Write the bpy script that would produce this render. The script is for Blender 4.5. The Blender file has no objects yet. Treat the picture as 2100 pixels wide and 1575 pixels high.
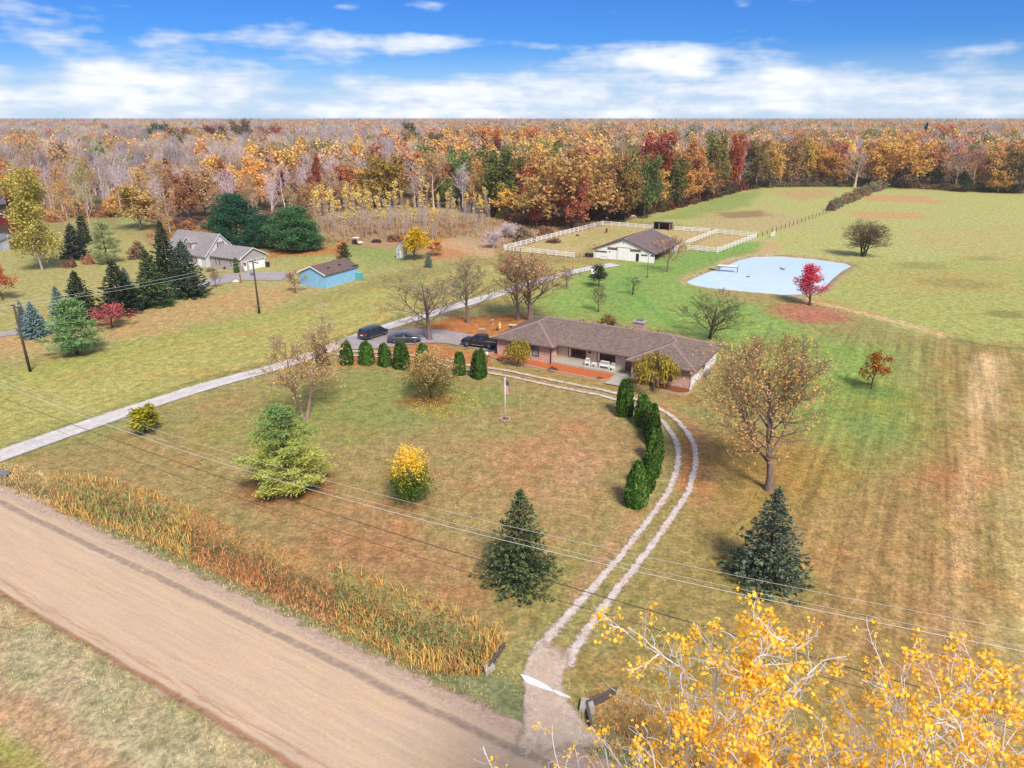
import bpy, bmesh, math, random
import numpy as np
from mathutils import Vector, Matrix

# ------------------------------------------------------------------ camera
CAM_H = 32.0
PITCH = math.radians(20.5)
FOC = 1456.0            # focal length in units of a 2100 wide frame
scn = bpy.context.scene
COL = scn.collection
cam_d = bpy.data.cameras.new('camera')
cam_d.sensor_fit = 'HORIZONTAL'
cam_d.sensor_width = 36.0
cam_d.lens = 36.0 * FOC / 2100.0
cam_d.clip_start = 0.5
cam_d.clip_end = 40000.0
cam = bpy.data.objects.new('camera', cam_d)
COL.objects.link(cam)
cam.location = (0, 0, CAM_H)
cam.rotation_euler = (math.pi / 2 - PITCH, 0, 0)
scn.camera = cam

# ------------------------------------------------------------------ sky
SUN_EL, SUN_AZ = 48.0, 158.0        # azimuth clockwise from +Y: the sun stands behind the camera
world = bpy.data.worlds.new('World')
scn.world = world
world.use_nodes = True
wt = world.node_tree
wt.nodes.clear()


class NT:
    """small helper to wire shader nodes"""
    def __init__(self, tree):
        self.t = tree

    def n(self, kind, **kw):
        nd = self.t.nodes.new(kind)
        for k, v in kw.items():
            setattr(nd, k, v)
        return nd

    def link(self, a, b):
        self.t.links.new(a, b)

    def put(self, sock, v):
        if isinstance(v, bpy.types.NodeSocket):
            self.link(v, sock)
        elif v is not None:
            sock.default_value = v

    def math(self, op, a, b=None, c=None, clamp=False):
        nd = self.n('ShaderNodeMath', operation=op, use_clamp=clamp)
        self.put(nd.inputs[0], a)
        if b is not None:
            self.put(nd.inputs[1], b)
        if c is not None:
            self.put(nd.inputs[2], c)
        return nd.outputs[0]

    def vmath(self, op, a, b=None):
        nd = self.n('ShaderNodeVectorMath', operation=op)
        self.put(nd.inputs[0], a)
        if b is not None:
            self.put(nd.inputs[1], b)
        return nd.outputs['Value'] if op in ('LENGTH', 'DOT_PRODUCT') else nd.outputs[0]

    def noise(self, vec, scale, detail=4.0, rough=0.55, dist=0.0, lac=2.0):
        nd = self.n('ShaderNodeTexNoise')
        self.put(nd.inputs['Vector'], vec)
        nd.inputs['Scale'].default_value = scale
        nd.inputs['Detail'].default_value = detail
        nd.inputs['Roughness'].default_value = rough
        nd.inputs['Distortion'].default_value = dist
        nd.inputs['Lacunarity'].default_value = lac
        return nd.outputs['Fac']

    def smooth(self, v, lo, hi, a=0.0, b=1.0):
        nd = self.n('ShaderNodeMapRange', interpolation_type='SMOOTHSTEP')
        self.put(nd.inputs[0], v)
        self.put(nd.inputs[1], lo)
        self.put(nd.inputs[2], hi)
        self.put(nd.inputs[3], a)
        self.put(nd.inputs[4], b)
        return nd.outputs[0]

    def lin(self, v, lo, hi, a=0.0, b=1.0):
        nd = self.n('ShaderNodeMapRange')
        self.put(nd.inputs[0], v)
        self.put(nd.inputs[1], lo)
        self.put(nd.inputs[2], hi)
        self.put(nd.inputs[3], a)
        self.put(nd.inputs[4], b)
        return nd.outputs[0]

    def mix(self, f, a, b, blend='MIX'):
        nd = self.n('ShaderNodeMix', data_type='RGBA', blend_type=blend)
        self.put(nd.inputs['Factor'], f)
        A = [s for s in nd.inputs if s.name == 'A' and s.type == 'RGBA'][0]
        B = [s for s in nd.inputs if s.name == 'B' and s.type == 'RGBA'][0]
        self.put(A, a if isinstance(a, bpy.types.NodeSocket) else (*a[:3], 1))
        self.put(B, b if isinstance(b, bpy.types.NodeSocket) else (*b[:3], 1))
        return [s for s in nd.outputs if s.type == 'RGBA'][0]

    def scale_col(self, col, f):
        nd = self.n('ShaderNodeVectorMath', operation='SCALE')
        self.put(nd.inputs[0], col if isinstance(col, bpy.types.NodeSocket) else col[:3])
        self.put(nd.inputs['Scale'], f)
        return nd.outputs[0]

    def comb(self, x, y, z=0.0):
        nd = self.n('ShaderNodeCombineXYZ')
        self.put(nd.inputs[0], x)
        self.put(nd.inputs[1], y)
        self.put(nd.inputs[2], z)
        return nd.outputs[0]

    def sep(self, v):
        nd = self.n('ShaderNodeSeparateXYZ')
        self.put(nd.inputs[0], v)
        return nd.outputs[0], nd.outputs[1], nd.outputs[2]


W = NT(wt)
sky = W.n('ShaderNodeTexSky', sky_type='NISHITA', sun_disc=False)
sky.sun_elevation = math.radians(SUN_EL)
sky.sun_rotation = math.radians(SUN_AZ)
sky.altitude = 0
sky.air_density = 1.0
sky.dust_density = 0.0
sky.ozone_density = 4.0
wd = W.n('ShaderNodeTexCoord').outputs['Generated']
dx, dy, dz = W.sep(wd)
az = W.math('MULTIPLY', W.math('ARCTAN2', dx, dy), 180 / math.pi)
el = W.math('MULTIPLY', W.math('ARCSINE', dz), 180 / math.pi)
cv = W.comb(W.math('MULTIPLY', az, 0.11), W.math('MULTIPLY', el, 0.28))
warp = W.noise(cv, 1.6, 3, 0.6)
fine = W.noise(W.comb(W.math('MULTIPLY', az, 0.15), W.math('MULTIPLY', el, 0.5), 3.0), 1.2, 5, 0.58)
big = W.noise(W.comb(W.math('MULTIPLY', az, 0.05), W.math('MULTIPLY', el, 0.17), 7.0), 1.2, 2, 0.5)
# cloud masses seen over the woods: azimuth, elevation, half width, half height (degrees), weight
CLOUDS = [(-36.5, 0.6, 9, 1.9, 1.0), (-25, 1.4, 6.5, 2.1, 1.15), (-22, 3.2, 3.6, 1.3, 0.75), (-8, 0.9, 9, 2.0, 1.1), (-2, 1.6, 4, 1.2, 0.5),
          (6, 0.9, 9, 1.9, 1.1), (10, 3.7, 7.0, 1.2, 0.95), (15, 4.7, 6, 0.7, 0.55), (22, 2.4, 7.5, 1.1, 1.05), (24, 0.7, 10, 1.1, 0.8), (35, 1.7, 6, 1.3, 0.85),
          (-14.5, 5.4, 6.5, 1.0, 0.85), (-8, 4.9, 5.5, 0.9, 0.6), (-3.5, 5.2, 3.4, 0.5, 0.55), (-31, 5.9, 4.2, 1.4, 0.7), (-37.5, 4.9, 3.4, 1.5, 0.62),
          (-12, 7.3, 1.7, 0.45, 0.6), (-6, 7.4, 2.2, 0.5, 0.6), (15.5, 7.6, 4.5, 0.6, 0.6), (32, 6.4, 1.3, 0.45, 0.5), (-28, 3.1, 2, 0.5, 0.45), (31, 4.0, 5, 0.5, 0.45),
          (-36, 2.9, 3.6, 0.45, 0.5), (2.5, 5.0, 2, 0.35, 0.5), (34, 7.7, 2.5, 0.4, 0.5)]
acc = None
for a0, e0, ra, re, wgt in CLOUDS:
    qa = W.math('DIVIDE', W.math('SUBTRACT', az, a0), ra)
    qe = W.math('DIVIDE', W.math('SUBTRACT', el, e0), re)
    r2 = W.math('ADD', W.math('MULTIPLY', qa, qa), W.math('MULTIPLY', qe, qe))
    g = W.math('MULTIPLY', W.math('EXPONENT', W.math('MULTIPLY', r2, -0.9)), wgt)
    acc = g if acc is None else W.math('ADD', acc, g)
# beyond the masses above the same kind of broken cloud goes on over the whole sky
over = W.math('MULTIPLY', W.smooth(el, 8.5, 16.0), W.math('ADD', big, 0.22))
cover = W.math('ADD', W.math('MINIMUM', acc, 1.0), over)
strat = W.noise(W.comb(W.math('MULTIPLY', az, 0.06), W.math('MULTIPLY', el, 0.95), 11.0), 1.0, 3, 0.55)
cover = W.math('ADD', cover, W.math('MULTIPLY', W.math('SUBTRACT', strat, 0.52), 0.9))
dens = W.math('ADD', cover, W.math('MULTIPLY', W.math('SUBTRACT', warp, 0.5), 1.7))
dens = W.math('ADD', dens, W.math('MULTIPLY', W.math('SUBTRACT', fine, 0.5), 1.3))
cmask = W.smooth(dens, 0.36, 1.02)
soft = W.smooth(dens, 0.75, 1.45)
lowhaze = W.smooth(el, 5.5, -0.3, 0.0, 0.75)
hs = W.n('ShaderNodeHueSaturation')
hs.inputs['Hue'].default_value = 0.506
hs.inputs['Saturation'].default_value = 1.1
hs.inputs['Value'].default_value = 0.95
W.link(sky.outputs[0], hs.inputs['Color'])
deep = W.mix(1.0, hs.outputs[0], (0.078, 0.172, 0.335), 'MULTIPLY')
skyc = W.mix(lowhaze, deep, (1.75, 2.2, 2.75))
cloudc = W.mix(soft, (1.95, 2.25, 2.7), (3.1, 3.13, 3.16))
final = W.mix(W.math('MULTIPLY', cmask, 0.94), skyc, cloudc)
bg = W.n('ShaderNodeBackground')
bg.inputs['Strength'].default_value = 0.085
W.link(final, bg.inputs['Color'])
world.cycles.sampling_method = 'MANUAL'
world.cycles.sample_map_resolution = 256
wo = W.n('ShaderNodeOutputWorld')
W.link(bg.outputs[0], wo.inputs[0])

# ------------------------------------------------------------------ sun
sun_d = bpy.data.lights.new('sun', 'SUN')
sun_d.energy = 1.5
sun_d.angle = math.radians(14)
sun_d.color = (1.0, 0.93, 0.82)
sun = bpy.data.objects.new('sun', sun_d)
COL.objects.link(sun)
_a, _e = math.radians(SUN_AZ), math.radians(SUN_EL)
sun.rotation_euler = Vector((math.sin(_a) * math.cos(_e), math.cos(_a) * math.cos(_e), math.sin(_e))).to_track_quat('Z', 'Y').to_euler()
sun.location = (0, 0, 60)

vs = scn.view_settings
vs.view_transform = 'Standard'
vs.look = 'None'
vs.exposure = 2.06
vs.gamma = 1.0
vs.use_curve_mapping = False
scn.cycles.max_bounces = 6
scn.cycles.diffuse_bounces = 3
scn.cycles.glossy_bounces = 2
scn.cycles.transmission_bounces = 4
scn.cycles.transparent_max_bounces = 8
scn.cycles.volume_bounces = 1

# ------------------------------------------------------------------ helpers
CP, SP = math.cos(PITCH), math.sin(PITCH)


def at(px, py, z=0.0):
    """surveyed point of the 2100 x 1575 photograph -> place on the level ground (or on a level z)"""
    u = (px - 1050.0) / FOC
    v = (py - 787.5) / FOC
    t = (z - CAM_H) / (-SP - v * CP)
    return np.array([u * t, (CP - v * SP) * t])


def at3(px, py, z=0.0):
    a = at(px, py, z)
    return Vector((a[0], a[1], z))


def hgt(px, py, topy):
    x, y = at(px, py)
    lo, hi = 0.0, 60.0
    for _ in range(40):
        m = (lo + hi) / 2
        dz_ = m - CAM_H
        row = 787.5 - FOC * (y * SP + dz_ * CP) / (y * CP - dz_ * SP)
        if row > topy:
            lo = m
        else:
            hi = m
    return lo


def wid(px, py, w):
    """metres for w pixels at the ground point"""
    x, y = at(px, py)
    return w / FOC * (y * CP + CAM_H * SP)


def lin1(c):
    c = c / 255.0
    return c / 12.92 if c <= 0.04045 else ((c + 0.055) / 1.055) ** 2.4


def C(r, g, b, k=0.6):
    return (lin1(r) * k, lin1(g) * k, lin1(b) * k)


GX = Vector((math.cos(math.radians(-30)), math.sin(math.radians(-30)), 0))   # along the road
GY = Vector((-GX.y, GX.x, 0))                                                # away from the road
G_ANG = math.radians(-30)

MATS = {}


def new_mat(name):
    m = bpy.data.materials.new(name)
    m.use_nodes = True
    m.node_tree.nodes.clear()
    return m, NT(m.node_tree)


def out(N, bsdf):
    o = N.n('ShaderNodeOutputMaterial')
    N.link(bsdf, o.inputs['Surface'])


def principled(N, col, rough=0.7, metal=0.0, spec=0.4, bump=None, bump_s=0.3, bump_d=0.02, alpha=None, coat=0.0):
    p = N.n('ShaderNodeBsdfPrincipled')
    N.put(p.inputs['Base Color'], col if isinstance(col, bpy.types.NodeSocket) else (*col[:3], 1))
    N.put(p.inputs['Roughness'], rough)
    p.inputs['Metallic'].default_value = metal
    p.inputs['Specular IOR Level'].default_value = spec
    p.inputs['Coat Weight'].default_value = coat
    if alpha is not None:
        N.put(p.inputs['Alpha'], alpha)
    if bump is not None:
        b = N.n('ShaderNodeBump')
        b.inputs['Strength'].default_value = bump_s
        b.inputs['Distance'].default_value = bump_d
        N.link(bump, b.inputs['Height'])
        N.link(b.outputs[0], p.inputs['Normal'])
    return p.outputs[0]


def plain(name, col, rough=0.65, metal=0.0, var=0.12, scale=3.0, spec=0.4, coat=0.0, streak=None):
    """painted / moulded surface with slight weathering"""
    if name in MATS:
        return MATS[name]
    m, N = new_mat(name)
    co = N.n('ShaderNodeTexCoord').outputs['Object']
    if streak:
        mp = N.n('ShaderNodeMapping')
        mp.inputs['Scale'].default_value = streak
        N.link(co, mp.inputs[0])
        co = mp.outputs[0]
    f = N.noise(co, scale, 6, 0.6)
    c = N.scale_col((*col, 1), N.lin(f, 0.25, 0.75, 1 - var, 1 + var))
    out(N, principled(N, c, rough, metal, spec, bump=f, bump_s=0.08, coat=coat))
    MATS[name] = m
    return m


def link_obj(name, data, parent=None, mat=None):
    o = bpy.data.objects.new(name, data)
    COL.objects.link(o)
    if parent is not None:
        o.parent = parent
    if mat is not None and data is not None and not data.materials:
        data.materials.append(mat)
    return o


def tag(o, label=None, cat=None, group=None, kind=None):
    if label:
        o['label'] = label
    if cat:
        o['category'] = cat
    if group:
        o['group'] = group
    if kind:
        o['kind'] = kind
    return o


def thing(name, label, cat, loc=(0, 0, 0), rz=0.0, group=None):
    o = bpy.data.objects.new(name, None)
    o.empty_display_size = 0.3
    COL.objects.link(o)
    o.location = loc
    o.rotation_euler = (0, 0, rz)
    return tag(o, label, cat, group)


def mesh_np(name, V, faces, smooth=False):
    """faces: list of int arrays (m,3) / (m,4)"""
    me = bpy.data.meshes.new(name)
    V = np.asarray(V, dtype=np.float32)
    me.vertices.add(len(V))
    me.vertices.foreach_set('co', V.ravel())
    faces = [np.asarray(f, dtype=np.int32) for f in faces if len(f)]
    nl = sum(f.size for f in faces)
    npol = sum(len(f) for f in faces)
    me.loops.add(nl)
    me.polygons.add(npol)
    me.loops.foreach_set('vertex_index', np.concatenate([f.ravel() for f in faces]))
    starts, o = [], 0
    for f in faces:
        starts.append(o + np.arange(len(f)) * f.shape[1])
        o += f.size
    me.polygons.foreach_set('loop_start', np.concatenate(starts).astype(np.int32))
    me.update(calc_edges=True)
    if smooth:
        me.polygons.foreach_set('use_smooth', np.ones(npol, dtype=bool))
    return me


class MB:
    """collects simple solids into one mesh"""
    def __init__(self):
        self.v, self.f = [], []

    def add(self, vs_, fs_):
        b = len(self.v)
        self.v += [tuple(p) for p in vs_]
        self.f += [tuple(i + b for i in f) for f in fs_]
        return self

    def box(self, x0, x1, y0, y1, z0, z1):
        return self.add([(x0, y0, z0), (x1, y0, z0), (x1, y1, z0), (x0, y1, z0), (x0, y0, z1), (x1, y0, z1), (x1, y1, z1), (x0, y1, z1)],
                        [(0, 3, 2, 1), (4, 5, 6, 7), (0, 1, 5, 4), (1, 2, 6, 5), (2, 3, 7, 6), (3, 0, 4, 7)])

    def obox(self, c, sx, sy, sz, rz=0.0, tilt=0.0):
        m = Matrix.Translation(Vector(c)) @ Matrix.Rotation(rz, 4, 'Z') @ Matrix.Rotation(tilt, 4, 'Y')
        pts = [m @ Vector((x * sx / 2, y * sy / 2, z * sz / 2)) for z in (-1, 1) for x, y in ((-1, -1), (1, -1), (1, 1), (-1, 1))]
        return self.add(pts, [(0, 3, 2, 1), (4, 5, 6, 7), (0, 1, 5, 4), (1, 2, 6, 5), (2, 3, 7, 6), (3, 0, 4, 7)])

    def prism(self, poly, a, axis, t0, t1):
        """extrude polygon given in the two other axes along 'axis' from t0 to t1"""
        n = len(poly)

        def p3(q, t):
            return {'x': (t, q[0], q[1]), 'y': (q[0], t, q[1]), 'z': (q[0], q[1], t)}[axis]
        vs_ = [p3(q, t0) for q in poly] + [p3(q, t1) for q in poly]
        fs_ = [tuple(range(n - 1, -1, -1)), tuple(range(n, 2 * n))] + [(i, (i + 1) % n, n + (i + 1) % n, n + i) for i in range(n)]
        return self.add(vs_, fs_)

    def tube(self, pts, rad, k=8, cap=True):
        pts = [Vector(p) for p in pts]
        if not hasattr(rad, '__len__'):
            rad = [rad] * len(pts)
        rings = []
        for i, p in enumerate(pts):
            d = (pts[min(i + 1, len(pts) - 1)] - pts[max(i - 1, 0)]).normalized()
            a = d.orthogonal().normalized() if abs(d.z) < 0.99 else Vector((1, 0, 0))
            if abs(d.z) < 0.99:
                a = d.cross(Vector((0, 0, 1))).normalized()
            b = d.cross(a)
            rings.append([p + (a * math.cos(2 * math.pi * j / k) + b * math.sin(2 * math.pi * j / k)) * rad[i] for j in range(k)])
        vs_ = [q for r in rings for q in r]
        fs_ = [(i * k + j, i * k + (j + 1) % k, (i + 1) * k + (j + 1) % k, (i + 1) * k + j) for i in range(len(pts) - 1) for j in range(k)]
        if cap:
            fs_ += [tuple(range(k - 1, -1, -1)), tuple((len(pts) - 1) * k + j for j in range(k))]
        return self.add(vs_, fs_)

    def lathe(self, prof, k=20, c=(0, 0, 0), axis='z'):
        vs_ = []
        for r, h in prof:
            for j in range(k):
                a = 2 * math.pi * j / k
                x, y = r * math.cos(a), r * math.sin(a)
                vs_.append((c[0] + x, c[1] + y, c[2] + h) if axis == 'z' else (c[0] + x, c[1] + h, c[2] + y))
        n = len(prof)
        fs_ = [(i * k + j, i * k + (j + 1) % k, (i + 1) * k + (j + 1) % k, (i + 1) * k + j) for i in range(n - 1) for j in range(k)]
        fs_ += [tuple(range(k - 1, -1, -1)), tuple((n - 1) * k + j for j in range(k))]
        return self.add(vs_, fs_)

    def mesh(self, name, smooth=False):
        me = bpy.data.meshes.new(name)
        me.from_pydata(self.v, [], self.f)
        bm = bmesh.new()
        bm.from_mesh(me)
        bmesh.ops.recalc_face_normals(bm, faces=bm.faces)
        bm.to_mesh(me)
        bm.free()
        if smooth:
            me.polygons.foreach_set('use_smooth', np.ones(len(me.polygons), dtype=bool))
        me.update()
        return me

    def build(self, name, mat, parent=None, smooth=False):
        return link_obj(name, self.mesh(name, smooth), parent, mat)


def poly_dist(P, poly):
    """signed distance of points P (n,2) to a polygon, positive inside"""
    poly = np.asarray(poly, float)
    A, B = poly, np.roll(poly, -1, axis=0)
    d2 = np.full(len(P), 1e18)
    ins = np.zeros(len(P), bool)
    for a, b in zip(A, B):
        e = b - a
        w = P - a
        t = np.clip((w @ e) / max(e @ e, 1e-9), 0, 1)
        q = w - t[:, None] * e
        d2 = np.minimum(d2, (q ** 2).sum(1))
        c = (a[1] > P[:, 1]) != (b[1] > P[:, 1])
        with np.errstate(divide='ignore', invalid='ignore'):
            xs_ = (b[0] - a[0]) * (P[:, 1] - a[1]) / (b[1] - a[1]) + a[0]
        ins ^= c & (P[:, 0] < xs_)
    return np.where(ins, 1, -1) * np.sqrt(d2)


def line_dist(P, pts):
    d2 = np.full(len(P), 1e18)
    for a, b in zip(pts[:-1], pts[1:]):
        a, b = np.asarray(a, float), np.asarray(b, float)
        e = b - a
        w = P - a
        t = np.clip((w @ e) / max(e @ e, 1e-9), 0, 1)
        q = w - t[:, None] * e
        d2 = np.minimum(d2, (q ** 2).sum(1))
    return np.sqrt(d2)


_rngn = np.random.default_rng(5)
_LAT = _rngn.random((256, 256))


def vnoise(P, s, octv=3):
    """value noise on (n,2) points, period s metres"""
    o, amp, tot = np.zeros(len(P)), 1.0, 0.0
    for k in range(octv):
        q = P / s * (2 ** k) + 17.3 * k
        i = np.floor(q).astype(int)
        f = q - i
        f = f * f * (3 - 2 * f)
        i0, i1 = i[:, 0] % 256, i[:, 1] % 256
        j0, j1 = (i0 + 1) % 256, (i1 + 1) % 256
        a = _LAT[i0, i1] * (1 - f[:, 0]) + _LAT[j0, i1] * f[:, 0]
        b = _LAT[i0, j1] * (1 - f[:, 0]) + _LAT[j0, j1] * f[:, 0]
        o += amp * (a * (1 - f[:, 1]) + b * f[:, 1])
        tot += amp
        amp *= 0.55
    return o / tot


def sstep(x, a, b):
    t = np.clip((x - a) / (b - a), 0, 1)
    return t * t * (3 - 2 * t)


def catmull(pts, step=1.0):
    pts = [np.asarray(p, float) for p in pts]
    P = [2 * pts[0] - pts[1]] + pts + [2 * pts[-1] - pts[-2]]
    o = []
    for i in range(1, len(P) - 2):
        a, b, c, d = P[i - 1:i + 3]
        n = max(2, int(np.linalg.norm(c - b) / step))
        for k in range(n):
            t = k / n
            o.append(0.5 * (2 * b + (c - a) * t + (2 * a - 5 * b + 4 * c - d) * t * t + (3 * b - a - 3 * c + d) * t ** 3))
    o.append(pts[-1])
    return np.array(o)


def poly_px(*pts):
    return [at(*p) for p in pts]

# ------------------------------------------------------------------ ground sheet
D_FAR, D_NEAR = 26.9, 18.4           # road edges measured across GY


def spread(dense, lo, hi, grow=1.16):
    dense = list(dense)
    s = dense[-1] - dense[-2]
    while dense[-1] < hi:
        s *= grow
        dense.append(dense[-1] + s)
    s = dense[1] - dense[0]
    while dense[0] > lo:
        s *= grow
        dense.insert(0, dense[0] - s)
    return np.array(dense)


xs = spread(np.concatenate([np.arange(-130, -55, 1.0), np.arange(-55, 45, 0.5), np.arange(45, 150, 1.0)]), -14000, 14000)
ys = spread(np.concatenate([np.arange(12, 72, 0.5), np.arange(72, 300, 1.0)]), -3000, 16000)
gx, gy = np.meshgrid(xs, ys)
P = np.stack([gx.ravel(), gy.ravel()], 1)
S_ = P @ np.array([GX.x, GX.y])
D_ = P @ np.array([GY.x, GY.y])

POND = [at(*p, -0.45) for p in [(1408, 578), (1428, 569), (1448, 560), (1470, 553), (1488, 546), (1512, 535), (1545, 527), (1605, 526), (1672, 532), (1735, 541), (1746, 546), (1728, 556), (1708, 572),
                                (1690, 590), (1668, 604), (1600, 605), (1530, 599), (1460, 592), (1420, 585)]]
DITCH_L = poly_px((-300, 870), (10, 955), (300, 1012), (600, 1135), (800, 1205), (1032, 1305), (985, 1385), (880, 1375), (600, 1245), (300, 1105), (0, 1005), (-300, 930))
DITCH_R = poly_px((1215, 1425), (1300, 1410), (1500, 1480), (2100, 1700), (2100, 1800), (1230, 1530), (1195, 1480))

col = np.tile(np.array(C(174, 154, 94)), (len(P), 1))
stripe = np.zeros(len(P))
n_big, n_mid, n_sm = vnoise(P, 26, 3), vnoise(P, 9, 4), vnoise(P, 2.2, 3)


def paint(mask, c):
    global col
    col = col * (1 - mask[:, None]) + np.array(c) * mask[:, None]


def region(pts, c, feather=3.0, k=1.0, rag=3.0):
    d = poly_dist(P, poly_px(*pts)) + (n_mid - 0.5) * rag * 2 + (n_sm - 0.5) * rag * 0.6
    paint(sstep(d, -feather, feather) * k, c)


def blob(px, py, rx, ry, c, k=1.0, rag=1.0):
    """ellipse in ground metres"""
    c0 = at(px, py)
    q = (P - c0) / np.array([rx, ry])
    r = np.sqrt((q ** 2).sum(1)) + (n_mid - 0.5) * 0.9 * rag + (n_sm - 0.5) * 0.5 * rag
    paint(sstep(r, 1.25, 0.55) * k, c)


def trail(pts, w, c, k=1.0, feather=0.6):
    d = line_dist(P, catmull(poly_px(*pts), 3)) + (n_sm - 0.5) * w * 0.6
    paint(sstep(d, w + feather, w * 0.5) * k, c)


# big colour drift between greener and drier turf
paint(sstep(n_big, 0.38, 0.62) * 0.55, C(150, 148, 80))
paint(sstep(n_mid, 0.55, 0.75) * 0.4, C(192, 162, 104))
# pasture and fields behind
region([(1300, 452), (1560, 384), (1830, 386), (2100, 398), (2700, 420), (2700, 600), (2100, 700), (1940, 690), (1640, 610), (1760, 540), (1560, 520), (1470, 470)], C(192, 186, 110), 5)
region([(1760, 540), (2100, 520), (2700, 560), (2700, 760), (2100, 715), (1940, 688), (1660, 620)], C(180, 178, 94), 5, 0.85, 6)
region([(1850, 470), (2100, 460), (2400, 480), (2400, 540), (2050, 540), (1880, 500)], C(198, 178, 108), 4, 0.7)
region([(1780, 560), (2080, 555), (2100, 600), (1850, 600)], C(196, 166, 96), 4, 0.6)
region([(1740, 398), (1900, 403), (1940, 418), (1780, 412)], C(216, 158, 108), 3, 0.85)
region([(1730, 432), (1880, 436), (1900, 448), (1760, 450)], C(214, 160, 108), 3, 0.8)
region([(1580, 392), (1700, 388), (1720, 402), (1640, 412)], C(208, 158, 106), 4, 0.7)
region([(1330, 452), (1420, 425), (1500, 398), (1560, 392), (1540, 420), (1450, 446)], C(150, 168, 82), 3, 0.8)
region([(1440, 436), (1560, 430), (1650, 446), (1640, 470), (1520, 472), (1450, 468)], C(200, 174, 124), 4, 0.85)
region([(1470, 436), (1560, 432), (1590, 442), (1500, 448)], C(150, 116, 84), 3, 0.7)
# lawn behind the house and round the barn
region([(1120, 650), (1080, 610), (1170, 555), (1240, 540), (1400, 520), (1560, 495), (1500, 530), (1400, 575), (1500, 620), (1620, 630), (1660, 680), (1500, 720), (1380, 680), (1250, 655)], C(146, 176, 80), 5, 0.95)
region([(1260, 560), (1330, 555), (1320, 640), (1250, 650), (1200, 600)], C(128, 168, 78), 4, 0.6)
region([(1400, 520), (1560, 496), (1530, 522), (1440, 545), (1390, 560)], C(130, 172, 76), 2.5, 0.75)
region([(1570, 700), (1700, 690), (1850, 720), (1830, 850), (1740, 900), (1640, 880), (1560, 760)], C(140, 168, 72), 6, 0.9)
region([(1000, 560), (1100, 540), (1200, 545), (1150, 590), (1060, 620)], C(190, 174, 92), 4, 0.7)
# paddocks
region([(1036, 512), (1235, 458), (1466, 478), (1405, 503), (1300, 512), (1215, 500), (1178, 526)], C(204, 176, 120), 1.5, 1.0, 1.5)
region([(1140, 500), (1230, 470), (1330, 474), (1260, 490), (1190, 505)], C(188, 172, 108), 3, 0.8)
region([(1412, 510), (1470, 480), (1546, 486), (1472, 514)], C(206, 174, 118), 0.6, 1.0, 0.6)
region([(1060, 470), (1120, 468), (1235, 450), (1240, 458), (1100, 500), (1040, 512)], C(186, 130, 90), 2, 0.6)
# neighbour's lawn, the open strip and the tall-grass land
region([(-600, 640), (-600, 560), (0, 500), (230, 470), (300, 500), (440, 560), (700, 520), (860, 540), (980, 520), (760, 575), (560, 640), (300, 700), (0, 760)], C(186, 172, 104), 5, 0.9)
region([(-600, 800), (-200, 770), (0, 735), (330, 676), (560, 625), (640, 596), (600, 580), (430, 600), (250, 655), (0, 690), (-300, 730)], C(205, 162, 106), 3, 0.85)
region([(0, 770), (330, 700), (560, 655), (760, 590), (1000, 545), (1180, 540), (1000, 600), (820, 655), (690, 700), (560, 745), (380, 795), (0, 925), (-500, 1060), (-500, 890)], C(188, 174, 94), 3, 0.95)
region([(0, 765), (330, 692), (560, 640), (640, 612), (700, 590), (620, 640), (330, 715), (0, 800)], C(176, 172, 82), 2, 0.7)
region([(240, 448), (320, 440), (340, 470), (260, 478)], C(168, 168, 100), 3, 0.9)
region([(560, 530), (680, 512), (740, 505), (860, 520), (820, 545), (620, 560)], C(150, 170, 84), 3, 0.7)
region([(540, 508), (690, 505), (700, 520), (560, 530)], C(208, 132, 66), 2, 0.9)
region([(820, 490), (1030, 485), (1010, 525), (880, 532)], C(206, 142, 96), 2, 0.95)
region([(690, 496), (820, 488), (826, 510), (760, 506)], C(196, 148, 116), 2, 0.8)
region([(880, 500), (1000, 478), (1050, 490), (1040, 512), (1000, 530)], C(214, 178, 138), 2, 0.6)
region([(700, 498), (640, 478), (640, 440), (900, 430), (1010, 440), (1120, 470), (1035, 512), (900, 482)], C(190, 160, 128), 3, 0.9)
region([(400, 552), (600, 525), (760, 528), (700, 580), (560, 585)], C(190, 176, 110), 2, 0.6)
# front lawn
region([(0, 1000), (-300, 1060), (-200, 1000), (300, 880), (700, 745), (1000, 770), (1260, 820), (1330, 920), (1280, 1080), (1040, 1310), (600, 1140), (300, 1015)], C(176, 146, 92), 3, 0.9)
region([(560, 790), (760, 760), (1000, 790), (1060, 830), (900, 870), (760, 900), (640, 900)], C(146, 154, 78), 4, 0.75, 5)
region([(330, 880), (640, 800), (700, 900), (500, 940)], C(158, 156, 76), 4, 0.6)
region([(960, 880), (1250, 850), (1300, 960), (1220, 1050), (1000, 1010), (900, 960)], C(192, 144, 98), 5, 0.85, 5)
region([(480, 1010), (800, 1040), (960, 1150), (980, 1250), (700, 1140), (500, 1060)], C(186, 138, 94), 4, 0.8, 5)
region([(1020, 1250), (1140, 1130), (1200, 1160), (1100, 1290)], C(154, 148, 74), 3, 0.6)
blob(590, 1000, 5.2, 3.2, C(150, 92, 48), 0.8)
blob(840, 1035, 3, 1.6, C(150, 104, 62), 0.7)
blob(885, 822, 5.2, 2.6, C(150, 98, 46), 0.85)
blob(1010, 880, 5, 2, C(160, 158, 78), 0.4)
blob(1210, 858, 3, 1, C(196, 150, 110), 0.6)
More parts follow.
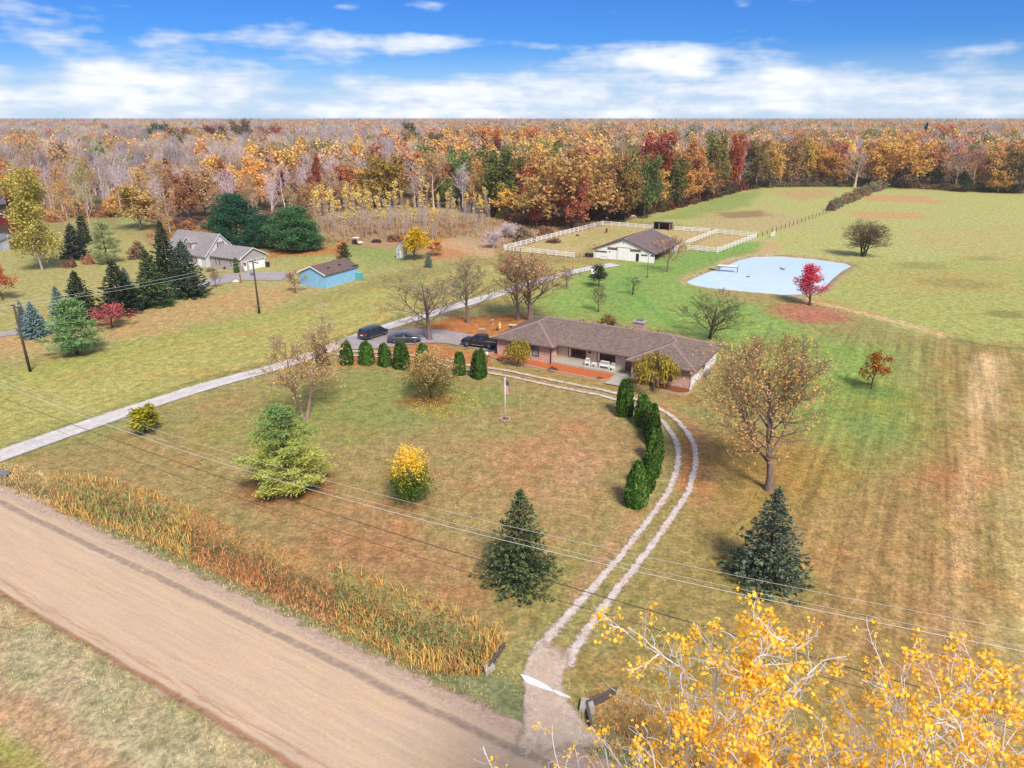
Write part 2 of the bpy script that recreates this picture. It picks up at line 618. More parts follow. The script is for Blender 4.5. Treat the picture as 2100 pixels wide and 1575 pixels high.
# right-hand field with its mowing rows
region([(1420, 860), (1460, 1000), (1330, 1180), (1180, 1400), (1300, 1420), (2100, 1700), (3000, 1700), (2700, 720), (2100, 715), (1940, 700), (1850, 790), (1700, 880), (1560, 880)], C(172, 142, 80), 6, 0.9)
region([(1600, 1060), (1990, 900), (2000, 1300), (1900, 1500), (1560, 1300)], C(184, 138, 86), 6, 0.7, 6)
region([(1480, 950), (1700, 930), (1680, 1050), (1480, 1080)], C(172, 132, 60), 5, 0.7)
region([(1680, 800), (1880, 760), (1900, 900), (1720, 980), (1640, 960)], C(142, 160, 68), 6, 0.8)
region([(1440, 1130), (1330, 1230), (1250, 1380), (1500, 1420), (1560, 1250)], C(164, 142, 80), 4, 0.6)
region([(2060, 830), (2700, 820), (3000, 1700), (2000, 1700), (2030, 1200)], C(204, 172, 112), 3, 0.85)
region([(1920, 980), (1990, 900), (1990, 1400), (1900, 1500)], C(190, 120, 76), 3, 0.45, 5)
trail([(2030, 735), (2025, 790), (2010, 850)], 1.6, C(218, 176, 128), 0.9, 1.2)
trail([(2010, 850), (1990, 980), (1960, 1200), (1930, 1420)], 0.8, C(206, 160, 110), 0.7, 0.8)
sd = sstep(poly_dist(P, poly_px((1540, 690), (1700, 670), (1950, 690), (2700, 740), (3000, 1800), (1500, 1500), (1500, 1000), (1600, 800))), -4, 8)
stripe = np.maximum(stripe, sd)
sd = sstep(poly_dist(P, poly_px((0, 770), (560, 655), (1000, 545), (1000, 600), (560, 745), (0, 925))), -2, 4)
stripe = np.maximum(stripe, sd * 0.35)
# leaf litter, and painted shade under the rust-brown tree
region([(690, 752), (700, 732), (800, 712), (870, 706), (1015, 722), (1010, 752), (930, 752), (800, 745)], C(206, 128, 72), 1.0, 0.9, 1.2)
region([(860, 672), (930, 652), (1075, 648), (1120, 655), (1040, 690), (960, 690), (900, 682)], C(204, 126, 62), 1.2, 0.95, 1.5)
blob(880, 700, 5, 3, C(204, 132, 74), 0.8)
region([(1020, 720), (1440, 812), (1440, 830), (1240, 800), (1010, 768)], C(176, 140, 76), 1.0, 0.6, 1)
trail([(1360, 835), (1420, 872), (1452, 930), (1450, 985), (1425, 1030)], 0.8, C(204, 138, 94), 0.6, 0.9)
trail([(1300, 1060), (1240, 1140), (1180, 1215)], 0.6, C(200, 144, 106), 0.6, 0.7)
trail([(1405, 905), (1412, 950), (1396, 1000)], 0.5, C(208, 124, 78), 0.7, 0.4)
region([(1060, 870), (1180, 880), (1200, 960), (1080, 1000), (960, 960)], C(196, 138, 96), 3, 0.6, 5)
region([(1120, 920), (1220, 930), (1230, 1000), (1150, 1040)], C(206, 158, 122), 2.5, 0.5, 5)
region([(620, 1080), (760, 1120), (880, 1180), (900, 1230), (720, 1150)], C(186, 124, 82), 2.5, 0.7, 5)
blob(1655, 643, 6.5, 5.5, C(206, 118, 104), 0.85)
blob(1655, 630, 9, 7, C(192, 140, 100), 0.4)
blob(1580, 940, 7, 6, C(176, 128, 60), 0.6)
blob(1785, 800, 3.4, 3, C(104, 136, 56), 0.7)  # shade of the rust-brown weeping tree, painted into the turf as darker green
blob(1800, 875, 3, 5, C(126, 152, 84), 0.35)
blob(1570, 1190, 4, 2.4, C(146, 142, 66), 0.5)
for k_, (bx, by, rr) in enumerate([(660, 625, 1.5), (480, 755, 1.2), (1960, 480, 5), (1870, 482, 4), (2020, 530, 5), (1960, 580, 7), (1890, 545, 6)]):
    blob(bx, by, rr, rr * 0.8, C(150, 140, 74) if k_ > 3 else C(206, 180, 128), 0.5)
blob(2060, 645, 4, 3, C(96, 96, 48), 0.45)
trail([(1610, 606), (1700, 626), (1800, 650), (1880, 672), (1945, 692)], 0.9, C(222, 186, 136), 0.95)
trail([(1945, 692), (2020, 708), (2110, 716)], 0.5, C(112, 122, 56), 0.7)
trail([(1555, 492), (1590, 500), (1570, 520)], 2.4, C(212, 172, 124), 0.8)
trail([(1310, 610), (1345, 640), (1390, 672)], 0.5, C(106, 158, 66), 0.6)
trail([(0, 925), (380, 790), (560, 742), (680, 700), (820, 650)], 0.7, C(128, 132, 62), 0.5)
# pond bank, ditch, verges of the road
pd = poly_dist(P, POND)
paint(sstep(pd, -3.4, -1.2) * np.clip(0.5 + (n_mid - 0.5) * 3, 0.25, 1), C(204, 170, 134))
paint(sstep(pd, -1.3, -0.2), C(176, 146, 118))
dl, dr = poly_dist(P, DITCH_L), poly_dist(P, DITCH_R)
dd = np.maximum(dl, dr)
paint(sstep(dd + (n_sm - 0.5), -0.6, 0.6), C(178, 146, 92))
paint(sstep(dd + (n_sm - 0.5), 0.3, 1.6), C(122, 104, 64))
verge = (D_ > D_FAR - 0.6) & (D_ < 29.6) & (S_ < 3)
paint(verge * sstep(D_ + (n_sm - 0.5) * 1.4, D_FAR - 0.3, D_FAR + 0.6) * sstep(dl, 0.4, -0.4) * (S_ > -75), C(140, 142, 96))
near = sstep(D_ + (n_mid - 0.5) * 1.0, D_NEAR + 0.6, D_NEAR - 0.6)
paint(near, C(198, 170, 136))
paint(near * sstep(n_mid, 0.45, 0.6) * 0.6, C(178, 166, 126))
paint(near * sstep(D_ + (n_mid - 0.5) * 2.2, 15.2, 14.0) * sstep(D_ + (n_mid - 0.5) * 2, 11.6, 12.6), C(196, 156, 122))
paint(near * sstep(D_ + (n_mid - 0.5) * 1.6, 12.6, 11.8), C(174, 160, 84))
paint(near * sstep(np.abs(D_ - 10.2 + (n_mid - 0.5) * 1.2), 0.8, 0.3) * 0.8, C(170, 116, 72))
paint(near * sstep(n_sm, 0.66, 0.74) * sstep(np.abs(D_ - 14.2), 1.3, 0.4) * 0.85, C(226, 214, 202))

# edge of the woods, left to right (photograph points on the ground)
WOOD_EDGE = [(-900, 430), (-300, 436), (0, 440), (120, 446), (230, 440), (300, 438), (340, 462), (430, 462), (560, 452), (640, 440), (760, 428), (900, 426), (1000, 440), (1060, 458), (1140, 462),
             (1220, 450), (1300, 445), (1400, 421), (1480, 398), (1560, 380), (1700, 379), (1830, 380), (1960, 388), (2100, 393), (2500, 400), (3200, 404)]
WOOD = [at(*p) for p in WOOD_EDGE]
fwood = np.interp(P[:, 0] / np.maximum(P[:, 1], 1), [w[0] / w[1] for w in WOOD], [np.hypot(*w) for w in WOOD])
inwood = np.where(P[:, 1] > 60, np.hypot(P[:, 0], P[:, 1]) - fwood, -99.0)
paint(sstep(inwood, -1.5, 2), C(126, 98, 74))
paint(sstep(np.hypot(P[:, 0], P[:, 1]), 500, 900), C(150, 118, 92))

z = np.zeros(len(P))
z -= 0.95 * sstep(dl, -0.5, 2.0) + 0.95 * sstep(dr, -0.5, 2.0)
z -= 0.5 * sstep(pd, -1.6, 0.2) + 0.9 * sstep(pd, 0.2, 3)
z += near * (-0.12 - 0.5 * sstep(D_, 16, 12))
calm = sstep(np.hypot(P[:, 0], P[:, 1]), 400, 150) * sstep(np.abs(D_ - 22.6), 4.6, 6.5)
z += (n_mid - 0.5) * 0.10 * calm * sstep(np.minimum(-pd, -dl), 0, 3)
nx, ny = len(xs), len(ys)
idx = np.arange(nx * ny).reshape(ny, nx)
quads = np.stack([idx[:-1, :-1], idx[:-1, 1:], idx[1:, 1:], idx[1:, :-1]], -1).reshape(-1, 4)
gme = mesh_np('ground', np.concatenate([P, z[:, None]], 1), [quads], smooth=True)
_l = (col @ np.array([0.3, 0.55, 0.15]))[:, None]
col = col * 0.88 + _l * np.array([1.05, 1.0, 0.9]) * 0.12
ca = gme.color_attributes.new('tint', 'FLOAT_COLOR', 'POINT')
ca.data.foreach_set('color', np.concatenate([np.clip(col * np.array([0.985, 1.03, 0.96]), 0.01, 1), stripe[:, None]], 1).astype(np.float32).ravel())

GROUND_Z = (xs, ys, z.reshape(ny, nx))


def gz(x, y):
    xi = int(np.clip(np.searchsorted(xs, x) - 1, 0, nx - 2))
    yi = int(np.clip(np.searchsorted(ys, y) - 1, 0, ny - 2))
    fx = (x - xs[xi]) / (xs[xi + 1] - xs[xi])
    fy = (y - ys[yi]) / (ys[yi + 1] - ys[yi])
    Z = GROUND_Z[2]
    return float((Z[yi, xi] * (1 - fx) + Z[yi, xi + 1] * fx) * (1 - fy) + (Z[yi + 1, xi] * (1 - fx) + Z[yi + 1, xi + 1] * fx) * fy)


def grass_color(N, tint, strp, co):
    x, y, zz = N.sep(co)
    fine_ = N.noise(co, 3.4, 4, 0.72)
    tuft = N.noise(co, 1.1, 4, 0.62)
    patch = N.noise(co, 0.16, 4, 0.6)
    patch2 = N.noise(N.vmath('ADD', co, (40.0, 11.0, 3.0)), 0.45, 3, 0.6)
    # rows run away from the road
    u = N.math('ADD', N.math('MULTIPLY', x, GX.x), N.math('MULTIPLY', y, GX.y))
    v = N.math('ADD', N.math('MULTIPLY', x, GY.x), N.math('MULTIPLY', y, GY.y))
    row = N.noise(N.comb(N.math('MULTIPLY', u, 1.0), N.math('MULTIPLY', v, 0.035)), 0.8, 3, 0.65)
    rowf = N.noise(N.comb(N.math('MULTIPLY', u, 1.0), N.math('MULTIPLY', v, 0.06), 4.0), 2.6, 3, 0.6)
    c = N.mix(N.smooth(patch, 0.5, 0.68, 0, 0.55), tint, N.mix(1.0, tint, (1.16, 0.86, 0.78), 'MULTIPLY'))
    c = N.mix(N.smooth(patch2, 0.52, 0.7, 0, 0.55), c, N.mix(1.0, c, (0.84, 0.98, 0.78), 'MULTIPLY'))
    mott = N.noise(N.vmath('MULTIPLY', co, (1.0, 0.55, 1.0)), 0.75, 5, 0.72)
    c = N.mix(N.smooth(mott, 0.48, 0.64, 0, 0.55), c, N.mix(1.0, c, (1.30, 1.20, 1.22), 'MULTIPLY'))
    c = N.mix(N.smooth(mott, 0.52, 0.36, 0, 0.55), c, N.mix(1.0, c, (0.74, 0.79, 0.68), 'MULTIPLY'))
    c = N.scale_col(c, N.lin(tuft, 0.36, 0.64, 0.78, 1.22))
    c = N.scale_col(c, N.lin(fine_, 0.36, 0.64, 0.66, 1.34))
    rs = N.math('ADD', N.lin(row, 0.36, 0.64, -0.17, 0.18), N.lin(rowf, 0.36, 0.64, -0.12, 0.14))
    c = N.scale_col(c, N.math('ADD', 1.0, N.math('MULTIPLY', rs, strp)))
    return c, fine_, tuft


m, N = new_mat('turf')
co = N.n('ShaderNodeTexCoord').outputs['Object']
at_ = N.n('ShaderNodeAttribute', attribute_name='tint')
c, f1, f2 = grass_color(N, at_.outputs['Color'], at_.outputs['Alpha'], co)
out(N, principled(N, c, 0.95, 0, 0.15, bump=N.noise(co, 3.2, 2, 0.7), bump_s=0.35, bump_d=0.07))
ground = link_obj('ground', gme, None, m)
tag(ground, 'autumn lawn, fields and pasture of mixed green, tan and rust turf', 'ground', kind='structure')


# ------------------------------------------------------------------ roads and drives
def strip(name, pts, width, zz, mat, cols=7, step=1.0, follow=False):
    c = catmull(pts, step)
    t = np.gradient(c, axis=0)
    t /= np.linalg.norm(t, axis=1)[:, None]
    nrm = np.stack([t[:, 1], -t[:, 0]], 1)
    L = np.concatenate([[0], np.cumsum(np.linalg.norm(np.diff(c, axis=0), axis=1))])
    w = width if hasattr(width, '__len__') else [width] * len(pts)
    wi = np.interp(np.linspace(0, 1, len(c)), np.linspace(0, 1, len(w)), w)
    U = np.linspace(0, 1, cols)
    V = (c[:, None, :] + nrm[:, None, :] * ((U - 0.5)[None, :, None] * wi[:, None, None])).reshape(-1, 2)
    n = len(c)
    ii = np.arange(n * cols).reshape(n, cols)
    F = np.stack([ii[:-1, :-1], ii[:-1, 1:], ii[1:, 1:], ii[1:, :-1]], -1).reshape(-1, 4)
    Z = np.full(len(V), zz)
    if follow:
        Z = np.array([gz(a, b) for a, b in V]) + zz
    me = mesh_np(name, np.concatenate([V, Z[:, None]], 1), [F])
    uvl = me.uv_layers.new(name='across')
    ul2 = me.uv_layers.new(name='along')
    ul2.data.foreach_set('uv', np.stack([np.repeat(L, cols), np.repeat(L[-1] - L, cols)], 1)[F.ravel()].astype(np.float32).ravel())
    uv = np.stack([np.tile(U, n), np.repeat(L, cols)], 1)
    uvl.data.foreach_set('uv', uv[F.ravel()].astype(np.float32).ravel())
    o = link_obj(name, me, None, mat)
    tag(o, kind='structure')
    return o


def uvn(N):
    u = N.n('ShaderNodeUVMap', uv_map='across').outputs[0]
    a, b, _ = N.sep(u)
    return a, b


def ragged(N, u, co, lo=0.02, hi=0.2, sc=1.6):
    """opacity that frays at both long edges"""
    e = N.math('MINIMUM', u, N.math('SUBTRACT', 1.0, u))
    n1 = N.math('SUBTRACT', N.noise(co, sc, 5, 0.7), 0.5)
    e = N.math('ADD', e, N.math('MULTIPLY', n1, 0.22))
    return N.smooth(e, lo, hi)


# dirt road
m, N = new_mat('packed_dirt')
co = N.n('ShaderNodeTexCoord').outputs['Object']
u, v = uvn(N)
uw = N.math('ADD', u, N.math('ADD', N.math('MULTIPLY', N.math('SUBTRACT', N.noise(co, 0.5, 4, 0.6), 0.5), 0.04), N.math('MULTIPLY', N.math('SUBTRACT', N.noise(co, 0.07, 2, 0.5), 0.5), 0.07)))
lng = N.comb(N.math('MULTIPLY', uw, 9.0), N.math('MULTIPLY', v, 0.055))
ln = N.noise(lng, 2.2, 6, 0.62)
fi = N.noise(co, 6.0, 5, 0.74)
md = N.noise(co, 0.35, 4, 0.6)
base = N.mix(N.smooth(ln, 0.35, 0.65), C(226, 194, 164), C(216, 188, 162))
base = N.mix(N.smooth(md, 0.45, 0.65, 0, 0.6), base, C(226, 192, 158))
# loose grey gravel windrow left by the grader near the far edge, and wheel-worn reddish ruts at the near edge
wr = N.math('ABSOLUTE', N.math('SUBTRACT', uw, 0.228))
wr = N.math('MULTIPLY', N.smooth(wr, 0.045, 0.012), N.smooth(N.noise(co, 1.6, 5, 0.7), 0.3, 0.6, 0.3, 0.95))
base = N.mix(wr, base, N.mix(N.noise(co, 14, 3, 0.7), C(148, 126, 112), C(190, 166, 148)))
sh = N.smooth(uw, 0.19, 0.10)
base = N.mix(sh, base, N.mix(N.smooth(fi, 0.35, 0.65), C(196, 164, 142), C(212, 186, 168)))
rt = N.math('MULTIPLY', N.smooth(N.math('ABSOLUTE', N.math('SUBTRACT', uw, 0.945)), 0.035, 0.008), 0.75)
base = N.mix(rt, base, C(168, 118, 82))
rt2 = N.math('MULTIPLY', N.smooth(N.math('ABSOLUTE', N.math('SUBTRACT', uw, 0.865)), 0.045, 0.012), N.smooth(N.noise(lng, 5, 4, 0.7), 0.42, 0.62, 0.0, 0.6))
base = N.mix(rt2, base, C(180, 132, 100))
tl = N.noise(N.comb(N.math('MULTIPLY', uw, 46.0), N.math('MULTIPLY', v, 0.12)), 1.0, 3, 0.7)
base = N.scale_col(base, N.lin(tl, 0.3, 0.7, 0.90, 1.09))
base = N.scale_col(base, N.lin(fi, 0.34, 0.66, 0.92, 1.08))
pit = N.smooth(N.noise(N.vmath('MULTIPLY', co, (1.0, 1.6, 1.0)), 2.3, 3, 0.75), 0.68, 0.76, 1.0, 0.8)
base = N.scale_col(base, pit)
al = ragged(N, u, co, 0.01, 0.07, 0.8)
out(N, principled(N, base, 0.92, 0, 0.2, bump=N.math('ADD', fi, N.math('MULTIPLY', wr, 3)), bump_s=0.5, bump_d=0.04, alpha=al))
rm = D_FAR * 0.5 + D_NEAR * 0.5
c0 = np.array([GY.x, GY.y]) * rm
gxy = np.array([GX.x, GX.y])
strip('road', [c0 + gxy * s for s in range(-600, 421, 30)], D_FAR - D_NEAR + 0.9, 0.06, m, 25, 2.0)


def gravel(name, ca_, cb_, warm, two=False, lo=0.02, hi=0.2, sc=1.6):
    m_, N_ = new_mat(name)
    co_ = N_.n('ShaderNodeTexCoord').outputs['Object']
    u_, v_ = uvn(N_)
    fi_ = N_.noise(co_, 11.0, 5, 0.72)
    md_ = N_.noise(co_, 0.8, 5, 0.65)
    uw_ = N_.math('ADD', u_, N_.math('MULTIPLY', N_.math('SUBTRACT', N_.noise(co_, 0.7, 4, 0.6), 0.5), 0.07))
    b = N_.mix(N_.smooth(md_, 0.35, 0.65), ca_, cb_)
    b = N_.scale_col(b, N_.lin(fi_, 0.34, 0.66, 0.74, 1.24))
    b = N_.scale_col(b, N_.lin(N_.noise(co_, 3.0, 3, 0.65), 0.35, 0.65, 0.86, 1.14))
    tr1 = N_.math('ABSOLUTE', N_.math('SUBTRACT', uw_, 0.23))
    tr2 = N_.math('ABSOLUTE', N_.math('SUBTRACT', uw_, 0.77))
    tr = N_.math('MINIMUM', tr1, tr2)
    grit = N_.math('MULTIPLY', N_.math('SUBTRACT', N_.noise(co_, 1.7, 6, 0.78), 0.5), 0.34)
    if two:
        a_ = N_.smooth(N_.math('ADD', tr, grit), 0.135, 0.05)
        lit = N_.math('MULTIPLY', N_.smooth(N_.noise(co_, 2.4, 6, 0.8), 0.5, 0.62), warm[3])
        b = N_.mix(lit, b, warm[:3])
    else:
        a_ = ragged(N_, u_, co_, lo, hi, sc)
        b = N_.mix(N_.smooth(N_.math('ADD', tr, grit), 0.06, 0.2, 0.0, warm[3]), b, warm[:3])
    ea, eb, _z = N_.sep(N_.n('ShaderNodeUVMap', uv_map='along').outputs[0])
    ee = N_.math('ADD', N_.math('MINIMUM', ea, eb), N_.math('MULTIPLY', N_.math('SUBTRACT', N_.noise(co_, 1.3, 4, 0.7), 0.5), 2.6))
    a_ = N_.math('MULTIPLY', a_, N_.smooth(ee, 0.0, 1.3))
    out(N_, principled(N_, b, 0.95, 0, 0.2, bump=fi_, bump_s=0.5, bump_d=0.03, alpha=a_))
    return m_


GRAVEL = gravel('drive_gravel', C(236, 230, 230), C(220, 212, 212), (*C(218, 202, 192), 0.45), lo=0.0, hi=0.14)
TRACK = gravel('drive_tracks', C(240, 224, 216), C(222, 206, 198), (*C(206, 140, 104), 0.5), two=True)
TRACK_LEAF = gravel('drive_tracks_leafy', C(240, 220, 210), C(226, 198, 184), (*C(208, 142, 106), 0.75), two=True)
LOT = gravel('parking_gravel', C(190, 180, 184), C(172, 162, 166), (*C(190, 168, 160), 0.3), lo=0.0, hi=0.06, sc=0.8)
FAN = gravel('entrance_gravel', C(222, 198, 178), C(206, 184, 166), (*C(214, 188, 164), 0.5), lo=0.10, hi=0.2, sc=1.0)
strip('driveway', poly_px((-420, 1075), (-150, 990), (0, 936), (200, 866), (400, 800), (560, 755), (660, 722), (740, 690), (830, 660), (1000, 610), (1130, 570), (1210, 551), (1268, 542)), [3.6, 3.6, 3.5, 3.3, 3.2, 3.2, 3.3, 3.6, 3.6, 3.2, 3.2, 3.6, 4.6], 0.10, GRAVEL, 9, 1.5)
strip('drive_loop', poly_px((675, 722), (735, 726), (790, 729), (850, 735), (905, 744), (960, 755), (1030, 765), (1130, 786), (1230, 806)), 3.4, 0.115, TRACK_LEAF, 9, 0.8)
strip('drive_tracks', poly_px((1200, 799), (1250, 811), (1320, 833), (1370, 862), (1402, 905), (1408, 950), (1390, 1010), (1350, 1070), (1290, 1150), (1220, 1235), (1160, 1310), (1118, 1372)), [3.4, 3.3, 3.2, 3.2, 3.2, 3.1, 3.0, 2.9, 2.9, 2.9, 3.2, 4.2], 0.12, TRACK, 11, 0.6)
strip('drive_entrance', poly_px((1146, 1320), (1116, 1372), (1118, 1430), (1136, 1500), (1150, 1560)), [2.9, 3.5, 3.3, 4.6, 7.5], 0.13, FAN, 13, 0.5)
strip('parking_area', poly_px((690, 712), (760, 700), (850, 690), (930, 694), (1000, 708), (1060, 716)), [4.5, 9.5, 9.5, 6.4, 5.8, 5.8], 0.105, LOT, 11, 1.0)
m = gravel('neighbour_asphalt', C(190, 180, 182), C(174, 164, 168), (*C(194, 180, 174), 0.4), lo=0.0, hi=0.08)
strip('neighbour_drive', poly_px((-200, 715), (0, 687), (60, 678), (150, 655), (260, 622), (370, 594), (440, 577), (490, 568), (540, 566), (600, 568)), [3.4, 3.4, 3.4, 3.4, 3.4, 3.8, 5, 8, 10, 9], 0.09, m, 9, 1.2)

# pond and puddle
m, N = new_mat('pond_water')
co = N.n('ShaderNodeTexCoord').outputs['Object']
wv = N.noise(co, 0.35, 4, 0.55)
wf = N.noise(co, 2.2, 4, 0.6)
wc = N.mix(N.smooth(wv, 0.35, 0.65), C(204, 222, 224, 0.84), C(210, 226, 228, 0.84))
out(N, principled(N, wc, 0.08, 0, 0.22, bump=wf, bump_s=0.05, bump_d=0.02))
pc = catmull(POND + [POND[0]], 1.5)[:-1]
bm = bmesh.new()
bm.faces.new([bm.verts.new((a, b, -0.45)) for a, b in pc[::-1]])
bmesh.ops.triangulate(bm, faces=bm.faces)
bmesh.ops.recalc_face_normals(bm, faces=bm.faces)
me = bpy.data.meshes.new('pond')
for f in bm.faces:
    if f.normal.z < 0:
        f.normal_flip()
bm.to_mesh(me)
bm.free()
tag(link_obj('pond', me, None, m), kind='structure')

m, N = new_mat('puddle_water')
out(N, principled(N, C(226, 228, 230, 0.75), 0.06, 0, 0.6))
for pts in ([(1066, 1386), (1078, 1388), (1100, 1397), (1122, 1409), (1136, 1421), (1128, 1421), (1102, 1412), (1080, 1403)], [(1137, 1418), (1152, 1424), (1172, 1435), (1160, 1433), (1146, 1429), (1136, 1422)]):
    bm = bmesh.new()
    cc = catmull([at(*p) for p in pts + pts[:1]], 0.12)[:-1]
    f = bm.faces.new([bm.verts.new((a, b, 0.137)) for a, b in cc])
    f.normal_update()
    if f.normal.z < 0:
        f.normal_flip()
    me = bpy.data.meshes.new('puddle')
    bm.to_mesh(me)
    bm.free()
    tag(link_obj('puddle', me, None, m), kind='structure')

# ------------------------------------------------------------------ materials for buildings and objects
def brick_mat(name, ca_, cb_, mortar):
    m_, N_ = new_mat(name)
    co_ = N_.n('ShaderNodeTexCoord').outputs['Object']
    geo = N_.n('ShaderNodeNewGeometry').outputs['Normal']
    x, y, z_ = N_.sep(co_)
    tc = N_.n('ShaderNodeVectorTransform', vector_type='NORMAL', convert_from='WORLD', convert_to='OBJECT')
    N_.link(geo, tc.inputs[0])
    nx_, ny_, nz_ = N_.sep(tc.outputs[0])
    side = N_.math('GREATER_THAN', N_.math('ABSOLUTE', nx_), 0.7)
    h = N_.math('ADD', N_.math('MULTIPLY', y, side), N_.math('MULTIPLY', x, N_.math('SUBTRACT', 1.0, side)))
    b = N_.n('ShaderNodeTexBrick')
    N_.link(N_.comb(h, z_), b.inputs['Vector'])
    b.inputs['Color1'].default_value = (*ca_, 1)
    b.inputs['Color2'].default_value = (*cb_, 1)
    b.inputs['Mortar'].default_value = (*mortar, 1)
    b.inputs['Scale'].default_value = 1.0
    b.inputs['Mortar Size'].default_value = 0.012
    b.inputs['Bias'].default_value = 0.1
    b.inputs['Brick Width'].default_value = 0.3
    b.inputs['Row Height'].default_value = 0.1
    nn = N_.noise(N_.comb(h, z_), 1.6, 5, 0.7)
    spot = N_.noise(N_.comb(N_.math('MULTIPLY', h, 3.2), N_.math('MULTIPLY', z_, 9.0)), 1.0, 2, 0.5)
    c_ = N_.mix(N_.smooth(spot, 0.42, 0.62), b.outputs['Color'], N_.mix(1.0, b.outputs['Color'], (1.5, 1.45, 1.4), 'MULTIPLY'))
    c_ = N_.mix(N_.smooth(spot, 0.45, 0.3), c_, N_.mix(1.0, c_, (0.62, 0.58, 0.6), 'MULTIPLY'))
    c_ = N_.scale_col(c_, N_.lin(nn, 0.25, 0.75, 0.85, 1.15))
    out(N_, principled(N_, c_, 0.85, 0, 0.3, bump=b.outputs['Fac'], bump_s=-0.3, bump_d=0.01))
    return m_


def shingle_mat(name, ca_, cb_, row=0.16):
    m_, N_ = new_mat(name)
    co_ = N_.n('ShaderNodeTexCoord').outputs['Object']
    x, y, z_ = N_.sep(co_)
    blot = N_.noise(co_, 2.2, 4, 0.7)
    v_ = N_.n('ShaderNodeTexVoronoi')
    N_.link(N_.comb(N_.math('MULTIPLY', N_.math('ADD', x, y), 3.4), N_.math('MULTIPLY', z_, 15.0), N_.math('MULTIPLY', N_.math('SUBTRACT', x, y), 3.4)), v_.inputs['Vector'])
    v_.inputs['Scale'].default_value = 1.0
    cs = N_.sep(v_.outputs['Color'])[0]
    big_ = N_.noise(co_, 0.35, 3, 0.6)
    c_ = N_.mix(cs, ca_, cb_)
    c_ = N_.scale_col(c_, N_.lin(blot, 0.25, 0.75, 0.82, 1.18))
    c_ = N_.scale_col(c_, N_.lin(big_, 0.3, 0.7, 0.92, 1.08))
    rows = N_.math('FRACT', N_.math('DIVIDE', z_, row * 0.42))
    out(N_, principled(N_, c_, 0.9, 0, 0.25, bump=N_.math('ADD', N_.math('MULTIPLY', rows, 0.6), cs), bump_s=0.5, bump_d=0.02))
    return m_


def siding_mat(name, c_, pitch=0.13, vertical=False, var=0.06):
    m_, N_ = new_mat(name)
    co_ = N_.n('ShaderNodeTexCoord').outputs['Object']
    x, y, z_ = N_.sep(co_)
    q = N_.math('ADD', x, y) if vertical else z_
    fr = N_.math('FRACT', N_.math('DIVIDE', q, pitch))
    groove = N_.smooth(fr, 0.0, 0.14, 0.72, 1.0)
    st = N_.noise(N_.vmath('MULTIPLY', co_, (1.4, 1.4, 0.5)), 2.0, 5, 0.65)
    cc_ = N_.scale_col(c_, N_.math('MULTIPLY', groove, N_.lin(st, 0.3, 0.7, 1 - var, 1 + var)))
    out(N_, principled(N_, cc_, 0.6, 0, 0.35, bump=fr, bump_s=0.35, bump_d=0.015))
    return m_


def glass_mat(name, c_, rough=0.06):
    m_, N_ = new_mat(name)
    co_ = N_.n('ShaderNodeTexCoord').outputs['Object']
    f_ = N_.noise(co_, 1.4, 2, 0.5)
    out(N_, principled(N_, N_.scale_col(c_, N_.lin(f_, 0.3, 0.7, 0.5, 1.6)), rough, 0, 0.6))
    return m_


BRICK = brick_mat('brick', C(214, 168, 154, 0.72), C(186, 140, 128, 0.72), C(206, 190, 178, 0.7))
BRICK_CH = brick_mat('chimney_brick', C(196, 158, 148), C(176, 136, 126), C(200, 186, 176))
SHINGLE = shingle_mat('brown_shingles', C(156, 134, 124), C(120, 102, 94))
SHINGLE_G = shingle_mat('grey_shingles', C(178, 168, 168), C(148, 140, 144))
SHINGLE_B = shingle_mat('barn_shingles', C(146, 126, 124), C(110, 94, 96), 0.2)
SHINGLE_R = shingle_mat('shed_shingles', C(140, 116, 112), C(108, 90, 88))
TAN_SIDE = siding_mat('tan_siding', C(234, 214, 186, 0.75), 0.14)
WHITE_SIDE = siding_mat('white_siding', C(240, 236, 230, 0.8), 0.14)
CREAM_SIDE = siding_mat('lilac_siding', C(224, 222, 226, 0.7), 0.14)
GREY_SIDE = siding_mat('grey_siding', C(200, 192, 188), 0.13)
BARN_SIDE = siding_mat('barn_siding', C(246, 242, 238, 0.85), 0.45, True, 0.05)
BLUE_SIDE = siding_mat('blue_siding', C(134, 184, 216, 0.9), 0.4, True, 0.14)
RED_SIDE = siding_mat('red_boards', C(128, 36, 44), 0.25, True, 0.15)
WHITE = plain('white_paint', C(246, 244, 242, 0.82), 0.5, var=0.05)
TRIM_D = plain('dark_trim', C(86, 62, 54), 0.55)
CONC = plain('concrete', C(196, 188, 176), 0.9, var=0.15, scale=1.5)
GLASS = glass_mat('dark_glass', (0.012, 0.014, 0.016))
GLASS_L = glass_mat('curtained_glass', C(150, 166, 176, 0.5), 0.15)
WOOD_DK = plain('weathered_wood', C(92, 74, 62), 0.85, var=0.3, scale=2, streak=(6, 6, 0.8))
WOOD_PL = plain('pole_wood', C(96, 82, 72), 0.9, var=0.3, scale=2, streak=(8, 8, 0.4))
DOOR_W = plain('stained_door', C(150, 96, 58), 0.5, var=0.2, streak=(6, 6, 0.7))
SHUT = plain('red_shutter', C(150, 62, 66), 0.55)
PINKW = plain('roof_edge', C(170, 140, 136), 0.8)
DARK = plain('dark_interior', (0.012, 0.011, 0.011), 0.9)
METAL = plain('galvanised_metal', C(176, 178, 180), 0.45, 0.6)
STONE_T = plain('edging_stone', C(206, 176, 156), 0.9, var=0.25, scale=4)
CLAY = plain('pinkish_stone', C(206, 168, 150), 0.9, var=0.2, scale=4)
m, N = new_mat('orange_mulch')
co = N.n('ShaderNodeTexCoord').outputs['Object']
f1 = N.noise(co, 7.0, 5, 0.75)
f2 = N.noise(co, 0.7, 4, 0.6)
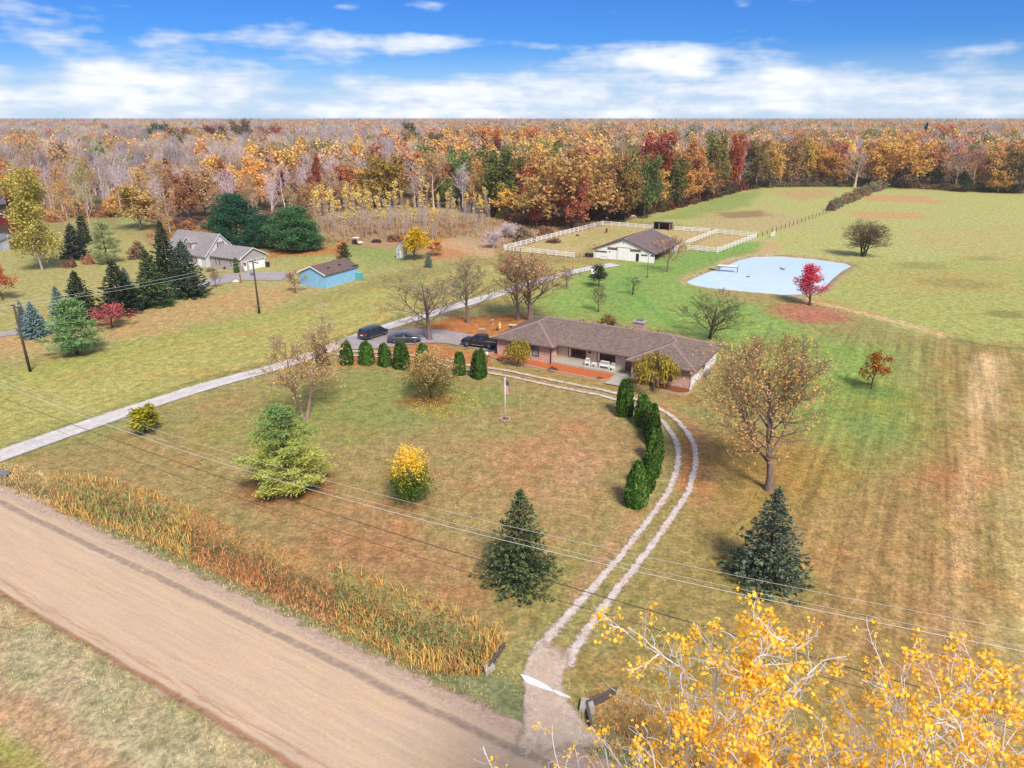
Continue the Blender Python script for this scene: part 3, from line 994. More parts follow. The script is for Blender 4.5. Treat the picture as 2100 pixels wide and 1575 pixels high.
c = N.mix(N.smooth(f2, 0.35, 0.65), C(214, 106, 66, 0.68), C(196, 116, 68, 0.68))
out(N, principled(N, N.scale_col(c, N.lin(f1, 0.25, 0.75, 0.6, 1.35)), 0.95, 0, 0.15, bump=f1, bump_s=0.8, bump_d=0.05))
MULCH = m
m, N = new_mat('brown_mulch')
co = N.n('ShaderNodeTexCoord').outputs['Object']
f1 = N.noise(co, 7.0, 5, 0.75)
out(N, principled(N, N.scale_col((*C(150, 92, 54), 1), N.lin(f1, 0.25, 0.75, 0.5, 1.4)), 0.95, 0, 0.15, bump=f1, bump_s=0.8, bump_d=0.05))
MULCH_B = m


def window(root, cx, cz, w, h, face, d, frame_mat, pane_mat, cols=2, rows=2, fw=0.07, name='window'):
    """face: '-y', '+x', '-x'. d: wall plane coordinate"""
    o = 0.05
    b = MB()
    b.box(-w / 2 - fw, w / 2 + fw, -o, 0.02, -h / 2 - fw, -h / 2)
    b.box(-w / 2 - fw, w / 2 + fw, -o, 0.02, h / 2, h / 2 + fw)
    b.box(-w / 2 - fw, -w / 2, -o, 0.02, -h / 2, h / 2)
    b.box(w / 2, w / 2 + fw, -o, 0.02, -h / 2, h / 2)
    for i in range(1, cols):
        x = -w / 2 + w * i / cols
        b.box(x - 0.018, x + 0.018, -0.035, 0.01, -h / 2, h / 2)
    for i in range(1, rows):
        z_ = -h / 2 + h * i / rows
        b.box(-w / 2, w / 2, -0.031, 0.008, z_ - 0.018, z_ + 0.018)
    f = b.build(name, frame_mat, root)
    p = MB().box(-w / 2, w / 2, -0.02, 0.005, -h / 2, h / 2).build('pane', pane_mat, f)
    if face == '-y':
        f.location = (cx, d, cz)
    elif face == '+x':
        f.location = (d, cx, cz)
        f.rotation_euler = (0, 0, math.pi / 2)
    elif face == '-x':
        f.location = (d, cx, cz)
        f.rotation_euler = (0, 0, -math.pi / 2)
    return f


def roof_solid(pts, faces, th=0.16):
    """roof skin with thickness: pts top vertices, faces polygons"""
    b = MB()
    n = len(pts)
    b.v = [tuple(p) for p in pts] + [(p[0], p[1], p[2] - th) for p in pts]
    b.f = [tuple(f) for f in faces] + [tuple(i + n for i in f[::-1]) for f in faces]
    cnt = {}
    for f in faces:
        for i in range(len(f)):
            e = (f[i], f[(i + 1) % len(f)])
            cnt[e] = 1
    for (a, c_) in list(cnt):
        if (c_, a) not in cnt:
            b.f.append((c_, a, a + n, c_ + n))
    return b


# ------------------------------------------------------------------ main house
hx, hy = at(1020, 728)
house = thing('ranch_house', 'long brick ranch house with brown hip roof and porch', 'house', (hx, hy, 0), G_ANG)
WH, E = 2.72, 2.78          # wall height, eave height
LN = 28.4
XL, XR = 8.7, 20.4          # inner corners of the two wings
DP = 11.4
b = MB().box(0, XL, 0, DP, 0, WH)
b.build('wall', BRICK, house)['label'] = 'brick left wing wall'
b = MB().box(XR, LN - 0.01, 0, DP, 0, WH)
b.build('wall', BRICK, house)['label'] = 'brick right wing wall'
MB().box(XL + 0.002, XR - 0.002, 2.0, DP, 0, WH).build('wall', TAN_SIDE, house)['label'] = 'tan middle wall behind the porch'
MB().box(LN - 0.006, LN + 0.05, 0.12, DP, 0.55, WH).build('wall', WHITE_SIDE, house)['label'] = 'white sided end wall'
MB().box(-0.05, -0.004, 0.5, DP, 0.5, WH).build('wall', WHITE_SIDE, house)
o_ = 0.62
pit = 0.375
MF = 0.9                    # front eave of the middle part
xl, xr, yb, yf = -o_, LN + o_, DP + o_, -o_
hs_ = (yb - MF) / 2
yr, zr = MF + hs_, E + pit * hs_
hl = (XL + o_ + 0.02 - xl) / 2
hr = (xr - (XR - o_)) / 2
zl_, zr_ = E + pit * hl, E + pit * hr
V = [(xl, yf, E), (XL + o_, yf, E), (XL + o_, MF, E), (XR - o_, MF, E), (XR - o_, yf, E), (xr, yf, E), (xr, yb, E), (xl, yb, E),
     (xl + hl, yf + hl, zl_), (xl + hl, MF + hl, zl_), (xl + hs_, yr, zr), (xr - hs_, yr, zr), (xr - hr, MF + hr, zr_), (xr - hr, yf + hr, zr_)]
Fc = [(0, 1, 8), (0, 8, 9, 10, 7), (7, 10, 11, 6), (1, 2, 9, 8), (2, 3, 12, 11, 10, 9), (4, 13, 12, 3), (4, 5, 13), (5, 6, 11, 12, 13)]
roof = roof_solid(V, Fc, 0.2).build('roof', SHINGLE, house)


def ridge_caps(parent, segs, mat, w=0.3):
    b_ = MB()
    for p, q in segs:
        p, q = Vector(p), Vector(q)
        d_ = (q - p).normalized()
        s_ = d_.cross(Vector((0, 0, 1))).normalized() * w / 2
        up = Vector((0, 0, 0.05))
        dn = Vector((0, 0, -0.04))
        b_.add([p - s_ + dn, p + up, p + s_ + dn, q - s_ + dn, q + up, q + s_ + dn], [(0, 1, 4, 3), (1, 2, 5, 4), (0, 3, 5, 2), (0, 2, 1), (3, 4, 5)])
    return b_.build('ridge_cap', mat, parent)


ridge_caps(roof, [(V[0], V[8]), (V[1], V[8]), (V[8], V[9]), (V[9], V[10]), (V[10], V[11]), (V[11], V[12]), (V[12], V[13]), (V[4], V[13]), (V[5], V[13]), (V[6], V[11]), (V[7], V[10])], PINKW, 0.34)
MB().box(xl + 0.02, XL + o_ - 0.02, yf + 0.05, yb - 0.05, E - 0.25, E - 0.21).box(XR - o_ + 0.02, xr - 0.02, yf + 0.05, yb - 0.05, E - 0.25, E - 0.21).box(XL + o_ - 0.02, XR - o_ + 0.02, MF + 0.05, 3, E - 0.25, E - 0.21).build('soffit', TRIM_D, house)
ch = MB().box(18.0, 19.5, yr - 0.2, yr + 0.7, 3.6, zr + 1.05).build('chimney', BRICK_CH, roof)
MB().box(17.9, 19.6, yr - 0.3, yr + 0.8, zr + 1.052, zr + 1.2).build('chimney_cap', CONC, ch)
MB().box(18.3, 18.7, yr + 0.05, yr + 0.45, zr + 1.2, zr + 1.45).lathe([(0.18, 0), (0.18, 0.3), (0.24, 0.3), (0.22, 0.38)], 10, (19.1, yr + 0.25, zr + 1.2)).build('flue', METAL, ch)
for vx in (10.2, 13.0, 21.3):
    MB().lathe([(0.06, 0), (0.06, 0.5)], 8, (vx, yr + 0.6, zr - 0.3)).build('vent_pipe', TRIM_D, roof)
for vx in (9.5, 11.6, 13.4, 15.0, 16.6, 22.5):
    MB().box(vx, vx + 0.4, yr + 0.25, yr + 0.65, zr - 0.15, zr + 0.12).build('roof_vent', PINKW, roof)
window(house, 6.25, 1.55, 0.95, 1.25, '-y', 0, TRIM_D, GLASS_L, 1, 1)
window(house, 25.3, 1.5, 1.15, 1.3, '-y', 0, TRIM_D, GLASS, 1, 2)
window(house, 2.6, 1.55, 1.0, 1.2, '-y', 0, TRIM_D, GLASS, 2, 1)
window(house, 11.7, 1.65, 2.5, 1.25, '-y', 2.0, TRIM_D, GLASS, 5, 2, 0.09)
window(house, 16.0, 1.65, 2.5, 1.25, '-y', 2.0, TRIM_D, GLASS, 5, 2, 0.09)
window(house, 5.0, 1.8, 0.9, 0.8, '+x', LN + 0.05, TRIM_D, GLASS, 2, 1)
for wx in (10.5, 14.8):
    MB().box(wx, wx + 0.24, 1.955, 1.985, 1.05, 2.25).build('curtain', WHITE, house)
d_ = MB().box(18.95, 20.0, 1.93, 1.99, 0.35, 2.4).build('door', DOOR_W, house)
MB().box(18.85, 18.95, 1.9, 1.99, 0.35, 2.5).box(20.0, 20.1, 1.9, 1.99, 0.35, 2.5).box(18.85, 20.1, 1.9, 1.99, 2.4, 2.5).build('door_frame', TRIM_D, d_)
MB().lathe([(0.03, 0), (0.045, 0.03), (0.02, 0.06)], 8, (19.08, 1.87, 1.3), 'y').build('handle', METAL, d_)
MB().prism([(13.6, 1.85), (13.88, 2.14), (13.6, 2.43), (13.32, 2.14)], 0, 'y', 1.9, 1.985).build('wall_ornament', plain('black_iron', (0.02, 0.018, 0.016), 0.6), house)
MB().box(XL + 0.01, XR - 0.01, 0.35, 1.999, 0, 0.36).build('porch_slab', CONC, house)
st = MB().box(XR - 2.2, XR - 0.02, -0.02, 0.348, 0, 0.24).box(XR - 2.2, XR - 0.02, -0.38, -0.022, 0, 0.12)
st.build('porch_steps', CONC, house)
for (sx, sy) in ((XL - 0.02, -0.08), (LN - 0.02, -0.08)):
    b = MB().box(sx - 0.08, sx + 0.06, sy - 0.03, sy + 0.07, 0.25, E - 0.25).box(sx - 0.08, sx + 0.06, sy - 0.26, sy - 0.031, 0.1, 0.26)
    b.build('downspout', WHITE if sx > 10 else TRIM_D, house)
MB().box(LN + 0.06, LN + 0.5, 5.6, 7.2, 0.1, 0.75).build('air_conditioner', METAL, house)


def local(p, root):
    return root.matrix_basis @ Vector(p)


def to_world(root, x, y, z_=0.0):
    m_ = Matrix.Translation(root.location) @ Matrix.Rotation(root.rotation_euler.z, 4, 'Z')
    return m_ @ Vector((x, y, z_))


# planting beds with a stone edge
def bed(name, pts, mat, root, edge, label):
    w_ = [to_world(root, *p) for p in pts]
    bm_ = bmesh.new()
    f_ = bm_.faces.new([bm_.verts.new((p.x, p.y, 0.15)) for p in w_])
    f_.normal_update()
    if f_.normal.z < 0:
        f_.normal_flip()
    me_ = bpy.data.meshes.new(name)
    bm_.to_mesh(me_)
    bm_.free()
    tag(link_obj(name, me_, None, mat), kind='structure')
    line = catmull([np.array([*to_world(root, *p).xy]) for p in edge], 0.36)
    r = thing('stone_edging', label, 'edging', (line[0][0], line[0][1], 0))
    b_ = MB()
    b_.obox((0, 0, 0.11), 0.37, 0.2, 0.3)
    me_ = b_.mesh('stone')
    me_.materials.append(STONE_T)
    rn = random.Random(3)
    acc_, last = 0, None
    for i in range(0, len(line) - 1):
        p_, q_ = line[i], line[i + 1]
        o2 = bpy.data.objects.new('stone', me_)
        COL.objects.link(o2)
        o2.parent = r
        mid = (p_ + q_) / 2 - line[0]
        o2.location = (mid[0], mid[1], rn.uniform(-0.03, 0.03))
        o2.rotation_euler = (0, rn.uniform(-0.05, 0.05), math.atan2(*(q_ - p_)[::-1]) + rn.uniform(-0.12, 0.12))
        ln_ = np.linalg.norm(q_ - p_)
        o2.scale = (ln_ / 0.385, rn.uniform(0.85, 1.15), 1)


bed('mulch_bed', [(-0.6, -0.1), (-0.7, -1.3), (2, -1.9), (8, -2.35), (14, -2.55), (17.6, -2.4), (18.05, -1.6), (18.1, 0.34), (XL + 0.02, 0.34), (XL + 0.02, -0.01), (0, -0.01)], MULCH, house,
    [(-0.9, 0.4), (-0.8, -1.0), (0.3, -1.6), (2.5, -2.0), (8, -2.45), (14, -2.65), (17.2, -2.6), (18.1, -2.2), (18.2, -1.0), (18.2, 0.2)], 'pale stone edging around the orange mulch bed by the porch')
bed('leaf_bed', [(XR, -0.01), (XR, -1.7), (24, -2.2), (27.6, -2.2), (28.3, -1.4), (LN + 0.2, -0.5), (LN, -0.01)], MULCH_B, house,
    [(XR - 0.1, -1.8), (22, -2.1), (25, -2.3), (27.6, -2.3), (28.5, -1.6), (28.6, -0.4)], 'pale stone edging of brown leafy bed at right wing')
me = MB().box(0, 0, 0, 0, 0, 0)
bm = bmesh.new()
wpts = [to_world(house, *p) for p in ((18.3, -0.4), (18.3, -2.4), (18.0, -3.4), (20.0, -3.4), (20.25, -2.0), (20.25, -0.4))]
f = bm.faces.new([bm.verts.new((p.x, p.y, 0.14)) for p in wpts])
f.normal_update()
if f.normal.z < 0:
    f.normal_flip()
me = bpy.data.meshes.new('walkway')
bm.to_mesh(me)
bm.free()
tag(link_obj('walkway', me, None, CONC), kind='structure')


# porch furniture
def bench(loc, rz, w, label, arms=True):
    r = thing('porch_bench' if w > 0.9 else 'porch_chair', label, 'bench' if w > 0.9 else 'chair', loc, rz)
    MB().box(-w / 2, w / 2, -0.25, 0.25, 0.4, 0.44).build('seat', WHITE, r)
    bk = MB()
    n = int(w / 0.14)
    for i in range(n + 1):
        x = -w / 2 + 0.03 + (w - 0.06) * i / n
        bk.box(x - 0.018, x + 0.018, 0.2, 0.225, 0.44, 0.86)
    bk.box(-w / 2, w / 2, 0.19, 0.235, 0.86, 0.94).box(-w / 2 + 0.1, w / 2 - 0.1, 0.19, 0.235, 0.945, 1.02)
    bk.build('backrest', WHITE, r)
    for sx in (-1, 1):
        for y in (-0.22, 0.2):
            MB().box(sx * (w / 2 - 0.03) - 0.03, sx * (w / 2 - 0.03) + 0.03, y - 0.03, y + 0.03, 0, 0.4).build('leg', WHITE, r)
        MB().box(sx * (w / 2 - 0.03) - 0.035, sx * (w / 2 - 0.03) + 0.035, -0.25, 0.19, 0.64, 0.67).box(sx * (w / 2 - 0.03) - 0.025, sx * (w / 2 - 0.03) + 0.025, -0.24, -0.19, 0.44, 0.64).build('armrest', WHITE, r)
    return r


bench(to_world(house, 16.1, 1.3, 0.36), G_ANG, 1.35, 'white slatted bench under the right porch window')
bench(to_world(house, 13.6, 1.3, 0.36), G_ANG + 0.25, 0.65, 'white porch chair left of the bench, next to the window')
bench(to_world(house, 17.3, 1.1, 0.36), G_ANG - 0.35, 0.62, 'white porch chair right of the bench, toward the door')
tb = thing('porch_table', 'small white table between porch chair and bench', 'table', to_world(house, 14.6, 1.25, 0.36), G_ANG)
MB().box(-0.3, 0.3, -0.25, 0.25, 0.46, 0.5).build('table_top', WHITE, tb)
for sx in (-0.25, 0.25):
    for sy in (-0.2, 0.2):
        MB().box(sx - 0.025, sx + 0.025, sy - 0.025, sy + 0.025, 0, 0.46).build('leg', WHITE, tb)

# ------------------------------------------------------------------ neighbour's house
gxn, gyn = at(494.6, 557.4)
nb = thing('neighbour_house', 'one and a half storey grey house with dormer and attached garage', 'house', (gxn, gyn, 0), G_ANG)
GW, GL, WHN = 7.5, 10.0, 2.85
MB().prism([(0, 0), (GW, 0), (GW, WHN), (GW / 2, 4.75), (0, WHN)], 0, 'x', -GL, 0).build('wall', GREY_SIDE, nb)['label'] = 'grey sided garage wing walls'
ov = 0.45
zg = 4.75 + 0.14


def gable_roof(root, x0, x1, y0, y1, ze, zp, mat, th=0.14, ovy=0.4, ovx=0.35, name='roof'):
    ym = (y0 + y1) / 2
    sl = (zp - ze) / (ym - y0)
    zz = ze - sl * ovy + th
    V_ = [(x0 - ovx, y0 - ovy, zz), (x1 + ovx, y0 - ovy, zz), (x1 + ovx, ym, zp + th), (x0 - ovx, ym, zp + th), (x1 + ovx, y1 + ovy, zz), (x0 - ovx, y1 + ovy, zz)]
    return roof_solid(V_, [(0, 1, 2, 3), (3, 2, 4, 5)], th - 0.01).build(name, mat, root), V_


def rake(parent, V_, mat, x, w=0.16):
    b_ = MB()
    for a_, c_ in ((V_[1], V_[2]), (V_[2], V_[4])):
        p, q = Vector((x, a_[1], a_[2])), Vector((x, c_[1], c_[2]))
        b_.add([p, q, q + Vector((0.04, 0, 0)), p + Vector((0.04, 0, 0)), p - Vector((0, 0, w)), q - Vector((0, 0, w)), q + Vector((0.04, 0, -w)), p + Vector((0.04, 0, -w))],
               [(0, 1, 2, 3), (4, 7, 6, 5), (0, 4, 5, 1), (3, 2, 6, 7), (0, 3, 7, 4), (1, 5, 6, 2)])
    return b_.build('rake_board', mat, parent)


r1, V1 = gable_roof(nb, -GL + 0.6, 0, 0, GW, WHN, 4.75, SHINGLE_G)
r1['label'] = 'grey shingle roof of garage wing'
rake(r1, V1, WHITE, 0.352)
MX0, MX1, MY0, MY1, MZP = -24.4, -10.2, -1.0, 7.8, 7.05
MB().prism([(MY0, 0), (MY1, 0), (MY1, 2.75), ((MY0 + MY1) / 2, MZP), (MY0, 2.75)], 0, 'x', MX0, MX1).build('wall', CREAM_SIDE, nb)['label'] = 'pale main block walls'
r2, V2 = gable_roof(nb, MX0, MX1, MY0, MY1, 2.75, MZP, SHINGLE_G, 0.14, 0.35, 0.3)
r2['label'] = 'steep grey shingle main roof'
rake(r2, V2, WHITE, MX1 + 0.302)
# dormer
dw, dx0 = 2.4, -16.6
dm = MB().prism([(dx0 - dw / 2, 3.6), (dx0 + dw / 2, 3.6), (dx0 + dw / 2, 5.3), (dx0, 6.35), (dx0 - dw / 2, 5.3)], 0, 'y', -0.2, 3.0).build('dormer', CREAM_SIDE, r2)
b = MB()
for sgn in (-1, 1):
    x_, e_ = dx0, dx0 + sgn * (dw / 2 + 0.25)
    b.add([(x_, -0.5, 6.5), (e_, -0.5, 5.22), (e_, 2.6, 5.22), (x_, 3.4, 6.5), (x_, -0.5, 6.38), (e_, -0.5, 5.1), (e_, 2.6, 5.1), (x_, 3.4, 6.38)],
          [(0, 1, 2, 3), (7, 6, 5, 4), (0, 4, 5, 1), (1, 5, 6, 2), (2, 6, 7, 3), (3, 7, 4, 0)])
b.build('dormer_roof', SHINGLE_G, dm)
b = MB()
for sgn in (-1, 1):
    e_ = dx0 + sgn * (dw / 2 + 0.25)
    b.add([(dx0, -0.53, 6.5), (e_, -0.53, 5.22), (e_, -0.53, 5.04), (dx0, -0.53, 6.32), (dx0, -0.503, 6.5), (e_, -0.503, 5.22), (e_, -0.503, 5.04), (dx0, -0.503, 6.32)],
          [(0, 1, 2, 3), (7, 6, 5, 4), (0, 4, 5, 1), (1, 5, 6, 2), (2, 6, 7, 3), (3, 7, 4, 0)])
b.build('dormer_trim', WHITE, dm)


def shutter_window(root, cx, cz, w, h, face, d):
    f_ = window(root, cx, cz, w, h, face, d, WHITE, GLASS_L, 1, 2, 0.06)
    for s_ in (-1, 1):
        x_ = s_ * (w / 2 + 0.26)
        MB().box(x_ - 0.17, x_ + 0.17, -0.06, 0.015, -h / 2 - 0.05, h / 2 + 0.05).build('shutter', SHUT, f_)
    return f_


shutter_window(nb, dx0, 4.55, 0.9, 1.3, '-y', -0.2)
shutter_window(nb, 3.5, 4.75, 1.0, 1.3, '+x', MX1)
shutter_window(nb, -7.4, 1.65, 0.55, 1.2, '-y', 0)
shutter_window(nb, -2.4, 1.65, 0.55, 1.2, '-y', 0)
gd = MB().box(0.003, 0.05, 2.3, 6.9, 0.02, 2.25)
gd = gd.build('garage_door', WHITE, nb)
for k in range(4):
    for j in range(6):
        MB().box(0.051, 0.063, 2.36 + j * 0.75, 3.0 + j * 0.75, 0.08 + k * 0.545, 0.56 + k * 0.545).build('panel', WHITE if not (k == 3) else GLASS_L, gd)
ed = MB().box(0.003, 0.05, 0.75, 1.7, 0.02, 2.1).build('door', WHITE, nb)
MB().box(0.051, 0.06, 0.95, 1.5, 1.1, 1.9).build('pane', GLASS, ed)
for yy in (2.0, 7.2):
    MB().lathe([(0.05, 0), (0.1, 0.08), (0.1, 0.2), (0.03, 0.28)], 8, (0.14, yy, 1.95)).build('wall_lamp', WHITE, nb)
ed2 = MB().box(MX1 - 2.6, MX1 - 1.6, -1.055, -1.004, 0.05, 2.15).build('door', WHITE, nb)
shutter_window(nb, -14.2, 1.7, 0.8, 1.3, '-y', -1.0)
bn = thing('trash_bin', 'dark wheeled bin beside the white garage door', 'bin', to_world(nb, 0.7, 7.0), G_ANG)
MB().prism([(-0.3, 0.05), (0.3, 0.05), (0.36, 1.05), (-0.36, 1.05)], 0, 'y', -0.33, 0.33).build('body', plain('dark_plastic', C(58, 40, 46), 0.5), bn)
MB().box(-0.38, 0.38, -0.36, 0.36, 1.052, 1.12).build('lid', MATS['dark_plastic'], bn)
for sy in (-0.3, 0.3):
    MB().lathe([(0.1, -0.03), (0.1, 0.03)], 10, (-0.3, sy, 0.1), 'y').build('wheel', MATS['dark_plastic'], bn)

# ------------------------------------------------------------------ barn
bxx, byy = at(1217.1, 527.9)
barn = thing('horse_barn', 'long white barn with brown roof and open lean-to side', 'barn', (bxx, byy, 0), math.radians(-28.7))
BWd, BDp, BE, BPk = 15.4, 19.8, 2.1, 4.95
YO = 12.0                    # x where the open lean-to starts
MB().prism([(0, 0), (BWd, 0), (BWd, BE), (BWd / 2, BPk), (0, BE)], 0, 'y', 0, 0.18).build('front_wall', BARN_SIDE, barn)
MB().box(0, 0.16, 0.182, BDp, 0, BE).build('side_wall', BARN_SIDE, barn)
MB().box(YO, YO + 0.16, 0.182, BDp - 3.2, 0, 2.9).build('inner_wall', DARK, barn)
MB().box(YO + 0.162, BWd, BDp - 3.2, BDp, 0, BE).build('closed_bay', BARN_SIDE, barn)
MB().prism([(0, 0), (YO, 0), (YO, 2.9), (BWd / 2, BPk - 0.1), (0, BE - 0.1)], 0, 'y', BDp - 0.16, BDp).build('back_wall', BARN_SIDE, barn)
for k in range(5):
    y = 0.6 + k * 3.8
    MB().box(BWd - 0.2, BWd - 0.04, y, y + 0.16, 0, BE - 0.05).build('post', WOOD_DK, barn)
MB().box(BWd - 0.22, BWd - 0.02, 0.2, BDp - 3.25, 1.86, BE - 0.02).build('beam', WOOD_DK, barn)
sl = (BPk - BE) / (BWd / 2)
ze = BE - sl * 0.35 + 0.14
Vb = [(-0.35, -0.3, ze), (BWd / 2, -0.3, BPk + 0.14), (BWd / 2, BDp + 0.3, BPk + 0.14), (-0.35, BDp + 0.3, ze), (BWd + 0.35, -0.3, ze), (BWd + 0.35, BDp + 0.3, ze)]
rf = roof_solid(Vb, [(0, 1, 2, 3), (1, 4, 5, 2)], 0.13).build('roof', SHINGLE_B, barn)
ridge_caps(rf, [(Vb[1], Vb[2])], PINKW, 0.3)
dr_ = MB().box(6.15, 7.72, -0.06, -0.003, 0.03, 2.95).build('sliding_door', BARN_SIDE, barn)
MB().box(7.74, 9.25, -0.06, -0.003, 0.03, 2.95).build('sliding_door', BARN_SIDE, barn)
MB().box(5.9, 9.5, -0.1, -0.003, 2.98, 3.08).build('door_rail', METAL, barn)
TRANS = plain('fibreglass_panel', C(150, 118, 104, 0.5), 0.5, var=0.3, scale=1.5)
for x0_, x1_, z0_, z1_ in ((0.25, 3.45, 1.42, 1.84), (3.55, 6.1, 2.25, 2.86), (9.3, 12.0, 2.25, 2.86), (12.1, 13.7, 1.45, 1.84), (14.35, 15.25, 1.5, 1.84)):
    MB().box(x0_, x1_, -0.03, -0.002, z0_, z1_).build('light_panel', TRANS, barn)
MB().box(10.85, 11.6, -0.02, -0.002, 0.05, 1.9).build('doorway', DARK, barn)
MB().box(0.35, 0.42, -0.035, -0.002, 0.1, 1.4).box(6.05, 6.12, -0.035, -0.002, 0.1, 2.9).build('batten', WOOD_DK, barn)
MB().lathe([(0.02, 0), (0.16, 0.05), (0.16, 0.18)], 8, (BWd / 2, -0.22, 4.3), 'y').build('lamp', METAL, barn)
MB().box(4.0, 4.35, -0.035, -0.002, 1.55, 1.9).build('wall_sign', METAL, barn)
rk = MB()
for a_, c_ in ((Vb[0], Vb[1]), (Vb[1], Vb[4])):
    p, q = Vector(a_), Vector(c_)
    rk.add([p + Vector((0, -0.03, 0.02)), q + Vector((0, -0.03, 0.02)), q + Vector((0, -0.03, -0.17)), p + Vector((0, -0.03, -0.17)), p + Vector((0, -0.002, 0.02)), q + Vector((0, -0.002, 0.02)), q + Vector((0, -0.002, -0.17)), p + Vector((0, -0.002, -0.17))],
           [(0, 1, 2, 3), (7, 6, 5, 4), (0, 4, 5, 1), (1, 5, 6, 2), (2, 6, 7, 3), (3, 7, 4, 0)])
rk.build('rake_board', TRIM_D, rf)
bt = thing('stock_trough', 'pale water trough standing against the white barn front', 'trough', to_world(barn, 3.1, -0.9), barn.rotation_euler.z)
MB().prism([(-0.75, 0.1), (0.75, 0.1), (0.9, 0.55), (-0.9, 0.55)], 0, 'y', -0.35, 0.35).build('tub', WHITE, bt)
MB().box(-0.82, 0.82, -0.3, 0.3, 0.552, 0.57).build('water', GLASS, bt)
bq = thing('dark_feed_box', 'low black box at left corner of white barn', 'box', to_world(barn, -1.3, 0.2), barn.rotation_euler.z)
MB().box(-0.9, 0.9, -0.5, 0.5, 0, 0.8).build('body', DARK, bq)
MB().box(-0.95, 0.95, -0.55, 0.55, 0.802, 0.86).build('lid', plain('black_lid', (0.03, 0.03, 0.03), 0.6), bq)

# ------------------------------------------------------------------ sheds
sx_, sy_ = at(669, 592)
bs = thing('blue_shed', 'blue panelled shed with brown shingle roof', 'shed', (sx_, sy_, 0), math.radians(-27))
SW, SL, SE, SPk = 6.9, 10.2, 2.75, 4.15
MB().prism([(-SW, 0), (0, 0), (0, SE), (-SW / 2, SPk), (-SW, SE)], 0, 'y', 0, SL).build('wall', BLUE_SIDE, bs)
s_ = (SPk - SE) / (SW / 2)
ze = SE - s_ * 0.3 + 0.12
Vs = [(-SW - 0.3, -0.3, ze), (-SW / 2, -0.3, SPk + 0.12), (-SW / 2, SL + 0.3, SPk + 0.12), (-SW - 0.3, SL + 0.3, ze), (0.3, -0.3, ze), (0.3, SL + 0.3, ze)]
rf = roof_solid(Vs, [(0, 1, 2, 3), (1, 4, 5, 2)], 0.11).build('roof', SHINGLE_R, bs)
rk = MB()
for a_, c_ in ((Vs[0], Vs[1]), (Vs[1], Vs[4])):
    p, q = Vector(a_), Vector(c_)
    rk.add([p + Vector((0, -0.03, 0.03)), q + Vector((0, -0.03, 0.03)), q + Vector((0, -0.03, -0.2)), p + Vector((0, -0.03, -0.2)), p + Vector((0, -0.002, 0.03)), q + Vector((0, -0.002, 0.03)), q + Vector((0, -0.002, -0.2)), p + Vector((0, -0.002, -0.2))],
           [(0, 1, 2, 3), (7, 6, 5, 4), (0, 4, 5, 1), (1, 5, 6, 2), (2, 6, 7, 3), (3, 7, 4, 0)])
rk.build('rake_board', WHITE, rf)
for k in (2.8, 6.2):
    MB().box(-1.8, -1.4, k, k + 0.4, 3.3, 3.75).build('roof_vent', TRIM_D, rf)
MB().box(-0.9, 0.05, SL - 1.5, SL + 0.35, ze + 0.03, ze + 0.3).build('bent_flashing', TRIM_D, rf)
dr_ = MB().box(-5.0, -2.2, -0.05, -0.004, 0.05, 2.35).build('door', BLUE_SIDE, bs)
tq = plain('turquoise_plastic', C(120, 200, 190, 0.7), 0.45)
bx_ = thing('turquoise_bins', 'turquoise stacked bins at the corner of blue shed', 'bin', to_world(bs, 0.7, SL - 0.4), bs.rotation_euler.z)
for k in range(3):
    MB().prism([(-0.55, 0.05 + 0.5 * k), (0.55, 0.05 + 0.5 * k), (0.62, 0.48 + 0.5 * k), (-0.62, 0.48 + 0.5 * k)], 0, 'y', -0.5, 0.5).build('bin', tq, bx_)
    MB().box(-0.66, 0.66, -0.54, 0.54, 0.482 + 0.5 * k, 0.53 + 0.5 * k).build('rim', tq, bx_)

# run-in shelter
rx_, ry_ = at(1339.7, 470.3)
ri = thing('run_in_shelter', 'small red open-fronted shelter on the white paddock fence', 'shelter', (rx_, ry_, 0), math.radians(-26))
RW, RD, RH = 5.1, 3.2, 2.35
MB().box(0, RW, RD - 0.08, RD, 0, RH - 0.32).build('back_wall', RED_SIDE, ri)
MB().box(0, 0.08, 0, RD - 0.082, 0, RH - 0.3).build('side_wall', RED_SIDE, ri)
MB().box(RW - 0.08, RW, 0, RD - 0.082, 0, RH - 0.3).build('side_wall', RED_SIDE, ri)
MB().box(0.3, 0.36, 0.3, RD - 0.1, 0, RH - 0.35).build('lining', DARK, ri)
for x in (0.02, 1.7, RW - 0.14):
    MB().box(x, x + 0.13, -0.14, -0.005, 0, RH - 0.05).build('post', CONC, ri)
MB().box(0, RW, -0.16, -0.002, RH - 0.28, RH - 0.06).build('lintel', RED_SIDE, ri)
MB().add([(-0.2, -0.4, RH + 0.06), (RW + 0.2, -0.4, RH + 0.06), (RW + 0.2, RD + 0.3, RH - 0.28), (-0.2, RD + 0.3, RH - 0.28), (-0.2, -0.4, RH), (RW + 0.2, -0.4, RH), (RW + 0.2, RD + 0.3, RH - 0.34), (-0.2, RD + 0.3, RH - 0.34)],
         [(0, 1, 2, 3), (7, 6, 5, 4), (0, 4, 5, 1), (1, 5, 6, 2), (2, 6, 7, 3), (3, 7, 4, 0)]).build('roof', METAL, ri)

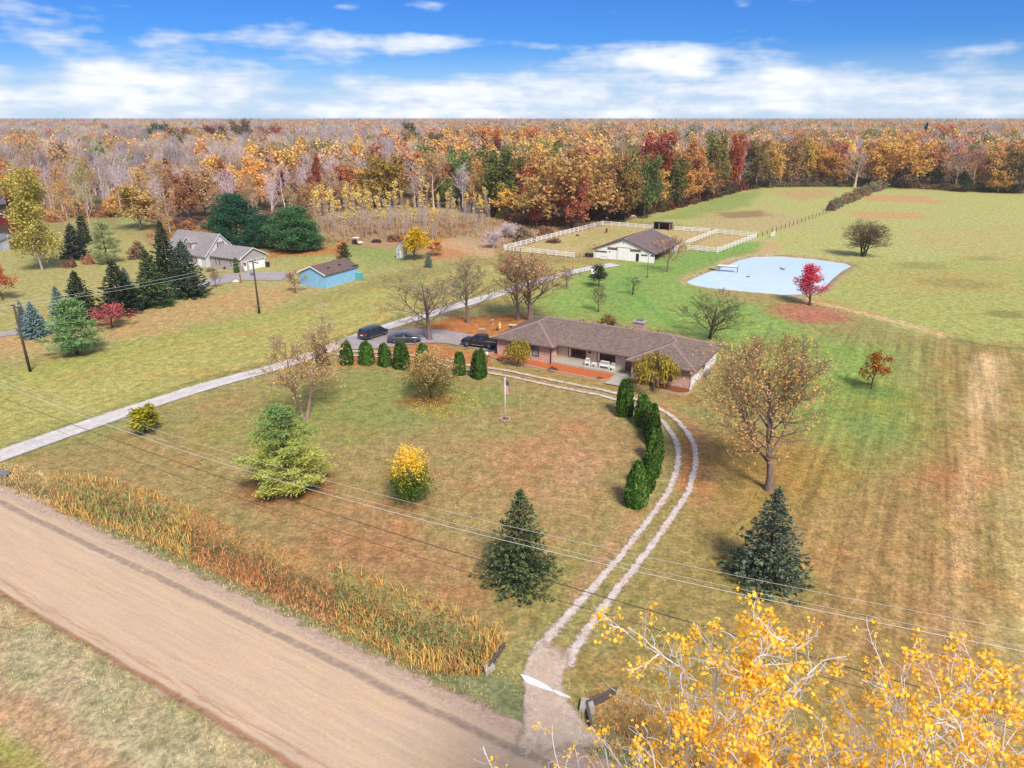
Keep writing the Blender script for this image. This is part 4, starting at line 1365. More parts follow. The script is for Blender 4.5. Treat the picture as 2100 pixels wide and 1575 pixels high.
# little white garden shed
kx, ky = at(821, 530)
ks = thing('garden_shed', 'narrow white playhouse shed beside the yellow tree', 'shed', (kx, ky, 0), math.radians(-12))
MB().prism([(-1.0, 0), (1.0, 0), (1.0, 2.5), (0, 3.9), (-1.0, 2.5)], 0, 'y', 0, 2.2).build('wall', siding_mat('shed_boards', C(206, 212, 220, 0.66), 0.3, True, 0.1), ks)
MB().add([(-1.15, -0.15, 2.42), (0, -0.15, 4.03), (0, 2.35, 4.03), (-1.15, 2.35, 2.42), (1.15, -0.15, 2.42), (1.15, 2.35, 2.42), (-1.15, -0.15, 2.32), (0, -0.15, 3.92), (0, 2.35, 3.92), (-1.15, 2.35, 2.32), (1.15, -0.15, 2.32), (1.15, 2.35, 2.32)],
         [(0, 1, 2, 3), (1, 4, 5, 2), (6, 9, 8, 7), (7, 8, 11, 10), (0, 6, 7, 1), (1, 7, 10, 4), (3, 2, 8, 9), (2, 5, 11, 8), (0, 3, 9, 6), (4, 10, 11, 5)]).build('roof', METAL, ks)
MB().box(-0.1, 0.75, -0.05, -0.004, 0.1, 1.9).build('door', WHITE, ks)
window(ks, -0.5, 1.0, 0.3, 0.6, '-y', 0, WHITE, GLASS, 1, 1, 0.05)
window(ks, -0.35, 2.2, 0.25, 0.3, '-y', 0, WHITE, GLASS, 1, 1, 0.05)

# barns glimpsed at the far left edge
for (px, py, w_, d2, h_, pk, wm, rm_, nm, lb) in (
        (-14, 478, 14, 12, 3.2, 6.0, RED_SIDE, WHITE, 'red_barn', 'dark red barn with pale roof at the left edge behind the cottonwood'),
        (18, 508, 7.5, 6, 2.7, 3.4, siding_mat('pale_metal', C(196, 200, 212), 0.3, True), METAL, 'metal_shed', 'small pale metal shed in front of the dark red barn'),
        (-6, 418, 9, 9, 4.5, 7.0, RED_SIDE, WHITE, 'far_red_barn', 'bright red barn with white roof among trees at the far left')):
    x_, y_ = at(px, py)
    r = thing(nm, lb, 'barn' if 'barn' in nm else 'shed', (x_, y_, 0), G_ANG)
    MB().prism([(-d2 / 2, 0), (d2 / 2, 0), (d2 / 2, h_), (0, pk), (-d2 / 2, h_)], 0, 'x', -w_ / 2, w_ / 2).build('wall', wm, r)
    gable_roof(r, -w_ / 2, w_ / 2, -d2 / 2, d2 / 2, h_, pk, rm_)
    MB().box(w_ / 2 + 0.003, w_ / 2 + 0.05, -1.3, 1.3, 0.05, h_ - 0.3).build('door', WHITE if 'far' in nm else WOOD_DK, r)

# ------------------------------------------------------------------ vegetation
def leaf_mat(name, ca_=None, cb_=None, trans=0.35, by_obj=False, clump=0.35, var=0.3, ramp=None, hue=0.02):
    m_, N_ = new_mat(name)
    geo = N_.n('ShaderNodeNewGeometry')
    rnd = geo.outputs['Random Per Island']
    co_ = N_.n('ShaderNodeTexCoord').outputs['Object']
    cl = N_.noise(co_, clump, 2, 0.5)
    if by_obj:
        oi = N_.n('ShaderNodeObjectInfo')
        base_ = oi.outputs['Color']
        if ramp:
            rp = N_.n('ShaderNodeValToRGB')
            rp.color_ramp.interpolation = 'CONSTANT'
            els = rp.color_ramp.elements
            els[0].position, els[0].color = 0.0, (*ramp[0], 1)
            els[1].position, els[1].color = 1.0 / len(ramp), (*ramp[1], 1)
            for k in range(2, len(ramp)):
                e_ = els.new(k / len(ramp))
                e_.color = (*ramp[k], 1)
            N_.link(oi.outputs['Random'], rp.inputs[0])
            base_ = rp.outputs[0]
        c_ = base_
        hs2 = N_.n('ShaderNodeHueSaturation')
        N_.put(hs2.inputs['Hue'], N_.lin(cl, 0.3, 0.7, 0.5 - hue, 0.5 + hue))
        N_.put(hs2.inputs['Color'], c_)
        c_ = hs2.outputs[0]
    else:
        c_ = N_.mix(N_.smooth(N_.math('ADD', N_.math('MULTIPLY', rnd, 0.5), N_.math('MULTIPLY', cl, 0.8)), 0.3, 1.0), ca_, cb_)
    c_ = N_.scale_col(c_, N_.lin(rnd, 0, 1, 1 - var, 1 + var))
    d_ = N_.n('ShaderNodeBsdfDiffuse')
    N_.link(c_, d_.inputs[0])
    t_ = N_.n('ShaderNodeBsdfTranslucent')
    N_.link(c_, t_.inputs[0])
    mx = N_.n('ShaderNodeMixShader')
    mx.inputs[0].default_value = trans
    N_.link(d_.outputs[0], mx.inputs[1])
    N_.link(t_.outputs[0], mx.inputs[2])
    out(N_, mx.outputs[0])
    return m_


def bark_mat(name, ca_, cb_):
    m_, N_ = new_mat(name)
    co_ = N_.n('ShaderNodeTexCoord').outputs['Object']
    f_ = N_.noise(N_.vmath('MULTIPLY', co_, (4.0, 4.0, 1.0)), 2.0, 4, 0.7)
    out(N_, principled(N_, N_.mix(N_.smooth(f_, 0.3, 0.7), ca_, cb_), 0.9, 0, 0.2))
    return m_


BARK = bark_mat('grey_brown_bark', C(150, 128, 118, 0.75), C(116, 98, 92, 0.75))
BARK_D = bark_mat('dark_bark', C(112, 92, 82), C(78, 64, 58))
BARK_W = bark_mat('white_bark', C(236, 228, 226, 0.85), C(200, 190, 190, 0.85))
TWIG_L = bark_mat('lilac_twigs', C(226, 208, 210, 0.95), C(190, 170, 174, 0.95))
TWIG_T = bark_mat('tan_twigs', C(216, 190, 172, 0.9), C(176, 150, 134, 0.9))
TWIG_P = bark_mat('pale_poplar_bark', C(208, 190, 184, 0.85), C(168, 150, 146, 0.85))
LEAF_OBJ = leaf_mat('autumn_leaves', by_obj=True, var=0.2, hue=0.025, clump=0.5)
NEEDLE_OBJ = leaf_mat('needles', by_obj=True, trans=0.18, clump=0.6, var=0.35)

nrm = lambda a: a / np.maximum(np.linalg.norm(a, axis=-1, keepdims=True), 1e-9)


def tubes(pts, rad, k):
    """pts (B,n,3), rad (B,n) -> verts, quads"""
    B, n, _ = pts.shape
    t = np.zeros_like(pts)
    t[:, 1:-1] = pts[:, 2:] - pts[:, :-2]
    t[:, 0] = pts[:, 1] - pts[:, 0]
    t[:, -1] = pts[:, -1] - pts[:, -2]
    t = nrm(t)
    ax = nrm(pts[:, -1] - pts[:, 0])
    ref = np.where(np.abs(ax[:, 2:3]) > 0.8, np.array([[1.0, 0, 0]]), np.array([[0, 0, 1.0]]))[:, None, :]
    a = nrm(np.cross(t, np.broadcast_to(ref, t.shape)))
    b_ = np.cross(t, a)
    th = np.arange(k) * 2 * math.pi / k
    V_ = pts[:, :, None, :] + rad[:, :, None, None] * (a[:, :, None, :] * np.cos(th)[None, None, :, None] + b_[:, :, None, :] * np.sin(th)[None, None, :, None])
    i = np.arange(B * n * k).reshape(B, n, k)
    j = np.roll(i, -1, axis=2)
    F = np.stack([i[:, :-1], j[:, :-1], j[:, 1:], i[:, 1:]], -1).reshape(-1, 4)
    return V_.reshape(-1, 3), F


def grow(rng, p0, d0, L, r0, n, wob, up, taper):
    B = len(p0)
    pts = np.zeros((B, n + 1, 3))
    pts[:, 0] = p0
    d = nrm(d0)
    dirs = np.zeros((B, n + 1, 3))
    dirs[:, 0] = d
    for i in range(n):
        d = nrm(d + rng.normal(0, wob, (B, 3)) + np.array([0, 0, up]))
        pts[:, i + 1] = pts[:, i] + d * (L / n)[:, None]
        dirs[:, i + 1] = d
    rad = r0[:, None] * np.linspace(1, taper, n + 1)[None, :]
    return pts, dirs, rad


def offspring(rng, lv, m_, t0, t1, ang, ajit, lf, shape, rf, jitter=0.7, lmin=0.3):
    """m_ children per branch between t0 and t1 of its length"""
    pts, dirs, rad, L = lv
    B, n1, _ = pts.shape
    t = t0 + (t1 - t0) * (np.arange(m_)[None, :] + rng.uniform(0, jitter, (B, m_))) / m_
    t = np.clip(t, 0, 0.995)
    f = t * (n1 - 1)
    i = np.floor(f).astype(int)
    f = (f - i)[..., None]
    bi = np.arange(B)[:, None]
    p = pts[bi, i] * (1 - f) + pts[bi, i + 1] * f
    d = nrm(dirs[bi, i] * (1 - f) + dirs[bi, i + 1] * f)
    r = rad[bi, i] * (1 - f[..., 0]) + rad[bi, i + 1] * f[..., 0]
    az_ = rng.uniform(0, 6.28, (B, 1)) + np.arange(m_)[None, :] * 2.4 + rng.normal(0, 0.35, (B, m_))
    ref = np.where(np.abs(d[..., 2:3]) > 0.9, np.array([1.0, 0, 0]), np.array([0, 0, 1.0]))
    a = nrm(np.cross(d, ref))
    b_ = np.cross(d, a)
    an = ang + rng.normal(0, ajit, (B, m_))
    cd = d * np.cos(an)[..., None] + (a * np.cos(az_)[..., None] + b_ * np.sin(az_)[..., None]) * np.sin(an)[..., None]
    ln = L[:, None] * lf * np.maximum(lmin, 1 - shape * (t - t0) / max(t1 - t0, 1e-6)) * rng.uniform(0.75, 1.2, (B, m_))
    return p.reshape(-1, 3), cd.reshape(-1, 3), ln.ravel(), np.minimum(r * rf, r).ravel()


def leaves(P_, size, rng, aspect=0.7, up=0.5, D_bias=None):
    """rhombic leaf faces at points"""
    n = len(P_)
    nn = nrm(rng.normal(0, 1, (n, 3)) + np.array([0, 0, up]))
    a = nrm(np.cross(nn, rng.normal(0, 1, (n, 3)))) if D_bias is None else nrm(D_bias + rng.normal(0, 0.35, (n, 3)))
    b_ = nrm(np.cross(nn, a))
    s = (size * rng.uniform(0.65, 1.35, n))[:, None] if np.isscalar(size) else size[:, None]
    V_ = np.stack([P_ + a * s * 0.5, P_ + b_ * s * 0.5 * aspect, P_ - a * s * 0.5, P_ - b_ * s * 0.5 * aspect], 1).reshape(-1, 3)
    return V_, np.arange(4 * n).reshape(n, 4)


def join(parts):
    V_, F, o = [], [], 0
    for v, f in parts:
        V_.append(v)
        F.append(f + o)
        o += len(v)
    return np.concatenate(V_), np.concatenate(F)


def broad(seed, h, trunk=0.25, spread=0.5, limbs=14, subs=6, twigs=5, fine=0, ang=0.9, up=0.06, r=None, leaf=0, leaf_size=0.4, lsig=0.35, t0=0.25, t1=0.97, shape=0.65, kl=4, wob=0.08, stems=1,
          twig_r=0.012, lead=0.9, leaf_sel=None, aspect=0.75, droop=0.0, lf2=0.5, lf3=0.5, lmin=0.3, lup=0.5):
    """deciduous tree; returns (wood mesh arrays, leaf mesh arrays)"""
    rng = np.random.default_rng(seed)
    r = r or h * 0.016
    if stems == 1:
        p0, d0 = np.zeros((1, 3)), np.array([[0, 0, 1.0]])
    else:
        aa = np.arange(stems) * 6.283 / stems + rng.uniform(0, 1)
        p0 = np.stack([np.cos(aa) * r, np.sin(aa) * r, np.zeros(stems)], 1)
        d0 = np.stack([np.cos(aa) * 0.22, np.sin(aa) * 0.22, np.ones(stems)], 1)
    L0 = np.full(len(p0), h * lead)
    pts, dirs, rad = grow(rng, p0, d0, L0, np.full(len(p0), r), 9, wob * 0.5, 0.08, 0.12)
    rad[:, 0] *= 1.35
    parts = [tubes(pts, rad, 7)]
    lv = (pts, dirs, rad, L0)
    p, d, L, rr = offspring(rng, lv, limbs, t0, t1, ang, 0.15, spread / lead, shape, 0.5, lmin=lmin)
    pts, dirs, rad = grow(rng, p, d, L, rr, 6, wob, up - droop, 0.2)
    parts.append(tubes(pts, rad, 5))
    lv = (pts, dirs, rad, L)
    p, d, L, rr = offspring(rng, lv, subs, 0.2, 1.0, 0.75, 0.2, lf2, 0.45, 0.65)
    pts, dirs, rad = grow(rng, p, d, L, np.maximum(rr, twig_r), 4, wob * 1.3, up * 1.2 - droop, 0.3)
    parts.append(tubes(pts, np.maximum(rad, twig_r * 0.6), 3 if kl < 4 else 4))
    lv = (pts, dirs, rad, L)
    if twigs:
        p, d, L, rr = offspring(rng, lv, twigs, 0.2, 1.0, 0.7, 0.25, lf3, 0.4, 0.6)
        pts, dirs, rad = grow(rng, p, d, L, np.maximum(rr, twig_r), 3, wob * 1.6, up * 1.2 - droop * 1.5, 0.5)
        parts.append(tubes(pts, np.maximum(rad, twig_r * 0.5), 3))
        lv = (pts, dirs, rad, L)
    if fine:
        p, d, L, rr = offspring(rng, lv, fine, 0.15, 1.0, 0.7, 0.25, 0.5, 0.4, 0.6)
        pts, dirs, rad = grow(rng, p, d, np.maximum(L, 0.15), np.maximum(rr, twig_r * 0.6), 2, wob * 2, up, 0.6)
        parts.append(tubes(pts, np.maximum(rad, twig_r * 0.4), 3))
        lv = (pts, dirs, rad, L)
    wood = join(parts)
    lf = None
    if leaf:
        pts = lv[0]
        B = len(pts)
        ids = rng.integers(0, B, leaf)
        t = rng.uniform(0.1, 1, leaf)
        f = t * (pts.shape[1] - 1)
        i = np.minimum(np.floor(f).astype(int), pts.shape[1] - 2)
        f = (f - i)[:, None]
        P_ = pts[ids, i] * (1 - f) + pts[ids, i + 1] * f + rng.normal(0, lsig, (leaf, 3))
        if leaf_sel is not None:
            P_ = P_[leaf_sel(P_, rng)]
        lf = leaves(P_, leaf_size, rng, aspect, lup)
    return wood, lf


def spruce(seed, h, R, whorls=22, nb=9, dens=14, droop=0.25, size=0.3, skirt=0.04, power=0.85, tuft=0.0, open_=0.0):
    rng = np.random.default_rng(seed)
    wood = [tubes(np.array([[[0, 0, 0], [0, 0, h * 0.5], [0, 0, h]]], float), np.array([[h * 0.018, h * 0.01, 0.01]]), 6)]
    Ps, Ds, Ss = [], [], []
    bp, br = [], []
    for w_ in range(whorls):
        zf = skirt + (1 - skirt) * (w_ / whorls) ** 0.92
        z0 = zf * h
        rw = R * (1 - zf) ** power * rng.uniform(0.9, 1.08) + 0.12
        n = max(4, int(nb * (0.55 + 0.45 * (1 - zf))))
        for k in range(n):
            a = 6.283 * k / n + rng.uniform(-0.3, 0.3) + w_ * 0.9
            ln = rw * rng.uniform(0.72, 1.12)
            if rng.random() < open_:
                continue
            t = np.linspace(0.12, 1, 6)
            zz = z0 - droop * ln * t + droop * 1.25 * ln * t ** 2.6
            line = np.stack([np.cos(a) * ln * t, np.sin(a) * ln * t, zz], 1)
            bp.append(line)
            br.append(np.linspace(0.03, 0.008, 6))
            m_ = max(5, int(dens * (0.35 + 0.65 * ln / R)))
            tt = rng.uniform(0.18, 1.02, m_) ** 0.8
            q = np.stack([np.interp(tt, t, line[:, i]) for i in range(3)], 1)
            side = rng.uniform(-1, 1, m_) * (0.32 * (1.05 - tt) * ln + 0.10)
            q[:, 0] += -np.sin(a) * side
            q[:, 1] += np.cos(a) * side
            q[:, 2] += rng.normal(0, 0.05, m_) - np.abs(side) * 0.15 + tuft * rng.uniform(0, 1, m_)
            dd_ = np.stack([np.cos(a) + -np.sin(a) * np.sign(side) * 0.7, np.sin(a) + np.cos(a) * np.sign(side) * 0.7, np.full(m_, 0.05)], 1)
            Ps.append(q)
            Ds.append(dd_)
    Pn, Dn = np.concatenate(Ps), nrm(np.concatenate(Ds))
    n = len(Pn)
    s = size * rng.uniform(0.7, 1.4, n) * (0.55 + 0.45 * np.clip(1 - Pn[:, 2] / h, 0, 1))
    v1, f1_ = leaves(Pn, s, rng, 0.42, 1.6, Dn)
    v2, f2_ = leaves(Pn + rng.normal(0, 0.04, (n, 3)), s * 0.9, rng, 0.42, -0.2, Dn + np.array([0, 0, -0.25]))
    top = np.stack([rng.normal(0, 0.04, 14), rng.normal(0, 0.04, 14), h + rng.uniform(-0.5, 0.12, 14)], 1)
    v3, f3_ = leaves(top, size * 0.7, rng, 0.4, 0.2, np.tile([0, 0, 1.0], (14, 1)))
    wood.append(tubes(np.array(bp), np.array(br), 3))
    return join(wood), join([(v1, f1_), (v2, f2_), (v3, f3_)])


def pine(seed, h, R, whorls=9, nb=6, trunk=0.12, per=26, blade=0.34, flat=0.35, power=0.6, sig=0.32, lean=0.0):
    """white pine: tiers of limbs carrying soft needle tufts"""
    rng = np.random.default_rng(seed)
    wood = [tubes(np.array([[[0, 0, 0], [0.05, 0.02, h * 0.5], [0, 0, h * 0.98]]], float), np.array([[h * 0.022, h * 0.013, 0.02]]), 7)]
    bp, br, Q = [], [], []
    for w_ in range(whorls):
        zf = trunk + (1 - trunk) * ((w_ + 0.15) / whorls)
        zf_ = (zf - trunk) / (1 - trunk)
        rw = R * (1 - zf_) ** power * min(1.0, 0.72 + zf_ * 1.6) + 0.25
        for k in range(nb):
            a = 6.283 * k / nb + rng.uniform(-0.5, 0.5) + w_ * 1.1
            ln = rw * rng.uniform(0.65, 1.15)
            t = np.linspace(0.05, 1, 5)
            rise = rng.uniform(0.0, 0.35)
            line = np.stack([np.cos(a) * ln * t, np.sin(a) * ln * t, zf * h + ln * (rise * t - 0.12 * np.sin(t * 3.1))], 1)
            bp.append(line)
            br.append(np.linspace(0.05, 0.012, 5))
            m_ = max(3, int(5 * ln / R * 2))
            tt = rng.uniform(0.38, 1.0, m_)
            q = np.stack([np.interp(tt, t, line[:, i]) for i in range(3)], 1)
            side = rng.uniform(-1, 1, m_) * 0.34 * ln * (1.15 - tt)
            q[:, 0] -= np.sin(a) * side
            q[:, 1] += np.cos(a) * side
            q[:, 2] += 0.08
            Q.append(q)
    top = np.stack([rng.normal(0, 0.2, 8), rng.normal(0, 0.2, 8), h * rng.uniform(0.88, 1.0, 8)], 1)
    Q = np.concatenate(Q + [top])
    n = len(Q)
    P_ = np.repeat(Q, per, 0)
    off = rng.normal(0, 1, P_.shape) * np.array([sig, sig, sig * flat * 1.6])
    P_ = P_ + off
    D2 = nrm(off + np.array([0, 0, 0.12]) + rng.normal(0, 0.1, off.shape))
    lf = leaves(P_, blade * rng.uniform(0.7, 1.3, len(P_)), rng, 0.3, 0.6, D2)
    wood.append(tubes(np.array(bp), np.array(br), 3))
    return join(wood), lf


def arbor(seed, h, R, leaders=4, n=2600, size=0.24):
    """dense columnar arborvitae with several pointed tips"""
    rng = np.random.default_rng(seed)
    aa = np.arange(leaders) * 6.283 / leaders + rng.uniform(0, 6)
    rad_ = R * 0.42 * rng.uniform(0.6, 1.1, leaders)
    cx_, cy_ = np.cos(aa) * rad_, np.sin(aa) * rad_
    ht = h * rng.uniform(0.84, 1.0, leaders)
    ht[0] = h
    rr = R * rng.uniform(0.56, 0.68, leaders)
    k = rng.integers(0, leaders, n)
    zf = rng.uniform(0, 1, n) ** 0.85

    def prof(z_):
        return np.where(z_ < 0.15, 0.78 + z_ * 1.4, np.sqrt(np.clip(1 - z_ ** 2.3, 0, 1)) * 1.0)
    th = rng.uniform(0, 6.283, n)
    r_ = rr[k] * prof(zf) * rng.uniform(0.88, 1.08, n)
    P_ = np.stack([cx_[k] * (1 - zf * 0.25) + np.cos(th) * r_, cy_[k] * (1 - zf * 0.25) + np.sin(th) * r_, zf * ht[k] + 0.03], 1)
    c0_ = np.stack([np.zeros(n), np.zeros(n)], 1)
    dout = np.stack([np.cos(th) * 0.35, np.sin(th) * 0.35, np.full(n, 1.0)], 1)
    outn = np.stack([np.cos(th), np.sin(th), np.full(n, 0.25)], 1)
    nn = nrm(outn + rng.normal(0, 0.45, (n, 3)))
    a = nrm(dout + rng.normal(0, 0.18, (n, 3)))
    b_ = nrm(np.cross(nn, a))
    s = (size * rng.uniform(0.7, 1.4, n))[:, None]
    V_ = np.stack([P_ + a * s * 0.7, P_ + b_ * s * 0.32, P_ - a * s * 0.5, P_ - b_ * s * 0.32], 1).reshape(-1, 3)
    parts = [(V_, np.arange(4 * n).reshape(n, 4))]
    for j in range(leaders):          # dense inner growth
        zs = np.linspace(0.02, 0.93, 9)
        pts = np.stack([np.full(9, cx_[j]) * (1 - zs * 0.25), np.full(9, cy_[j]) * (1 - zs * 0.25), zs * ht[j]], 1)[None]
        parts.append(tubes(pts, (rr[j] * prof(zs) * 0.84)[None], 9))
    wood = tubes(np.array([[[0, 0, 0], [0, 0, h * 0.4], [0, 0, h * 0.8]]], float), np.array([[0.09, 0.07, 0.02]]), 6)
    return wood, join(parts)


def shrub(seed, R, h, n, size, stems=9, lup=0.6, sq=2.0):
    rng = np.random.default_rng(seed)
    d = nrm(rng.normal(0, 1, (n, 3)))
    d[:, 2] = np.abs(d[:, 2])
    lump = 1 + 0.18 * np.sin(d[:, 0] * 5 + seed) + 0.15 * np.sin(d[:, 1] * 7 + seed * 2)
    r_ = rng.uniform(0.35, 1.0, n) ** 0.5 * lump
    P_ = d * r_[:, None] * np.array([R, R, h])
    lf = leaves(P_, size, rng, 0.7, lup)
    aa = rng.uniform(0, 6.28, stems)
    p0 = np.stack([np.cos(aa) * 0.1 * R, np.sin(aa) * 0.1 * R, np.zeros(stems)], 1)
    d0 = np.stack([np.cos(aa) * 0.6, np.sin(aa) * 0.6, np.full(stems, 1.0)], 1)
    pts, dirs, rad = grow(rng, p0, d0, np.full(stems, h * 0.9), np.full(stems, 0.03), 4, 0.12, 0.1, 0.4)
    return tubes(pts, rad, 4), lf


def oval(seed, R, h, n, size, zc=0.54, zr=0.5, stems=7, lup=0.5, trunk_r=0.07):
    """round-headed small tree branching low: lumpy egg-shaped leaf mass"""
    rng = np.random.default_rng(seed)
    d = nrm(rng.normal(0, 1, (n, 3)))
    lump = 1 + 0.16 * np.sin(d[:, 0] * 6 + seed) * np.sin(d[:, 2] * 5 + 1) + 0.14 * np.sin(d[:, 1] * 8 + seed * 2) + 0.10 * np.sin(d[:, 2] * 11 + d[:, 0] * 7)
    r_ = rng.uniform(0.12, 1.0, n) ** 0.42 * lump
    egg = 1.0 - 0.22 * d[:, 2]
    P_ = d * r_[:, None] * np.array([R, R, h * zr]) * np.stack([egg, egg, np.ones(n)], 1) + np.array([0, 0, h * zc])
    P_ += rng.normal(0, size * 0.5, (n, 3))
    P_ = P_[P_[:, 2] > 0.12]
    lf = leaves(P_, size, rng, 0.7, lup)
    aa = np.arange(stems) * 6.283 / stems + rng.uniform(0, 0.6, stems)
    p0 = np.tile([0, 0, h * 0.14], (stems, 1))
    d0 = np.stack([np.cos(aa) * 0.55, np.sin(aa) * 0.55, np.full(stems, 1.0)], 1)
    pts, dirs, rad = grow(rng, p0, d0, np.full(stems, h * 0.75), np.full(stems, trunk_r * 0.6), 6, 0.1, 0.06, 0.2)
    lv = (pts, dirs, rad, np.full(stems, h * 0.75))
    p, dd_, L, rr = offspring(rng, lv, 7, 0.15, 0.95, 0.8, 0.2, 0.4, 0.5, 0.6)
    p2, d2, r2 = grow(rng, p, dd_, L, np.maximum(rr, 0.008), 4, 0.12, 0.05, 0.3)
    tr_ = tubes(np.array([[[0, 0, 0], [0.02, 0, h * 0.08], [0, 0, h * 0.16]]], float), np.array([[trunk_r * 1.3, trunk_r, trunk_r]]), 7)
    return join([tr_, tubes(pts, rad, 5), tubes(p2, r2, 4)]), lf


class Kind:
    """shared meshes of one kind of tree, unit placed at the origin"""
    def __init__(self, arr, bark, leafmat, names=('trunk', 'crown')):
        (wv, wf), lf = arr
        self.wood = mesh_np(names[0], wv, [wf], smooth=True)
        self.wood.materials.append(bark)
        self.leaf = None
        if lf is not None:
            self.leaf = mesh_np(names[1], lf[0], [lf[1]])
            self.leaf.materials.append(leafmat)
        self.names = names
        zmax = wv[:, 2].max() if lf is None else max(wv[:, 2].max(), lf[0][:, 2].max())
        allv = wv if lf is None else np.concatenate([wv, lf[0]])
        self.h = float(np.percentile(allv[:, 2], 99.7))
        self.w = float(2 * np.percentile(np.hypot(allv[:, 0], allv[:, 1]), 98.5))

    def place(self, name, label, cat, loc, h, w=None, rz=0.0, color=(0.1, 0.1, 0.1), group=None, tilt=(0, 0)):
        r = bpy.data.objects.new(name, None)
        r.empty_display_size = 0.3
        COL.objects.link(r)
        sz = h / self.h
        sx = sz if w is None else w / self.w
        r.location = (loc[0], loc[1], loc[2] if len(loc) > 2 else gz(loc[0], loc[1]) - 0.03)
        r.rotation_euler = (tilt[0], tilt[1], rz)
        r.scale = (sx, sx, sz)
        tag(r, label, cat, group)
        for nm, me_ in ((self.names[0], self.wood), (self.names[1], self.leaf)):
            if me_ is None:
                continue
            o2 = bpy.data.objects.new(nm, me_)
            COL.objects.link(o2)
            o2.parent = r
            o2.color = (*color[:3], 1)
        return r


RND = random.Random(11)
K_ = 0.95     # foliage albedo against the photographed tone


def soft(c_, k=0.16):
    g_ = 0.3 * c_[0] + 0.55 * c_[1] + 0.15 * c_[2]
    return tuple(v * (1 - k) + g_ * k for v in c_)


def tree_px(kind, name, label, cat, px, py, top, wpx, rgb, group=None, rz=None, k=K_, zoff=0.0):
    x, y = at(px, py)
    h = hgt(px, py, top)
    return kind.place(name, label, cat, (x, y), h, wid(px, py, wpx) if wpx else None, RND.uniform(0, 6.28) if rz is None else rz, soft(C(*rgb, k)), group)


# ---- kinds
oak_a = Kind(broad(1, 17, spread=0.40, limbs=18, subs=6, twigs=4, leaf=4000, leaf_size=0.62, lsig=0.55, t0=0.12, t1=1.0, ang=0.92, shape=0.3, lead=0.68, kl=3), BARK_D, LEAF_OBJ)
oak_b = Kind(broad(2, 17, spread=0.50, limbs=13, subs=6, twigs=4, leaf=3400, leaf_size=0.66, lsig=0.5, t0=0.16, t1=1.0, ang=0.95, shape=0.25, kl=3, lead=0.62), BARK_D, LEAF_OBJ)
oak_c = Kind(broad(3, 17, spread=0.36, limbs=20, subs=6, twigs=4, leaf=3800, leaf_size=0.58, lsig=0.5, t0=0.08, t1=1.0, ang=0.85, shape=0.35, lead=0.72, kl=3), BARK_D, LEAF_OBJ)
maple_a = Kind(broad(4, 14, spread=0.40, limbs=16, subs=6, twigs=4, leaf=3300, leaf_size=0.5, lsig=0.4, t0=0.10, t1=1.0, ang=0.78, shape=0.4, lead=0.74, kl=3), BARK, LEAF_OBJ)
thin_a = Kind(broad(5, 17, spread=0.40, limbs=15, subs=6, twigs=5, leaf=1100, leaf_size=0.46, lsig=0.5, t0=0.25, ang=0.8, kl=3, twig_r=0.03), TWIG_T, LEAF_OBJ)
cone_a = Kind(broad(6, 13, spread=0.30, limbs=26, subs=5, twigs=4, leaf=2600, leaf_size=0.42, lsig=0.3, t0=0.08, t1=0.99, ang=1.1, shape=0.95, lmin=0.06, kl=3, lead=1.0), BARK_D, LEAF_OBJ)
bare_a = Kind(broad(7, 17, spread=0.40, limbs=16, subs=7, twigs=6, ang=0.62, up=0.1, kl=3, twig_r=0.035, t0=0.25), TWIG_L, LEAF_OBJ)
bare_b = Kind(broad(8, 17, spread=0.46, limbs=13, subs=7, twigs=6, ang=0.75, up=0.08, kl=3, twig_r=0.035, t0=0.3, shape=0.4), TWIG_L, LEAF_OBJ)
bare_c = Kind(broad(9, 17, spread=0.34, limbs=18, subs=6, twigs=6, ang=0.5, up=0.12, kl=3, twig_r=0.035, t0=0.2), TWIG_T, LEAF_OBJ)
pop_a = Kind(broad(10, 9, spread=0.20, limbs=24, subs=6, twigs=4, ang=0.5, up=0.12, leaf=150, leaf_size=0.34, lsig=0.2, t0=0.15, kl=3, twig_r=0.013, r=0.045, shape=0.8, leaf_sel=lambda p, g: p[:, 2] > 6.6), TWIG_P, LEAF_OBJ)
pop_b = Kind(broad(20, 9, spread=0.18, limbs=26, subs=5, twigs=4, ang=0.45, up=0.14, leaf=300, leaf_size=0.36, lsig=0.22, t0=0.12, kl=3, twig_r=0.013, r=0.045, shape=0.8, leaf_sel=lambda p, g: p[:, 2] > 5.8 + g.normal(0, 0.8, len(p))), TWIG_P, LEAF_OBJ)
spr_a = Kind(spruce(11, 8, 2.5, 26, 12, 24, size=0.36), BARK_D, NEEDLE_OBJ)
spr_b = Kind(spruce(12, 8, 2.3, 24, 12, 22, droop=0.1, size=0.38), BARK_D, NEEDLE_OBJ)
pine_a = Kind(pine(13, 9, 3.2, 9, 7), BARK_D, NEEDLE_OBJ)
pine_b = Kind(pine(14, 13, 5.6, 11, 9, per=34, blade=0.5, sig=0.55, power=0.45, trunk=0.12, flat=0.45), BARK_D, NEEDLE_OBJ)
pine_c = Kind(pine(24, 9, 3.0, 8, 6, per=22), BARK_D, NEEDLE_OBJ)
bush_a = Kind(shrub(15, 1.5, 2.0, 900, 0.3), BARK_D, LEAF_OBJ, ('stems', 'foliage'))
bush_b = Kind(shrub(16, 1.5, 1.6, 700, 0.26), TWIG_T, LEAF_OBJ, ('stems', 'foliage'))

